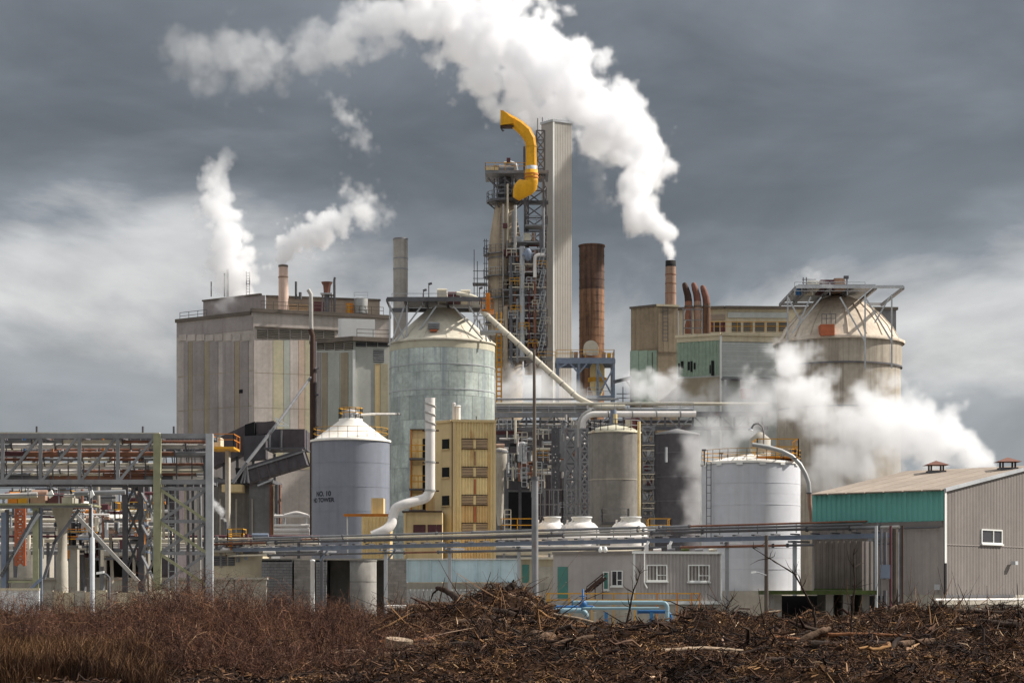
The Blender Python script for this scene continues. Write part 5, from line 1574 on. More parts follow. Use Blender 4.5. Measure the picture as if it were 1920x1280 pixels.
for k in range(5):
    rod('roof_pipe', ('pipe_white', 'steel_dark', 'moss', 'steel', 'pipe_cream')[k], oc, P(1225 + k * 26, 1031, 117.6), P(1240 + k * 26, 1030, 117.6), .08)
for px in (1126, 1135):
    tag(part('flood_lamp', MB().lathe((X(px, 114), 114), [(.01, Z(1024, 114)), (.05, Z(1024, 114)), (.12, Z(1030, 114)), (.10, Z(1034, 114)), (.01, Z(1035, 114))], 14), 'lamp_white'), 'small white round floodlamp hanging from the long pipe bridge', 'lamp', 'pair of white floodlamps')

# ================================================================ long pipe bridge across the foreground
A, B = Vector((X(385, 152), 152)), Vector((X(1690, 111), 111))
lb_ = thing('long_pipe_bridge', 'long low pipe bridge on posts crossing the whole plant foreground', 'pipe bridge', (A.x, A.y, 0))
LB = Face(A, B)
for z_, r_, m_, o in ((5.9, .07, 'steel', 0), (5.72, .06, 'steel_light', .5), (5.55, .09, 'steel_dark', .2), (4.66, .07, 'steel_dark', .1)):
    ua, ub = (0 if z_ > 4.7 else 2), LB.len - (0 if z_ < 5.6 else 2.2)
    cuts = [ua] + sorted(rnd_.uniform(ua, ub) for _ in range(9)) + [ub]
    for a_, b_ in zip(cuts, cuts[1:]):
        rod('pipe', rnd_.choice((m_, m_, 'steel', 'pipe_grey', 'pipe_cream', 'steel_dark', 'pipe_rust')), lb_, LB.at(a_, z_, o), LB.at(b_, z_, o), r_ * rnd_.uniform(.85, 1.25))
        f_ = LB.at(a_, z_, o)
        part('flange', MB().tube([f_ - Vector((*LB.d, 0)) * .04, f_ + Vector((*LB.d, 0)) * .04], r_ * 1.8, 10), 'steel_dark', lb_)
beam('girder', 'steel_blue', lb_, LB.at(0, 5.1, 0), LB.at(LB.len - .6, 5.1, 0), .12, .26)
for k in range(int(LB.len / 1.35)):
    u_ = .5 + k * 1.35
    beam('saddle', 'steel_dark', lb_, LB.at(u_, 5.28, .55), LB.at(u_, 5.28, -.3), .08, .08)
    beam('strut', 'steel', lb_, LB.at(u_, 5.36, .02), LB.at(u_, 5.88, .02), .05)
for px in (603, 723, 843, 973, 1363, 1490, 1640):
    u_ = LB.u(px)
    p_ = beam('post', 'steel_light' if px not in (603, 1640) else 'steel_dark', lb_, LB.at(u_, 0, 0), LB.at(u_, 4.93, 0), .22)
    beam('cap_beam', 'steel', p_, LB.at(u_, 4.86, .5), LB.at(u_, 4.86, -1.3), .24, .12)
for px in (603, 730):
    u_ = LB.u(px)
    beam('knee_brace', 'steel_blue', lb_, LB.at(u_, 4.2, .12), LB.at(u_ + .7, 4.9, .12), .1)
wpst = tag(part('white_post', MB().lathe((X(586, 140), 140), [(.15, 0), (.15, Z(1052, 140)), (.17, Z(1052, 140)), (.17, Z(1049, 140)), (.01, Z(1048, 140))], 14), 'white_paint'), 'peeling white post in front of the block bays', 'post')
tag(part('timber_post', MB().tube([(X(1437, 104), 104, 0), P(1437, 1003, 104)], [.12, .09], 10), 'pole_wood'), 'dark timber post with lamp before the white tank', 'post')
sl = thing('street_lamp', 'small white-headed lamp arm on the dark timber post', 'lamp', P(1430, 1080, 103.8))
part('arm', MB().tube([P(1437, 1078, 103.8), P(1425, 1074, 103.8), P(1417, 1072, 103.8)], .03, 8), 'steel_light', sl)
part('head', MB().obox(P(1413, 1072, 103.8), (.12, 0, .02), (0, .08, 0), (0, 0, .05)), 'lamp_white', sl)
# tall lamp pole
pl_ = thing('tall_pole', 'tall slim pole in the centre, thin dark upper half and thicker grey lower half', 'pole', (X(1003, 106), 106, 0))
part('lower_section', MB().tube([(X(1003, 106), 106, 0), P(1003, 896, 106)], [W(6.6, 106), W(6.0, 106)], 16), 'steel', pl_)
part('upper_section', MB().tube([P(1002.5, 896, 106), P(1002, 780, 106), P(1001.5, 655, 106)], [W(3.9, 106), W(3.3, 106), W(2.4, 106)], 14), 'roof_edge', pl_)
part('collar', MB().tube([P(1003, 899, 106), P(1003, 893, 106)], W(7.6, 106), 16), 'steel_dark', pl_)

# ================================================================ block bays, pale-blue wall
Y0 = 147
bb = thing('bay_back_wall', 'dark back wall of the concrete-block storage bays', 'wall', P(610, 1140, 151))
box('wall', 'concrete_dark', bb, X(490, 151), X(724, 151), 151, 151.6, 0, Z(1049, 151))
box('lintel', 'concrete', bb, X(488, Y0), X(762, Y0), 148, 151, Z(1049, Y0), Z(1046, Y0))
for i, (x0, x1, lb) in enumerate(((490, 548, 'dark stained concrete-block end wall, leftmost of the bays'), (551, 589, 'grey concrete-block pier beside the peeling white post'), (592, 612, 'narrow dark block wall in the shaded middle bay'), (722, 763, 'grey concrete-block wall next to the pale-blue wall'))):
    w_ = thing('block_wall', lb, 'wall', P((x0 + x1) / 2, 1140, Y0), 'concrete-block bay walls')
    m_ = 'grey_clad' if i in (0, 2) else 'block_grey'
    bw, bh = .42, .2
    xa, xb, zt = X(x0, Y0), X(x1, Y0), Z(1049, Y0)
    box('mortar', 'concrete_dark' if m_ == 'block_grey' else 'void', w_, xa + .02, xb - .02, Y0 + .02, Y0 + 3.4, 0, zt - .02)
    nb, nr = max(1, round((xb - xa) / bw)), int(zt / bh)
    bw = (xb - xa) / nb
    for j in range(nr):
        for k in range(nb + (j % 2)):
            a_ = xa + (k - .5 * (j % 2)) * bw
            a0, a1 = max(a_, xa), min(a_ + bw, xb)
            if j * bh < .5 or a1 - a0 < .05:
                continue
            box('block', m_, w_, a0 + .008, a1 - .008, Y0 - .012 * random.random(), Y0 + .3, j * bh + .008, (j + 1) * bh - .008)
cp = thing('concrete_pipe_section', 'upright pale concrete cylinder, sunlit on its right, between block bays', 'cylinder', (X(684, 146), 146, 0))
part('shell', MB().lathe((X(681, 146), 146), [(W(25, 146), 0), (W(25, 146), Z(1050, 146)), (W(22, 146), Z(1050, 146)), (W(22, 146), Z(1056, 146)), (.01, Z(1057, 146))], 40), 'concrete_dark', cp)
band(cp, (X(681, 146), 146), W(25, 146), Z(1090, 146), 'concrete_dark', .05, .01, 40)
part('rim', MB().lathe((X(681, 146), 146), [(W(25, 146), Z(1052, 146)), (W(25.8, 146), Z(1052, 146)), (W(25.8, 146), Z(1049, 146)), (W(22, 146), Z(1049, 146))], 40, smooth=False), 'concrete_dark', cp)
bw_ = thing('pale_blue_wall', 'low pale-blue panelled wall with grey base behind the debris heap', 'wall', P(866, 1125, 140))
xs = [763, 807, 850, 893, 936, 972]
for i in range(5):
    box('wall_panel', 'pale_blue', bw_, X(xs[i] + .5, 140), X(xs[i + 1] - .5, 140), 140 - .02 * (i % 2), 140.3, Z(1091, 140), Z(1049, 140))
for x_ in xs[:-1]:
    box('post', 'pale_blue', bw_, X(x_ - .7, 140), X(x_ + .9, 140), 139.9, 140.32, Z(1091, 140), Z(1048, 140))
box('base', 'concrete', bw_, X(763, 140), X(1037, 140), 139.9, 140.5, 0, Z(1092, 140))
box('coping', 'white_trim', bw_, X(763, 140), X(972, 140), 139.85, 140.4, Z(1048, 140), Z(1046.5, 140))
fc = Face((X(763, 138), 138), (X(975, 138), 138))
cf = thing('low_fence', 'low pale corrugated fence below the pale-blue wall', 'fence', P(866, 1140, 138))
fc.sheet('fence_sheet', 'galv', cf, 0, fc.len, .4, Z(1104, 138), .28, .05)
rod('rail', 'pipe_white', cf, P(722, 1136, 136), P(835, 1136, 136), .09)
for px in (725, 780, 832):
    beam('post', 'pipe_white', cf, (X(px, 136), 136, 0), P(px, 1134, 136), .09)
bg = thing('cream_shed', 'small cream shed with dark doorway between lamp pole and cabin', 'shed', P(1015, 1130, 143))
box('wall', 'right_cream', bg, X(976, 143), X(1042, 143), 143, 146, 0, Z(1048, 143))
box('doorway', 'teal_door', bg, X(979, 143), X(992, 143), 142.9, 142.99, 0.1, Z(1058, 143))
box('roof', 'pipe_cream', bg, X(974, 143), X(1044, 143), 142.6, 146, Z(1048, 143), Z(1044, 143))
box('roll_door', 'concrete', bg, X(1010, 143), X(1037, 143), 142.92, 142.99, 0.1, Z(1062, 143))

# ================================================================ blue pipework and yellow guard rail
Y0 = 98
yr = thing('guard_rail', 'yellow guard rail before the grey office cabin', 'railing', P(1165, 1150, 103))
for z_ in (1112, 1124):
    beam('rail', 'yellow', yr, P(1025, z_, 103), P(1312, z_, 103), .06)
for px in (1025, 1030, 1068, 1110, 1151, 1190, 1232, 1270, 1297, 1312):
    beam('post', 'yellow' if px < 1200 else 'orange', yr, (X(px, 103), 103, 0), P(px, 1111, 103), .06)
for i, (pts, m_, r_, lb) in enumerate((
        ([(1072, 1129), (1246, 1129), (1251, 1135), (1251, 1165)], 'blue_pale', .10, 'upper pale-blue water pipe elbowing down at right, before the guard rail'),
        ([(1090, 1140), (1236, 1140)], 'blue_pale', .07, 'straight thin pale-blue pipe under the upper water pipe'),
        ([(1195, 1146), (1250, 1146), (1257, 1152), (1258, 1166)], 'blue_deep', .09, 'dark-blue pipe elbow at the right of the pipework'),
        ([(1040, 1144), (1092, 1144), (1099, 1150), (1100, 1172)], 'blue_pale', .13, 'fat pale pipe elbow at the left of the blue pipework'),
        ([(1042, 1138), (1112, 1138), (1112, 1142)], 'blue_deep', .10, 'short bright-blue pipe at the left of the pipework'))):
    wp_ = thing('water_pipe', lb, 'pipe', P(pts[-1][0], pts[-1][1], Y0), 'blue water pipes')
    pipe('pipe', m_, wp_, [P(x, y, Y0 + .25 * i) for x, y in pts], r_, 12)
    for x, y in pts[:1]:
        part('flange', MB().tube([P(x, y, Y0 + .25 * i), P(x + 2, y, Y0 + .25 * i)], r_ * 1.5, 12), 'blue_pipe', wp_)
vv = thing('gate_valve', 'bright-blue gate valve standing on the pale-blue water pipe', 'valve', P(1093, 1130, 97.8))
part('body', MB().lathe((X(1093, 97.8), 97.8), [(.01, Z(1138, 97.8)), (.17, Z(1137, 97.8)), (.2, Z(1130, 97.8)), (.1, Z(1125, 97.8)), (.05, Z(1123, 97.8)), (.04, Z(1104, 97.8)), (.01, Z(1103, 97.8))], 14), 'blue_deep', vv)
part('handwheel', MB().tube([(X(1093, 97.8) + .16 * math.cos(a), 97.8 + .16 * math.sin(a), Z(1117, 97.8)) for a in [k * math.pi / 8 for k in range(17)]], .025, 6), 'blue_deep', vv)
for k, px in enumerate((1112, 1133, 1172, 1218)):
    tag(box('pipe_stand', 'blue_pipe' if k % 2 else 'concrete', None, X(px, 98.6), X(px + 6, 98.6), 98.2, 98.9, 0, Z(1147, 98.6)), 'short upright stand holding the blue water pipes', 'stand', 'stands under the blue pipes')

# ================================================================ left pipe truss
Yf, Yb = 122.0, 125.0
lt_ = thing('pipe_truss', 'tall grey steel truss bridge at left carrying rows of pipes on a braced tower', 'pipe bridge', (X(345, Yf), Yf, 0))
for yy, m_ in ((Yf, 'steel'), (Yb, 'steel_dark')):
    xe = 394
    beam('top_chord', m_, lt_, P(-30, 817, Yf) + Vector((0, yy - Yf, 0)), P(xe, 817, Yf) + Vector((0, yy - Yf, 0)), .22, .28)
    beam('bottom_chord', m_, lt_, P(-30, 903, Yf) + Vector((0, yy - Yf, 0)), P(xe, 903, Yf) + Vector((0, yy - Yf, 0)), .22, .28)
    for k, px in enumerate((5, 76, 149, 221)):
        a, b = P(px, 821, Yf), P(px, 899, Yf)
        o = Vector((0, yy - Yf, 0))
        beam('vertical', m_, lt_, a + o, b + o, .2)
        beam('diagonal', m_ if yy == Yf else 'steel_dark', lt_, P(px + 4, 899, Yf - .03) + o, P(px + 68, 821, Yf - .03) + o, .15)
for px in (-10, 76, 149, 221, 293, 390):
    for py in (817, 903):
        beam('cross_beam', 'steel_dark', lt_, P(px, py, Yf) + Vector((0, .12, 0)), P(px, py, Yf) + Vector((0, Yb - Yf - .12, 0)), .16)
beam('cap_beam', 'pipe_cream', lt_, P(-30, 811.5, Yf + .5), P(300, 812.5, Yf + .5), .5, .08)
for i, (py, m_, r_, x1) in enumerate(((828, 'steel', .10, 390), (836, 'pipe_grey', .14, 390), (850, 'maroon', .13, 390), (852, 'pipe_white', .17, 392), (861, 'steel', .1, 300), (870, 'pipe_cream', .08, 390), (875, 'pipe_grey', .13, 392), (883, 'steel_dark', .1, 390), (889, 'steel_light', .08, 390), (894, 'steel_dark', .14, 390), (843, 'steel_dark', .08, 392))):
    cuts = [-30] + sorted(rnd_.uniform(-20, x1 - 10) for _ in range(4)) + [x1]
    for a_, b_ in zip(cuts, cuts[1:]):
        rod('pipe', rnd_.choice((m_, m_, 'pipe_cream', 'steel', 'pipe_rust', 'pipe_white')), lt_, P(a_, py, 122.6 + .21 * i), P(b_, py, 122.6 + .21 * i), r_ * rnd_.uniform(.85, 1.2))
        part('flange', MB().tube([P(a_ - 1, py, 122.6 + .21 * i), P(a_ + 1, py, 122.6 + .21 * i)], r_ * 1.7, 10), 'steel_dark', lt_)
for k in range(13):
    px = 12 + k * 29
    beam('hanger', 'steel_dark', lt_, P(px, 822, 123.6), P(px, 898, 123.6), .07)
for px, m_ in ((98, 'orange'), (193, 'orange'), (45, 'blue_deep'), (262, 'steel_dark')):
    beam('riser', m_, lt_, P(px, 822, 124.2), P(px + 1, 850, 124.2), .12)
for k in range(9):
    rod('branch_pipe', ('steel', 'pipe_white', 'pipe_grey')[k % 3], lt_, P(85 + k * 32, 842, 124.4), P(80 + k * 32, 893, 124.4), .07)
for px in (268, 326, 69):
    rod('mast', 'steel_dark', lt_, P(px, 812, 124), P(px, 799, 124), .07)
# tower under the right end
for yy, xs_, m_ in ((Yf, (295, 393), 'steel_green'), (Yb + 1.5, (235, 265), 'steel_dark')):
    for x_ in xs_:
        mm = m_ if x_ != 393 else 'steel_light'
        w_ = .42 if x_ in (295, 393) else .32
        beam('column', mm, lt_, (X(x_, yy), yy, 0), (X(x_, yy), yy, Z(813, Yf)), w_)
beam('column', 'steel_dark', lt_, (X(386, 123), 123.2, 0), (X(386, 123), 123.2, Z(813, Yf)), .3)
for py0, py1 in ((916, 977), (977, 1037), (1037, 1098)):
    beam('brace', 'steel_green', lt_, P(299, py0, Yf), P(389, py1, Yf), .17)
    beam('brace', 'steel', lt_, P(389, py0, Yf + .1), P(299, py1, Yf + .1), .17)
    beam('girt', 'steel', lt_, P(297, py0, Yf + .05), P(391, py0, Yf + .05), .2)
    for s_ in (0, 1):
        beam('brace', 'steel_dark', lt_, P(237 + 26 * s_, py0 - 30, Yb + 1.5), P(263 - 26 * s_, py1 - 30, Yb + 1.5 + .08 * s_), .13)
        beam('brace', 'steel', lt_, (X(295, Yf), Yf, Z((py0, py1)[s_], Yf)), (X(265, Yb + 1.5), Yb + 1.5, Z((py1, py0)[s_], Yf)), .13)
    beam('girt', 'steel_dark', lt_, P(237, py0 - 30, Yb + 1.5), P(263, py0 - 30, Yb + 1.5), .14)
for k, px in enumerate((170, 330, 352, 372)):
    beam('column', ('steel_dark', 'steel', 'steel_dark', 'pipe_grey')[k], lt_, (X(px, 126.5), 126.5 + .2 * k, 0), P(px, 905, 126.5 + .2 * k), .2)
for k in range(10):
    x_ = 300 + k * 9
    beam('hanger', 'steel_dark', lt_, P(x_, 820, 124.5), P(x_ + (k % 3) * 5, 900, 124.5), .06)
ladder(lt_, (X(322, 123.5), 123.5, .5), (X(322, 123.5), 123.5, Z(910, Yf)), 'steel_light', .4, .06)
for k in range(6):
    rod('hanging_pipe', ('pipe_cream', 'steel_dark', 'steel')[k % 3], lt_, P(305 + k * 14, 905, 124), P(307 + k * 14, 1010 + (k * 37) % 50, 124), .08)

# left support frame
lsf = thing('support_frame', 'grey-green steel frame with slanting struts and deck, left picture edge', 'frame', (X(40, 116), 116, 0))
Y0 = 116
for px, m_, w_, top in ((8, 'steel_blue', .3, 960), (13, 'steel_dark', .2, 955), (68, 'steel_green', .34, 948), (77, 'steel_blue', .14, 948)):
    beam('column', m_, lsf, (X(px, Y0), Y0, 0), P(px, top, Y0), w_)
for a, b, m_ in (((74, 962), (5, 1072), 'steel_light'), ((69, 958), (2, 1080), 'steel_dark'), ((77, 1085), (20, 1140), 'steel_blue'), ((105, 1010), (82, 1085), 'steel_dark'), ((148, 955), (100, 1020), 'steel_dark')):
    beam('strut', m_, lsf, P(*a, Y0 - .2), P(*b, Y0 - .2), .16)
beam('strut', 'pipe_grey', lsf, P(143, 966, Y0 - .6), P(260, 1090, Y0 - .6), .2)
beam('deck_beam', 'steel', lsf, P(-10, 950, Y0), P(172, 948, Y0), .4, .18)
beam('deck_beam', 'steel_green', lsf, P(-10, 1090, Y0), P(75, 1090, Y0), .2, .12)
dk = box('deck', 'steel_green', lsf, X(-10, Y0), X(170, Y0), 115.3, 119, Z(947, Y0), Z(944, Y0))
rail(dk, [P(-5, 944, 115.4), P(168, 944, 115.4)], 'steel', .9, t=.05)
for k, (px, w_, h_, m_) in enumerate(((28, 9, 22, 'orange'), (48, 10, 18, 'yellow'), (75, 14, 26, 'rust_light'), (130, 10, 18, 'concrete'), (108, 12, 20, 'maroon'))):
    part('machine', MB().box(X(px - w_, 117), X(px + w_, 117), 116.4, 118, Z(944, 117), Z(944 - h_ * .6, 117)).tube([P(px - w_, 944 - h_ * .7, 117.2), P(px + w_, 944 - h_ * .7, 117.2)], W(h_ * .3, 117), 12), m_, dk)
for px in (95, 171):
    l_ = part('lamp_arm', MB().beam(P(px, 905, 116), P(px, 922, 116), .05), 'steel_dark', dk)
    part('lamp', MB().obox(P(px, 926, 116), (.12, 0, .1), (0, .1, 0), (-.06, 0, .14)), 'lamp_white', l_)
rod('pipe', 'pipe_grey', dk, P(-10, 931, 115.8), P(70, 927, 115.8), .16)
rod('pipe', 'steel', dk, P(140, 925, 117), P(235, 922, 117), .14)
fc_ = thing('flared_column', 'round concrete column flaring out at its top under the left deck', 'column', (X(117, 118), 118, 0))
part('shaft', MB().lathe((X(117, 118), 118), [(W(11.5, 118), 0), (W(10.5, 118), Z(1052, 118)), (W(9, 118), Z(1050, 118)), (W(8.6, 118), Z(995, 118)), (W(11, 118), Z(980, 118)), (W(20, 118), Z(953, 118)), (W(20, 118), Z(948.5, 118))], 28), 'concrete', fc_)
tag(part('round_post', MB().lathe((X(173, 112), 112), [(W(4.6, 112), 0), (W(4.6, 112), Z(1008, 112)), (W(1.6, 112), Z(1006, 112)), (W(1.6, 112), Z(952, 112)), (.01, Z(951, 112))], 14), 'steel_light'), 'pale round post left of the slanting cream strut', 'post')
cpost = thing('concrete_post', 'square concrete post behind the flared column', 'post', (X(138, 128), 128, 0))
box('post', 'concrete', cpost, X(132, 128), X(147, 128), 127.7, 128.3, 0, Z(1027, 128))
box('cap', 'concrete_dark', cpost, X(129, 128), X(150, 128), 127.5, 128.5, Z(1027, 128), Z(1022, 128))
yl = thing('lamp_standard', 'dark lamp standard with white head left of the braced tower', 'lamp', (X(205, 110), 110, 0))
part('pole', MB().tube([(X(205, 110), 110, 0), P(205, 1082, 110), P(200, 1077, 110), P(192, 1074, 110)], .06, 8), 'steel_dark', yl)
part('head', MB().obox(P(188, 1073, 110), (.2, 0, .03), (0, .1, 0), (0, 0, .06)), 'lamp_white', yl)

rk = random.Random(21)
for i, (Y_, lb, x0, x1, y0, y1) in enumerate(((140, 'clutter of valves and pipes on low decks between flared column and braced tower', 100, 290, 955, 1045), (172, 'far clutter of decks and pipes seen under the upper left truss', 0, 300, 905, 1000), (150, 'pipework with small decks right of the braced tower', 400, 480, 1000, 1040))):
    cl_ = thing('valve_station', lb, 'pipework', P((x0 + x1) / 2, 1060, Y_))
    for k in range(7 if i < 2 else 2):
        px, py = rk.uniform(x0, x1 - 45), rk.uniform(y0 + 15, y1)
        deck(cl_, X(px, Y_), X(px + rk.uniform(25, 55), Y_), Y_, Y_ + 2, Z(py, Y_), rk.choice(('steel', 'steel_dark', 'concrete')), rk.choice(('yellow', 'orange', 'steel_light', 'steel')), .15)
    for k in range(8 if i < 2 else 2):
        px = rk.uniform(x0, x1)
        beam('column', rk.choice(('steel_dark', 'steel', 'concrete')), cl_, (X(px, Y_), Y_ + 1 + k * .1, 0), P(px, rk.uniform(y0, y0 + 40), Y_ + 1), rk.uniform(.14, .3))
    for k in range(46 if i < 2 else 14):
        px, py = rk.uniform(x0, x1), rk.uniform(y0, y1)
        m_ = rk.choice(('pipe_cream', 'pipe_white', 'steel', 'pipe_rust', 'steel_dark', 'maroon', 'orange', 'pipe_grey', 'steel_blue'))
        q = P(px + rk.uniform(12, 50), py, Y_ - .5 + k * .05) if k % 2 else P(px, py + rk.uniform(8, 35), Y_ - .5 + k * .05)
        rod('pipe', m_, cl_, P(px, py, Y_ - .5 + k * .05), q, rk.uniform(.05, .17))
    for k in range(9 if i < 2 else 3):
        px, py, w_ = rk.uniform(x0, x1), rk.uniform(y0 + 15, y1), rk.uniform(3, 9)
        part('machine', MB().box(X(px - w_, Y_), X(px + w_, Y_), Y_ - .3, Y_ + 1, Z(py, Y_), Z(py - w_, Y_)).tube([P(px - w_, py - w_, Y_ + .3), P(px + w_, py - w_, Y_ + .3)], W(w_ * .5, Y_), 10), rk.choice(('steel', 'pipe_cream', 'maroon', 'rust_light', 'steel_blue')), cl_)

# ---- things seen through the truss
def farm_tank(name, lb, px, r, ycone, yb, Y, m_, cm):
    c_ = (X(px, Y), Y)
    t_ = thing(name, lb, 'tank', (*c_, 0))
    tank(t_, c_, W(r, Y), 0, Z(yb, Y), m_, 32)
    coner(t_, c_, [(W(r + 1, Y), Z(yb, Y)), (W(r * .25, Y), Z(ycone, Y)), (.01, Z(ycone - 1, Y))], cm, 32)
    rail(t_, [(c_[0] + W(r, Y) * math.cos(a), c_[1] + W(r, Y) * math.sin(a), Z(yb, Y)) for a in [k * math.pi / 8 for k in range(17)]], 'steel', 1.0)
    return t_


farm_tank('far_tank', 'blue-grey tank with white cone roof seen through the left truss', 224, 38, 958, 976, 190, 'blue_tank', 'cone_white')
farm_tank('far_tank', 'pinkish-brown tank with pale cone roof seen through the left truss', 160, 26, 940, 968, 178, 'rust_light', 'cone_white')
farm_tank('far_tank', 'wide pale grey tank low behind the left support frame', 50, 50, 975, 985, 210, 'concrete', 'steel_light')
farm_tank('far_tank', 'dark tank far behind the upper truss at the left', 120, 45, 905, 915, 240, 'grey_clad', 'steel')
hr_ = thing('cream_pipe_rack', 'stack of horizontal cream pipes on a low rack behind the left truss', 'pipe rack', P(180, 1040, 165))
for k in range(9):
    py = 975 + k * 7.5
    rod('pipe', ('pipe_cream', 'pipe_white', 'pipe_grey', 'steel', 'maroon')[k % 5], hr_, P(-20 + (k % 2) * 60, py, 165 + .3 * k), P(300 if k < 4 else 600, py, 165 + .3 * k), (.16, .1, .2)[k % 3])
for px in (30, 90, 190, 285, 420, 480, 560):
    beam('post', 'steel_dark', hr_, (X(px, 166.5), 166.5, 0), P(px, 972 if px < 300 else 1003, 166.5), .22)
for k in range(16):
    px = rnd_.uniform(10, 280)
    y0 = rnd_.uniform(960, 1010)
    rod('drop_pipe', rnd_.choice(('steel', 'pipe_cream', 'pipe_rust', 'steel_light')), hr_, P(px, y0, 164.5), P(px, y0 + rnd_.uniform(15, 50), 164.5), rnd_.uniform(.06, .15))
yt_ = thing('orange_tower', 'slim orange ladder tower behind the left support frame', 'ladder tower', P(38, 1040, 160))
truss(yt_, 'rust_patch', (X(30, 160), 160), (X(46, 160), 160), Z(1060, 160), Z(925, 160), 9, .2, .15)
fa = thing('far_process_block', 'grey process block crowded with pipes behind the upper left truss', 'building', P(300, 1000, 235))
box('wall', 'grey_clad', fa, X(165, 235), X(240, 235), 235, 245, 0, Z(905, 235))
box('wall', 'dark_clad_b', fa, X(262, 235), X(330, 235), 234, 245, 0, Z(872, 235))
for k in range(30):
    px, py = rnd_.uniform(0, 320), rnd_.uniform(905, 965)
    rod('pipe', rnd_.choice(('pipe_cream', 'pipe_white', 'orange', 'steel', 'pipe_rust', 'steel_dark', 'concrete')), fa, P(px, py, 231 + .07 * k), (P(px + rnd_.uniform(10, 50), py, 231 + .07 * k) if k % 2 else P(px, py + rnd_.uniform(12, 50), 231 + .07 * k)), rnd_.uniform(.1, .35))
oh = thing('open_shed', 'low open shed with black interior under the left truss', 'shed', P(220, 1090, 150))
box('roof', 'concrete', oh, X(150, 150), X(300, 150), 148, 156, Z(1042, 150), Z(1034, 150))
box('back_wall', 'void', oh, X(150, 156), X(300, 156), 155.5, 156, 0, Z(1040, 150))  # coloured black to stand in for the unlit inside of the shed
box('wall', 'concrete', oh, X(150, 150), X(152, 150), 148, 156, 0, Z(1042, 150))
for px in (196, 250, 298):
    box('post', 'concrete', oh, X(px, 148.5), X(px + 4, 148.5), 148.2, 148.6, 0, Z(1042, 150))
rw = thing('retaining_wall', 'long low concrete retaining wall below the left truss', 'wall', P(250, 1110, 142))
for k in range(9):
    box('wall_panel', 'concrete', rw, X(-40 + k * 60, 142), X(19 + k * 60, 142), 142 - .04 * (k % 2), 142.5, 0, Z(1086, 142))
box('coping', 'concrete', rw, X(-42, 142), X(502, 142), 141.8, 142.6, Z(1086, 142), Z(1082, 142))
cb = thing('cream_building', 'low cream building with louvred vents left of the block bays', 'building', P(440, 1085, 150))
box('wall', 'right_cream', cb, X(396, 150), X(492, 150), 150, 155, 0, Z(1035, 150))
box('roof', 'concrete', cb, X(394, 150), X(494, 150), 149.7, 155, Z(1035, 150), Z(1031, 150))
fcb = Face((X(396, 150), 150), (X(492, 150), 150))
for k in range(3):
    fcb.louvre(cb, 400 + k * 14, 412 + k * 14, 1042, 1060, 5, sm='steel')
wf = Face((X(-20, 112), 112), (X(75, 112), 112))
wfn = thing('corrugated_fence', 'low white corrugated fence at the bottom left behind the brambles', 'fence', P(30, 1140, 112))
wf.sheet('fence_sheet', 'white_paint', wfn, 0, wf.len, 0, Z(1106, 112), .3, .05)
wf.slab('coping', 'right_cream', wfn, 0, wf.len, Z(1106, 112), Z(1102, 112), -.05, .12)
wr = thing('wooden_hoarding', 'low pale rubble wall behind the brambles under the truss', 'wall', P(240, 1135, 114))
for k in range(12):
    box('wall_panel', 'right_cream' if k % 3 else 'concrete', wr, X(80 + k * 20, 114), X(99 + k * 20, 114), 114 - .03 * (k % 3), 114.3, 0, Z(1106 + (k * 7) % 5, 114))

# ================================================================ steam
def steam_mat(name, dens):
    m = bpy.data.materials.new(name)
    m.use_nodes = True
    nt = m.node_tree
    nt.nodes.clear()
    pv, o = nt.nodes.new('ShaderNodeVolumePrincipled'), nt.nodes.new('ShaderNodeOutputMaterial')
    pv.inputs['Color'].default_value = (0.99, 0.99, 0.995, 1)
    pv.inputs['Density'].default_value = dens
    pv.inputs['Anisotropy'].default_value = 0.0
    nt.links.new(pv.outputs[0], o.inputs['Volume'])
    return m


STEAM = steam_mat('steam', 1.0)


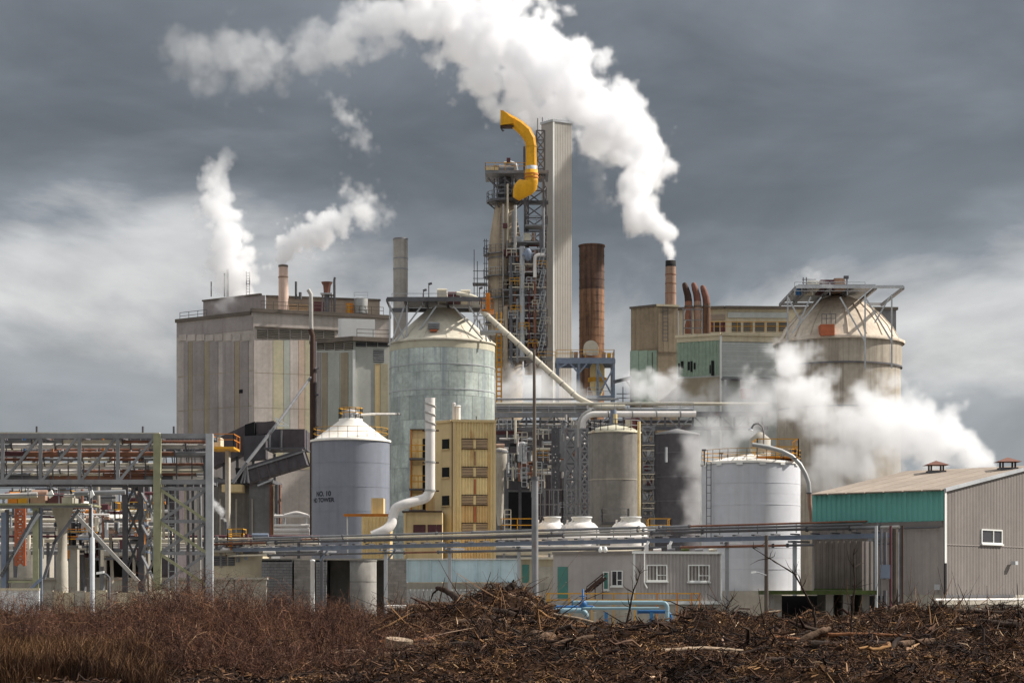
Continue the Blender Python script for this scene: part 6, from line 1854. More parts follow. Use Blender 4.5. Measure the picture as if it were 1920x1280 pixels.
def steam(label, pts, Y, vox=0.3, dens=0.45, nscale=0.16, amp=0.75, edge=0.22, seed=0.0, depth=0.75, group=None):
    """a steam plume: points (px, py, radius px, thickness, distance offset), grown into a billowing volume by geometry nodes"""
    P_, R_, D_ = [], [], []
    for a, b in zip(pts, pts[1:]):
        a, b = list(a) + [0] * (5 - len(a)), list(b) + [0] * (5 - len(b))
        pa, pb = P(a[0], a[1], Y + a[4]), P(b[0], b[1], Y + b[4])
        ra, rb = W(a[2], Y + a[4]), W(b[2], Y + b[4])
        n = max(2, int((pb - pa).length / (0.18 * max(.4, min(ra, rb)))))
        for k in range(n):
            t = k / n
            P_.append(pa.lerp(pb, t))
            R_.append(ra + (rb - ra) * t)
            D_.append(a[3] + (b[3] - a[3]) * t)
    P_ = [tuple(p) for p in P_]
    me = bpy.data.meshes.new('steam_plume')
    me.from_pydata(P_, [], [])
    me.attributes.new('rad', 'FLOAT', 'POINT').data.foreach_set('value', R_)
    me.attributes.new('den', 'FLOAT', 'POINT').data.foreach_set('value', D_)
    ob = bpy.data.objects.new('steam_plume', me)
    COL.objects.link(ob)
    tag(ob, label, 'steam', group)
    ob['kind'] = 'stuff'
    A = np.array(P_)
    rr = np.array(R_)[:, None] * 1.55
    lo, hi = (A - rr).min(0), (A + rr).max(0)
    g = bpy.data.node_groups.new('steam', 'GeometryNodeTree')
    g.interface.new_socket('Geometry', in_out='INPUT', socket_type='NodeSocketGeometry')
    g.interface.new_socket('Geometry', in_out='OUTPUT', socket_type='NodeSocketGeometry')
    N, L = g.nodes.new, g.links.new

    def math_(op, a, b=None, c=None, clamp=False):
        n = N('ShaderNodeMath')
        n.operation = op
        n.use_clamp = clamp
        for i, v in enumerate((a, b, c)):
            if v is None:
                continue
            if isinstance(v, (int, float)):
                n.inputs[i].default_value = v
            else:
                L(v, n.inputs[i])
        return n.outputs[0]
    gi, go = N('NodeGroupInput'), N('NodeGroupOutput')
    vc = N('GeometryNodeVolumeCube')
    vc.inputs['Min'].default_value, vc.inputs['Max'].default_value = lo, hi
    for i, ax_ in enumerate('XYZ'):
        vc.inputs['Resolution ' + ax_].default_value = max(8, int((hi[i] - lo[i]) / vox))
    pos = N('GeometryNodeInputPosition')
    off = N('ShaderNodeVectorMath')
    off.operation = 'ADD'
    off.inputs[1].default_value = (seed * 13.7, seed * 7.1, seed * 3.3)
    L(pos.outputs[0], off.inputs[0])
    def field(p_socket):
        sn = N('GeometryNodeSampleNearest')
        L(gi.outputs[0], sn.inputs['Geometry'])
        L(p_socket, sn.inputs['Sample Position'])
        res = []
        for at, dt in (('rad', 'FLOAT'), ('den', 'FLOAT'), ('position', 'FLOAT_VECTOR')):
            si = N('GeometryNodeSampleIndex')
            si.data_type = dt
            L(gi.outputs[0], si.inputs['Geometry'])
            if at == 'position':
                q = N('GeometryNodeInputPosition').outputs[0]
            else:
                na = N('GeometryNodeInputNamedAttribute')
                na.data_type = 'FLOAT'
                na.inputs['Name'].default_value = at
                q = na.outputs['Attribute']
            L(q, si.inputs['Value'])
            L(sn.outputs[0], si.inputs['Index'])
            res.append(si.outputs[0])
        dv = N('ShaderNodeVectorMath')
        dv.operation = 'DISTANCE'
        L(p_socket, dv.inputs[0])
        L(res[2], dv.inputs[1])
        return math_('DIVIDE', dv.outputs['Value'], res[0]), res[1], math_('DIVIDE', 1.0, res[0])
    # swirl the sampling position
    _, _, inv0 = field(pos.outputs[0])
    nw_ = N('ShaderNodeTexNoise')
    nw_.inputs['Scale'].default_value = nscale * .8
    nw_.inputs['Detail'].default_value = 2
    L(off.outputs[0], nw_.inputs['Vector'])
    sub = N('ShaderNodeVectorMath')
    sub.operation = 'SUBTRACT'
    L(nw_.outputs['Color'], sub.inputs[0])
    sub.inputs[1].default_value = (.5, .5, .5)
    scv = N('ShaderNodeVectorMath')
    scv.operation = 'SCALE'
    L(sub.outputs[0], scv.inputs[0])
    L(math_('MINIMUM', math_('DIVIDE', 1.15, inv0), .75 / nscale), scv.inputs['Scale'])
    wpos = N('ShaderNodeVectorMath')
    wpos.operation = 'ADD'
    L(pos.outputs[0], wpos.inputs[0])
    L(scv.outputs[0], wpos.inputs[1])

    dr, den, inv = field(wpos.outputs[0])
    vo = N('ShaderNodeTexVoronoi')
    vo.feature = 'F1'
    vo.inputs['Scale'].default_value = nscale * 2.0
    vo.inputs['Detail'].default_value = 3.0
    vo.inputs['Roughness'].default_value = .5
    vo.inputs['Lacunarity'].default_value = 2.3
    L(off.outputs[0], vo.inputs['Vector'])
    nz = N('ShaderNodeTexNoise')
    nz.inputs['Scale'].default_value = nscale * 2.6
    nz.inputs['Detail'].default_value = 8
    nz.inputs['Roughness'].default_value = .58
    L(off.outputs[0], nz.inputs['Vector'])
    bil = math_('MULTIPLY', math_('SUBTRACT', 0.45, vo.outputs['Distance']), amp)
    ns = math_('MULTIPLY', math_('SUBTRACT', nz.outputs[0], 0.5), amp * 1.5)
    f = math_('ADD', math_('ADD', math_('SUBTRACT', 1.12, dr), bil), ns)
    mr = N('ShaderNodeMapRange')
    mr.interpolation_type = 'SMOOTHSTEP'
    mr.inputs['From Min'].default_value, mr.inputs['From Max'].default_value = 0.0, edge
    L(f, mr.inputs[0])
    d = math_('MULTIPLY', math_('MULTIPLY', mr.outputs[0], den), dens)
    L(d, vc.inputs['Density'])
    sm = N('GeometryNodeSetMaterial')
    sm.inputs['Material'].default_value = STEAM
    L(vc.outputs[0], sm.inputs[0])
    L(sm.outputs[0], go.inputs[0])
    md = ob.modifiers.new('steam', 'NODES')
    md.node_group = g
    me.materials.append(STEAM)
    return ob


steam('great white steam plume from the brown stack arching left over the plant',
      [(1258, 491, 9, 3.5), (1257, 478, 12, 3.5, 1), (1249, 460, 19, 3, 3), (1234, 440, 32, 2.6, 6), (1208, 412, 48, 2.2, 10), (1195, 375, 58, 2, 14), (1205, 325, 62, 1.8, 19), (1190, 265, 76, 1.7, 25), (1140, 215, 96, 1.6, 32), (1075, 175, 112, 1.6, 38), (1000, 120, 128, 1.6, 42),
       (920, 65, 132, 1.5, 45), (830, 25, 118, 1.2, 47), (760, 40, 84, .8, 47), (690, 62, 70, .5, 47), (615, 92, 72, .3, 47), (540, 108, 68, .2, 47), (460, 112, 88, .13, 47), (380, 115, 95, .09, 47), (330, 110, 66, .06, 47)], 253, vox=.33, nscale=.11, seed=1, amp=.92, edge=.34, dens=.46)
steam('thin steam veil hanging beside the square stack', [(1125, 200, 70, .2), (1115, 290, 58, .14), (1115, 350, 44, .08), (1130, 390, 28, .05)], 284, vox=.45, nscale=.2, seed=2, amp=1.1, edge=.5)
steam('white steam column rising from the left mill roof', [(445, 556, 55, 0.8), (440, 530, 60, 1.44), (434, 490, 62, 1.92), (420, 440, 55, 1.92), (408, 390, 47, 1.44), (405, 345, 44, 0.96), (418, 305, 31, 0.48), (430, 283, 18, 0.19)], 262, vox=.28, nscale=.22, seed=3, amp=.9, edge=.3)
steam('white steam drifting right from the pinkish roof stack', [(531, 498, 11, 3.75), (533, 488, 20, 3.3), (548, 468, 38, 2.7), (580, 442, 48, 2.1), (620, 425, 48, 1.5), (660, 408, 45, 0.9), (700, 398, 45, 0.52), (725, 392, 28, 0.27)], 259, vox=.26, nscale=.25, seed=4, amp=.95, edge=.3)
steam('faint torn wisp of steam high above the grey stack', [(650, 355, 34, 0.4), (680, 378, 53, 0.5), (712, 405, 48, 0.24)], 257, vox=.35, nscale=.3, seed=5, amp=1.2, edge=.5)
steam('small torn steam wisp under the arch of the great plume', [(625, 185, 30, 0.22), (648, 220, 43, 0.45), (675, 255, 38, 0.36), (692, 290, 30, 0.18)], 257, vox=.3, nscale=.3, seed=6, amp=1.2, edge=.45)
steam('big low steam bank boiling up behind the warehouse roof', [(1866, 882, 18, 2.4), (1835, 862, 46, 2), (1780, 840, 80, 1.6), (1715, 815, 110, 1.3), (1650, 800, 118, 1), (1600, 850, 105, .8), (1560, 890, 85, .6), (1590, 960, 70, .5)], 165, vox=.24, nscale=.2, seed=7, amp=.9, edge=.36, dens=.5)
steam('rolling steam cloud in front of the tan silo', [(1640, 760, 66, 0.75), (1560, 800, 68, 0.62), (1512, 735, 92, 1.25), (1485, 675, 68, 1.12), (1440, 755, 92, 0.88), (1385, 795, 81, 0.69), (1330, 845, 77, 0.62), (1300, 905, 59, 0.5), (1300, 970, 48, 0.31)], 176, vox=.25, nscale=.2, seed=8, amp=1.0, edge=.45, dens=.55)
steam('grey steam hanging low between the dark tank and the white tank', [(1330, 800, 46, .25), (1310, 860, 50, .3), (1305, 930, 44, .3), (1300, 990, 36, .22)], 160, vox=.25, nscale=.26, seed=14, amp=1.1, edge=.55, dens=.5)
steam('steam bank below the brown block', [(1185, 722, 32, .9), (1225, 728, 50, .9), (1275, 745, 46, .6), (1325, 755, 40, .4), (1375, 735, 34, .22)], 208, vox=.28, nscale=.24, seed=9, amp=.9, edge=.3, dens=.6)
steam('low flat steam bank behind the sloping tube conveyor', [(930, 728, 46, .7), (975, 724, 46, .8), (1030, 730, 42, .7), (1075, 738, 36, .5), (1110, 748, 24, .35)], 232, vox=.3, nscale=.25, seed=10, amp=.7, edge=.4)
steam('little steam jet from the short black pipe', [(424, 978, 5, 5), (420, 967, 10, 4), (411, 953, 13, 3.5), (401, 938, 12, 2.5)], 168, vox=.1, nscale=.9, seed=11, amp=.9, edge=.4)
steam('thin steam wisp drifting off the tan silo platform', [(1556, 535, 10, .4), (1535, 522, 20, .6), (1510, 514, 18, .5), (1488, 512, 14, .3)], 208, vox=.2, nscale=.5, seed=12, amp=1, edge=.4)
steam('small puff of steam at the yellow building roof vents', [(830, 790, 8, .5), (850, 782, 14, .5), (872, 784, 10, .3)], 155, vox=.14, nscale=.7, seed=13, amp=1, edge=.4)

# ================================================================ foreground: soil, debris, brambles
rng = np.random.default_rng(11)
TAB = [(-300, 1150), (0, 1150), (200, 1152), (400, 1150), (600, 1152), (700, 1158), (800, 1146), (880, 1128), (940, 1108), (985, 1108), (1020, 1132), (1055, 1158), (1110, 1184), (1255, 1184), (1310, 1152), (1345, 1146), (1400, 1162), (1500, 1162), (1600, 1163), (1690, 1146), (1750, 1160), (1800, 1150), (1860, 1140), (1920, 1150), (2300, 1152)]
TX = np.array([X(a, 72) for a, b in TAB])
TZ = np.array([Z(b, 72) for a, b in TAB])


def hgt(x, y):
    x, y = np.asarray(x, float), np.asarray(y, float)
    rg = 72 + 2.5 * np.sin(x * .35) + 1.5 * np.sin(x * .9 + 1)
    top = np.interp(x, TX, TZ)
    base = np.where(y > rg, .0, .50 + .1 * np.sin(x * .5 + y * .2))
    w = np.where(y > rg, 5.0, 10.0)
    top = top - .10
    h = base + (top - base) * np.exp(-((y - rg) / w) ** 2)
    h += .16 * np.sin(x * 1.1 + y * .4) * np.sin(y * .55 + x * .3) + .10 * np.sin(x * 2.3 - y * 1.1) * np.sin(y * 1.3 + x * .8) + .06 * np.sin(x * 5.1 + y * 2.2) * np.sin(y * 3.3 - x)
    lump = np.sin(x * 1.9 + 2.1 * np.sin(y * .31)) * np.sin(y * 1.05 + 1.7 * np.sin(x * .45)) + .6 * np.sin(x * 3.9 + y * .8 + 1) * np.sin(y * 2.1 - x * 1.3)
    h += np.clip(lump, -.4, 1.2) * .24 * np.clip((x + 4) / 4, .15, 1)
    edge = np.clip((92 - y) / 8, 0, 1)
    return h * edge - (1 - edge) * .05


gx = np.linspace(-60, 60, 260)
gy = np.linspace(8, 93, 240)
GX, GY = np.meshgrid(gx, gy)
GZ = hgt(GX, GY)
vs_ = np.stack([GX.ravel(), GY.ravel(), GZ.ravel()], 1)
idx = np.arange(len(gx) * len(gy)).reshape(len(gy), len(gx))
fs_ = np.stack([idx[:-1, :-1], idx[:-1, 1:], idx[1:, 1:], idx[1:, :-1]], -1).reshape(-1, 4)


def np_mesh(name, v, f, m, smooth=False):
    me = bpy.data.meshes.new(name)
    n, k = f.shape
    me.vertices.add(len(v))
    me.vertices.foreach_set('co', np.ascontiguousarray(v, dtype=np.float32).ravel())
    me.loops.add(n * k)
    me.loops.foreach_set('vertex_index', np.ascontiguousarray(f, dtype=np.int32).ravel())
    me.polygons.add(n)
    me.polygons.foreach_set('loop_start', np.arange(0, n * k, k, dtype=np.int32))
    me.polygons.foreach_set('use_smooth', np.full(n, smooth))
    me.update(calc_edges=True)
    for mm in (m if isinstance(m, (list, tuple)) else [m]):
        me.materials.append(MAT[mm])
    o = bpy.data.objects.new(name, me)
    COL.objects.link(o)
    return o


so = np_mesh('soil', vs_, fs_, 'soil', True)
so['kind'] = 'structure'


def stems(paths, rad, sides=3):
    """paths (N,K,3), rad (N,K) -> verts, quads"""
    n, k, _ = paths.shape
    d = np.gradient(paths, axis=1)
    d /= np.linalg.norm(d, axis=2, keepdims=True) + 1e-9
    ref = np.where(np.abs(d[..., 2:3]) < .9, np.array([0, 0, 1.0]), np.array([1.0, 0, 0]))
    s = np.cross(d, ref)
    s /= np.linalg.norm(s, axis=2, keepdims=True) + 1e-9
    t = np.cross(s, d)
    ang = np.arange(sides) * 2 * np.pi / sides
    v = paths[:, :, None, :] + rad[:, :, None, None] * (np.cos(ang)[None, None, :, None] * s[:, :, None, :] + np.sin(ang)[None, None, :, None] * t[:, :, None, :])
    b = (np.arange(n)[:, None, None] * k + np.arange(k - 1)[None, :, None]) * sides
    j = np.arange(sides)[None, None, :]
    j2 = (j + 1) % sides
    f = np.stack([b + j, b + j2, b + sides + j2, b + sides + j], -1).reshape(-1, 4)
    return v.reshape(-1, 3), f


def stuff_mat(name, cols, rough=.95):
    """colour drawn per piece"""
    m = mat(name, (.05, .035, .025), rough, var=.3, vs=2.0, rnd=0)
    nt = m.node_tree
    at = nt.nodes.new('ShaderNodeNewGeometry')
    cr_ = nt.nodes.new('ShaderNodeValToRGB')
    cr_.color_ramp.interpolation = 'CONSTANT'
    e = cr_.color_ramp.elements
    while len(e) > 1:
        e.remove(e[0])
    for i, (p, c) in enumerate(cols):
        el = e[0] if i == 0 else e.new(p)
        el.position, el.color = p, (*c, 1)
    nt.links.new(at.outputs['Random Per Island'], cr_.inputs[0])
    nz_ = nt.nodes.new('ShaderNodeTexNoise')
    nz_.inputs['Scale'].default_value = .8
    nz_.inputs['Detail'].default_value = 4
    nt.links.new(at.outputs['Position'], nz_.inputs['Vector'])
    c2 = nt.nodes.new('ShaderNodeValToRGB')
    c2.color_ramp.elements[0].position, c2.color_ramp.elements[0].color = .38, (.28, .22, .22, 1)
    c2.color_ramp.elements[1].position, c2.color_ramp.elements[1].color = .64, (1.6, 1.35, 1.0, 1)
    c2.color_ramp.elements.new(.5).color = (.92, .74, .66, 1)
    nt.links.new(nz_.outputs[0], c2.inputs[0])
    mm_ = nt.nodes.new('ShaderNodeMixRGB')
    mm_.blend_type = 'MULTIPLY'
    mm_.inputs[0].default_value = 1
    nt.links.new(cr_.outputs[0], mm_.inputs[1])
    nt.links.new(c2.outputs[0], mm_.inputs[2])
    nt.links.new(mm_.outputs[0], nt.nodes['Principled BSDF'].inputs['Base Color'])
    return m


stuff_mat('litter', [(0, (.024, .016, .012)), (.30, (.048, .028, .019)), (.55, (.088, .050, .028)), (.76, (.175, .11, .058)), (.94, (.24, .17, .115)), (.988, (.48, .40, .31))])
stuff_mat('bramble', [(0, (.05, .028, .022)), (.3, (.095, .052, .038)), (.6, (.15, .078, .052)), (.84, (.21, .13, .09)), (.96, (.30, .22, .165))])
stuff_mat('dry_grass', [(0, (.085, .05, .028)), (.4, (.13, .078, .042)), (.75, (.19, .125, .07)), (.92, (.28, .20, .12))])


def scatter(n, y0, y1, px0, px1, bias=1.0):
    y = y0 + (y1 - y0) * rng.random(n) ** bias
    px = px0 + (px1 - px0) * rng.random(n)
    return (px - CX) * y / F, y, px


# wood litter over the mounds: short splinters, bark and sticks
n = 135000
x, y, px = scatter(n, 26, 80, -120, 2040)
dens = np.clip((px - 500) / 300, .12, 1) * np.clip((y - 20) / 22, .45, 1)
k = rng.random(n) < dens
x, y, px = x[k], y[k], px[k]
n = len(x)
ln = rng.gamma(1.8, .11, n) + .06
ln = np.minimum(ln, 1.2) * np.interp(y, [26, 62], [.62, 1.0])
az = rng.random(n) * np.pi * 2
tilt = rng.normal(0, .45, n)
d = np.stack([np.cos(az) * np.cos(tilt), np.sin(az) * np.cos(tilt), np.sin(tilt)], 1)
c = np.stack([x, y, hgt(x, y) + .02 + .10 * rng.random(n)], 1)
bend = rng.normal(0, .12, (n, 3)) * ln[:, None]
paths = np.stack([c - d * ln[:, None] / 2, c + bend, c + d * ln[:, None] / 2], 1)
r_ = ((.005 + .020 * rng.random(n) ** 4 + .011 * ln) * np.interp(y, [26, 62], [.7, 1.0]))[:, None] * np.array([[.7, 1.0, .45]])
v, f = stems(paths, r_, 3)
wl = np_mesh('wood_litter', v, f, 'litter')
wl['kind'], wl['label'], wl['category'] = 'stuff', 'dark tangled bark, splinters and sticks covering the foreground mounds', 'wood debris'

# bark crumbs and leaf litter close to the camera
n = 95000
x, y, px = scatter(n, 26, 56, -100, 2020)
k = rng.random(n) < np.clip((px - 120) / 250, .15, 1)
x, y = x[k], y[k]
n = len(x)
ln = .05 + .16 * rng.random(n) ** 2
az = rng.random(n) * np.pi * 2
tilt = rng.normal(0, .4, n)
d = np.stack([np.cos(az) * np.cos(tilt), np.sin(az) * np.cos(tilt), np.sin(tilt)], 1)
c = np.stack([x, y, hgt(x, y) + .01 + .04 * rng.random(n)], 1)
paths = np.stack([c - d * ln[:, None] / 2, c + d * ln[:, None] / 2], 1)
v, f = stems(paths, (.006 + .022 * rng.random(n) ** 2)[:, None] * np.array([[1.0, .5]]), 3)
bc = np_mesh('bark_litter', v, f, 'litter')
bc['kind'], bc['label'], bc['category'] = 'stuff', 'fine bark crumbs and leaf litter on the nearest ground', 'bark litter'

# sticks bristling out of the heaps
n = 5200
x, y, px = scatter(n, 52, 76, 640, 1960)
dens = .35 + .65 * np.exp(-((px - 960) / 130) ** 2) + .5 * np.exp(-((px - 1780) / 160) ** 2)
dens *= np.where((px > 1040) & (px < 1310), .25, 1)
k = rng.random(n) < dens
x, y = x[k], y[k]
n = len(x)
ln = rng.gamma(2.2, .28, n) + .2
az = rng.random(n) * np.pi * 2
el = np.abs(rng.normal(.35, .45, n))
d = np.stack([np.cos(az) * np.cos(el), np.sin(az) * np.cos(el), np.sin(el)], 1)
c = np.stack([x, y, hgt(x, y) - .05], 1)
t = np.linspace(0, 1, 4)
paths = c[:, None, :] + d[:, None, :] * (ln[:, None] * t[None])[:, :, None] + (rng.normal(0, .13, (n, 1, 3)) * ln[:, None, None]) * (t ** 2)[None, :, None]
r_ = (.008 + .02 * rng.random(n) ** 2)[:, None] * np.array([[1, .85, .65, .3]])
v, f = stems(paths, r_, 3)
bs2 = np_mesh('broken_twigs', v, f, 'litter')
bs2['kind'], bs2['label'], bs2['category'] = 'stuff', 'broken twigs and roots bristling from the debris heaps', 'twigs'

# thick broken limbs and root pieces jumbled through the heaps
n = 900
x, y, px = scatter(n, 44, 77, 620, 1980)
k = rng.random(n) < np.clip(.35 + .65 * np.sin(x * .8 + y * .3) + .5 * np.exp(-((px - 950) / 120) ** 2), .12, 1)
x, y = x[k], y[k]
n = len(x)
ln = rng.gamma(3.0, .28, n) + .3
az = rng.random(n) * np.pi * 2
el = rng.normal(.12, .3, n)
d = np.stack([np.cos(az) * np.cos(el), np.sin(az) * np.cos(el), np.sin(el)], 1)
c = np.stack([x, y, hgt(x, y) + .08 + .12 * rng.random(n)], 1)
t = np.linspace(-.5, .5, 6)
paths = c[:, None, :] + d[:, None, :] * (ln[:, None] * t[None])[:, :, None] + rng.normal(0, .035, (n, 6, 3)) * ln[:, None, None] + (rng.normal(0, .12, (n, 1, 3)) * ln[:, None, None]) * (t ** 2)[None, :, None]
r_ = (.014 + .055 * rng.random(n) ** 2.5)[:, None] * np.array([[.5, .95, 1.1, .9, .8, .3]]) * (1 + .2 * rng.normal(0, 1, (n, 6)).clip(-1, 1))
v, f = stems(paths, r_, 6)
bl_ = np_mesh('broken_limbs', v, f, 'litter', True)
bl_['kind'], bl_['label'], bl_['category'] = 'stuff', 'jumbled broken limbs and root pieces through the debris heaps', 'wood debris'

# leafless brambles on the left
n = 9500
x, y, px = scatter(n, 38, 82, -100, 860)
dens = np.clip((860 - px) / 240, 0, 1)
k = rng.random(n) < dens
x, y, px = x[k], y[k], px[k]
n = len(x)
tall = np.interp(px, [-100, 0, 200, 330, 420, 560, 700, 860], [.7, .65, .75, 1.25, 1.1, .8, .6, .4])
ln = (.40 + 1.15 * rng.random(n) ** 2.6) * tall * np.interp(y, [36, 50, 86], [.35, .8, 1.0])
az = rng.random(n) * np.pi * 2
t = np.linspace(0, 1, 7)
out = ln * (.3 + 1.3 * rng.random(n))
c = np.stack([x, y, hgt(x, y) - .05], 1)
up = np.sin(t * (1.9 + .5))[None] * ln[:, None]
side = (t ** 1.4)[None] * out[:, None]
paths = np.zeros((n, 7, 3))
wob = rng.normal(0, .085, (n, 7, 3)) * t[None, :, None] * ln[:, None, None]
paths[..., 0] = c[:, None, 0] + np.cos(az)[:, None] * side
paths[..., 1] = c[:, None, 1] + np.sin(az)[:, None] * side
paths[..., 2] = c[:, None, 2] + up
paths += wob
r_ = (.0045 + .007 * rng.random(n) ** 2)[:, None] * np.linspace(1, .35, 7)[None]
v1, f1 = stems(paths, r_, 3)
# side twigs
m_ = 34000
pi = rng.integers(0, n, m_)
ti = rng.integers(2, 6, m_)
b0 = paths[pi, ti]
az = rng.random(m_) * np.pi * 2
el = rng.normal(.5, .5, m_)
l2 = .12 + .4 * rng.random(m_)
d = np.stack([np.cos(az) * np.cos(el), np.sin(az) * np.cos(el), np.sin(el)], 1)
p2 = np.stack([b0, b0 + d * l2[:, None] * .5 + rng.normal(0, .03, (m_, 3)), b0 + d * l2[:, None]], 1)
v2, f2 = stems(p2, np.full((m_, 3), .0036) * np.array([[1, .8, .5]]), 3)
br = np_mesh('bramble_thicket', np.concatenate([v1, v2]), np.concatenate([f1, f2 + len(v1)]), 'bramble')
br['kind'], br['label'], br['category'] = 'stuff', 'leafless brown bramble thicket along the left foreground', 'brambles'

# dry grass, bottom left
n = 26000
x, y, px = scatter(n, 33, 50, -80, 420)
k = rng.random(n) < np.clip((330 - px) / 160, 0, 1)
x, y = x[k], y[k]
n = len(x)
ln = .25 + .4 * rng.random(n)
az = rng.random(n) * np.pi * 2
out = ln * rng.random(n) * .7
t = np.linspace(0, 1, 4)
paths = np.zeros((n, 4, 3))
paths[..., 0] = x[:, None] + np.cos(az)[:, None] * out[:, None] * t ** 2
paths[..., 1] = y[:, None] + np.sin(az)[:, None] * out[:, None] * t ** 2
paths[..., 2] = hgt(x, y)[:, None] + ln[:, None] * t
v, f = stems(paths, np.full((n, 4), .006) * np.array([[1, .9, .7, .2]]), 3)
dgz = np_mesh('dry_grass', v, f, 'dry_grass')
dgz['kind'], dgz['label'], dgz['category'] = 'stuff', 'matted tan dry grass in the bottom left corner', 'grass'


# ---------------------------------------------------------------- logs, branches and saplings one can pick out
def on(px, Y, dz=0.0):
    x = X(px, Y)
    return Vector((x, Y, float(hgt(x, Y)) + dz))


def wig(pts, rs, n=10, seed=1, seg=6, j=.25):
    """a knobbly limb through the points"""
    rr = random.Random(seed)
    path, rad = [], []
    for i in range(len(pts) - 1):
        for k in range(seg):
            t = k / seg
            p = Vector(pts[i]).lerp(Vector(pts[i + 1]), t)
            r = rs[i] + (rs[i + 1] - rs[i]) * t
            path.append(p + Vector([rr.uniform(-1, 1) * r * j for _ in range(3)]))
            rad.append(r * rr.uniform(.85, 1.15))
    path.append(Vector(pts[-1]))
    rad.append(rs[-1])
    return MB().tube(path, rad, n)


def twigs(mb, base, n, l, r, seed, up=.3):
    rr = random.Random(seed)
    for k in range(n):
        a, e = rr.uniform(0, 6.28), rr.gauss(up, .5)
        d = Vector((math.cos(a) * math.cos(e), math.sin(a) * math.cos(e), math.sin(e)))
        ll = l * rr.uniform(.4, 1)
        mid = base + d * ll * .5 + Vector((rr.uniform(-.1, .1) * ll, 0, rr.uniform(-.1, .15) * ll))
        mb.tube([base, mid, base + d * ll], [r, r * .7, r * .2], 5)


lg = thing('fallen_branch', 'long dark curved branch lying down the heap from upper left to lower right', 'branch', P(930, 1160, 66))
part('limb', wig([P(818, 1101, 70), P(836, 1106, 69.5), P(862, 1126, 68.5), P(905, 1150, 66), P(950, 1176, 62), P(1005, 1200, 58)], [.07, .10, .12, .11, .10, .06], seed=2), 'wood_dark', lg)
part('limb', wig([P(822, 1103, 70), P(812, 1112, 70), P(806, 1128, 70)], [.04, .03, .015], seed=3), 'wood_dark', lg)
lg = thing('broken_stump', 'dark jagged broken limb sticking up at the top of the heap', 'stump', P(950, 1120, 71))
part('trunk', wig([P(928, 1132, 71), P(944, 1118, 71), P(958, 1100, 71), P(964, 1086, 71)], [.2, .2, .13, .02], seed=5, j=.4), 'wood_dark', lg)
mb = MB()
for k in range(5):
    mb.tube([P(950 + k * 3, 1108, 71), P(955 + k * 4, 1092 - k, 71)], [.05, .005], 5)
part('splinter', mb, 'wood_mid', lg)['kind'] = 'stuff'
lg = thing('pale_log', 'weathered pale log lying left of the heap', 'log', P(820, 1133, 70))
part('log', wig([P(785, 1128, 70), P(830, 1133, 70), P(868, 1132, 69.5)], [.06, .09, .07], seed=7), 'wood_mid', lg)
lg = thing('grey_branch', 'thin straight grey branch leaning on the heap right side', 'branch', P(1010, 1170, 66))
part('limb', wig([P(975, 1145, 68), P(1000, 1166, 65), P(1032, 1192, 61)], [.05, .05, .03], seed=8, j=.12), 'wood_mid', lg)
lg = thing('orange_log', 'orange-brown split log on the ridge before the concrete piers', 'log', P(1500, 1165, 71))
part('log', wig([P(1472, 1168, 71), P(1500, 1164, 71), P(1532, 1166, 71)], [.10, .17, .12], seed=9, j=.3), 'wood_orange', lg)
part('split_face', MB().obox(P(1536, 1166, 70.9), (.18, .02, .0), (0, .08, 0), (.02, 0, .10)), 'wood_dark', lg)
lg = thing('slanting_log', 'thick bark-covered log slanting down the right-hand mound', 'log', P(1830, 1185, 66))
part('log', wig([P(1880, 1152, 70), P(1848, 1168, 67), P(1815, 1190, 64), P(1788, 1210, 61)], [.14, .16, .15, .13], seed=10), 'wood_mid', lg)
twm = MB()
twigs(twm, P(1880, 1152, 70), 7, .8, .03, 3)
part('twig', twm, 'wood_dark', lg)['kind'] = 'stuff'
lg = thing('white_stick', 'short bleached stick near the timber post', 'stick', P(1455, 1150, 72))
part('stick', wig([P(1420, 1158, 72), P(1440, 1148, 72), P(1463, 1145, 72)], [.05, .05, .03], seed=12), 'wood_dark', lg)
part('bleached_tip', wig([P(1441, 1147.5, 71.9), P(1464, 1145, 71.9)], [.055, .035], seed=13), 'wood_pale', lg)
sl_ = thing('wood_round', 'pale round slice of log lying tilted in the dark foreground', 'log slice', on(748, 46))
c_ = on(748, 46, .28)
ax_ = Vector((.12, -.12, 1)).normalized()
part('bark', MB().tube([c_ - ax_ * .10, c_ + ax_ * .10], [.29, .31], 24), 'wood_pale', sl_)
part('shadow_face', MB().tube([c_ - ax_ * .16, c_ - ax_ * .102], [.2, .27], 24), 'wood_dark', sl_)
rb_ = thing('root_ball', 'dark tangled root ball on the right-hand mound', 'root ball', on(1768, 66))
mb = MB()
for k in range(9):
    twigs(mb, on(1752 + k * 4, 66, .2 + .05 * (k % 4)), 14, .6, .018, 21 + k, .3)
part('root', mb, 'wood_dark', rb_)['kind'] = 'stuff'
part('clod', MB().lathe((on(1768, 66).x, 66), [(.01, on(1768, 66).z - .1), (.6, on(1768, 66).z), (.5, on(1768, 66).z + .22), (.25, on(1768, 66).z + .36), (.01, on(1768, 66).z + .4)], 14), 'soil', rb_)
st_ = thing('straw_tuft', 'pale straw-coloured tuft of dead stalks on the right-hand ridge', 'grass tuft', on(1795, 72))
mb = MB()
twigs(mb, on(1798, 72, .1), 60, .95, .016, 33, .9)
part('stalk', mb, 'wood_pale', st_)['kind'] = 'stuff'
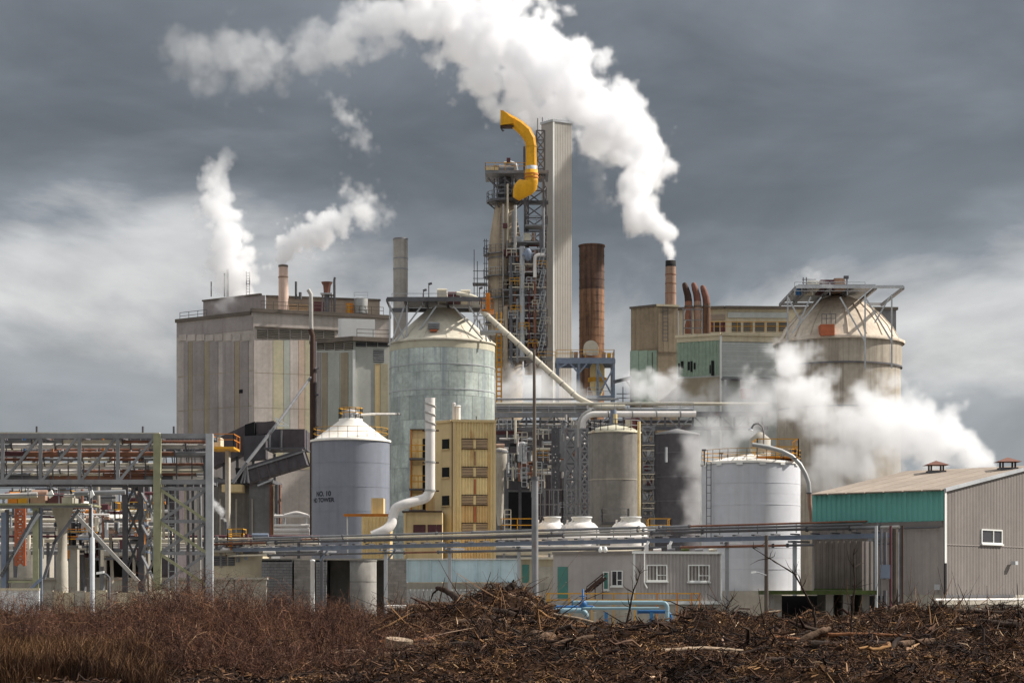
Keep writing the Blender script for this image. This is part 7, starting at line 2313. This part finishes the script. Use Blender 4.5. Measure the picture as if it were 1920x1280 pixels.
for i, (px, Y, lb) in enumerate(((1345, 69, 'dark uprooted stump left of the timber post'), (1105, 60, 'small root mass below the blue water pipes'), (1690, 70, 'ragged stump with roots before the pipe cluster'), (1880, 62, 'broad uprooted stump at the right picture edge'), (1000, 55, 'half-buried stump on the front slope of the heap'), (1230, 66, 'low twisted root plate before the office cabin'))):
    s_ = thing('uprooted_stump', lb, 'stump', on(px, Y))
    b_ = on(px, Y)
    part('bole', wig([b_ + Vector((-.35, .1, .1)), b_ + Vector((.1, 0, .28)), b_ + Vector((.5, -.1, .34))], [.28, .24, .16], 12, seed=300 + i, j=.35), 'wood_dark' if i % 2 else 'wood_mid', s_)
    mb = MB()
    for k in range(6):
        twigs(mb, b_ + Vector((-.35 + .05 * k, .1, .12 + .03 * k)), 7, .75, .035, 310 + i * 9 + k, .35)
    part('root', mb, 'wood_dark', s_)['kind'] = 'stuff'
for i, (px, Y, tops, lb) in enumerate(((1600, 58, [(1595, 1180), (1603, 1100), (1600, 1040)], 'dark leafless sapling before the corrugated shed'), (1530, 60, [(1525, 1140), (1490, 1075), (1412, 1027)], 'long thin bare twig arching left before the white tank'), (1175, 60, [(1172, 1180), (1187, 1110), (1200, 1075)], 'bare leaning sapling before the blue water pipes'), (1355, 70, [(1362, 1140), (1373, 1120)], 'short bare shoot left of the timber post'))):
    s_ = thing('bare_sapling', lb, 'sapling', on(px, Y))
    pts = [on(px, Y)] + [P(a, b, Y) for a, b in tops]
    part('trunk', wig(pts, [.05 - .04 * k / (len(pts) - 1) for k in range(len(pts))], 7, seed=40 + i, j=.5), 'wood_dark', s_)
    mb = MB()
    for k, p in enumerate(pts[1:]):
        twigs(mb, p, 4, .55, .012, 50 + i * 7 + k, .7)
        twigs(mb, pts[k].lerp(p, .6), 4, .7, .014, 80 + i * 7 + k, .8)
    part('branch', mb, 'wood_dark', s_)['kind'] = 'stuff'
for k in range(30):
    px = rnd_.uniform(660, 1950)
    Y = rnd_.uniform(40, 74)
    a = rnd_.uniform(-.5, .5)
    l = rnd_.uniform(.8, 2.6)
    p0 = on(px, Y, .1)
    p1 = on(px + math.cos(a) * l * F / Y, min(Y + math.sin(a) * l, 76), rnd_.uniform(.08, .3))
    r = rnd_.uniform(.05, .15)
    b_ = part('loose_log', wig([p0, p0.lerp(p1, .5) + Vector((0, 0, rnd_.uniform(-.03, .1))), p1], [r, r * .9, r * .6], 8, seed=100 + k), rnd_.choice(('wood_mid', 'wood_mid', 'wood_pale', 'wood_orange')) if r < .08 else rnd_.choice(('wood_dark', 'wood_mid')))
    tag(b_, 'loose broken log or limb lying among the foreground wood debris', 'log', 'loose logs among the debris')
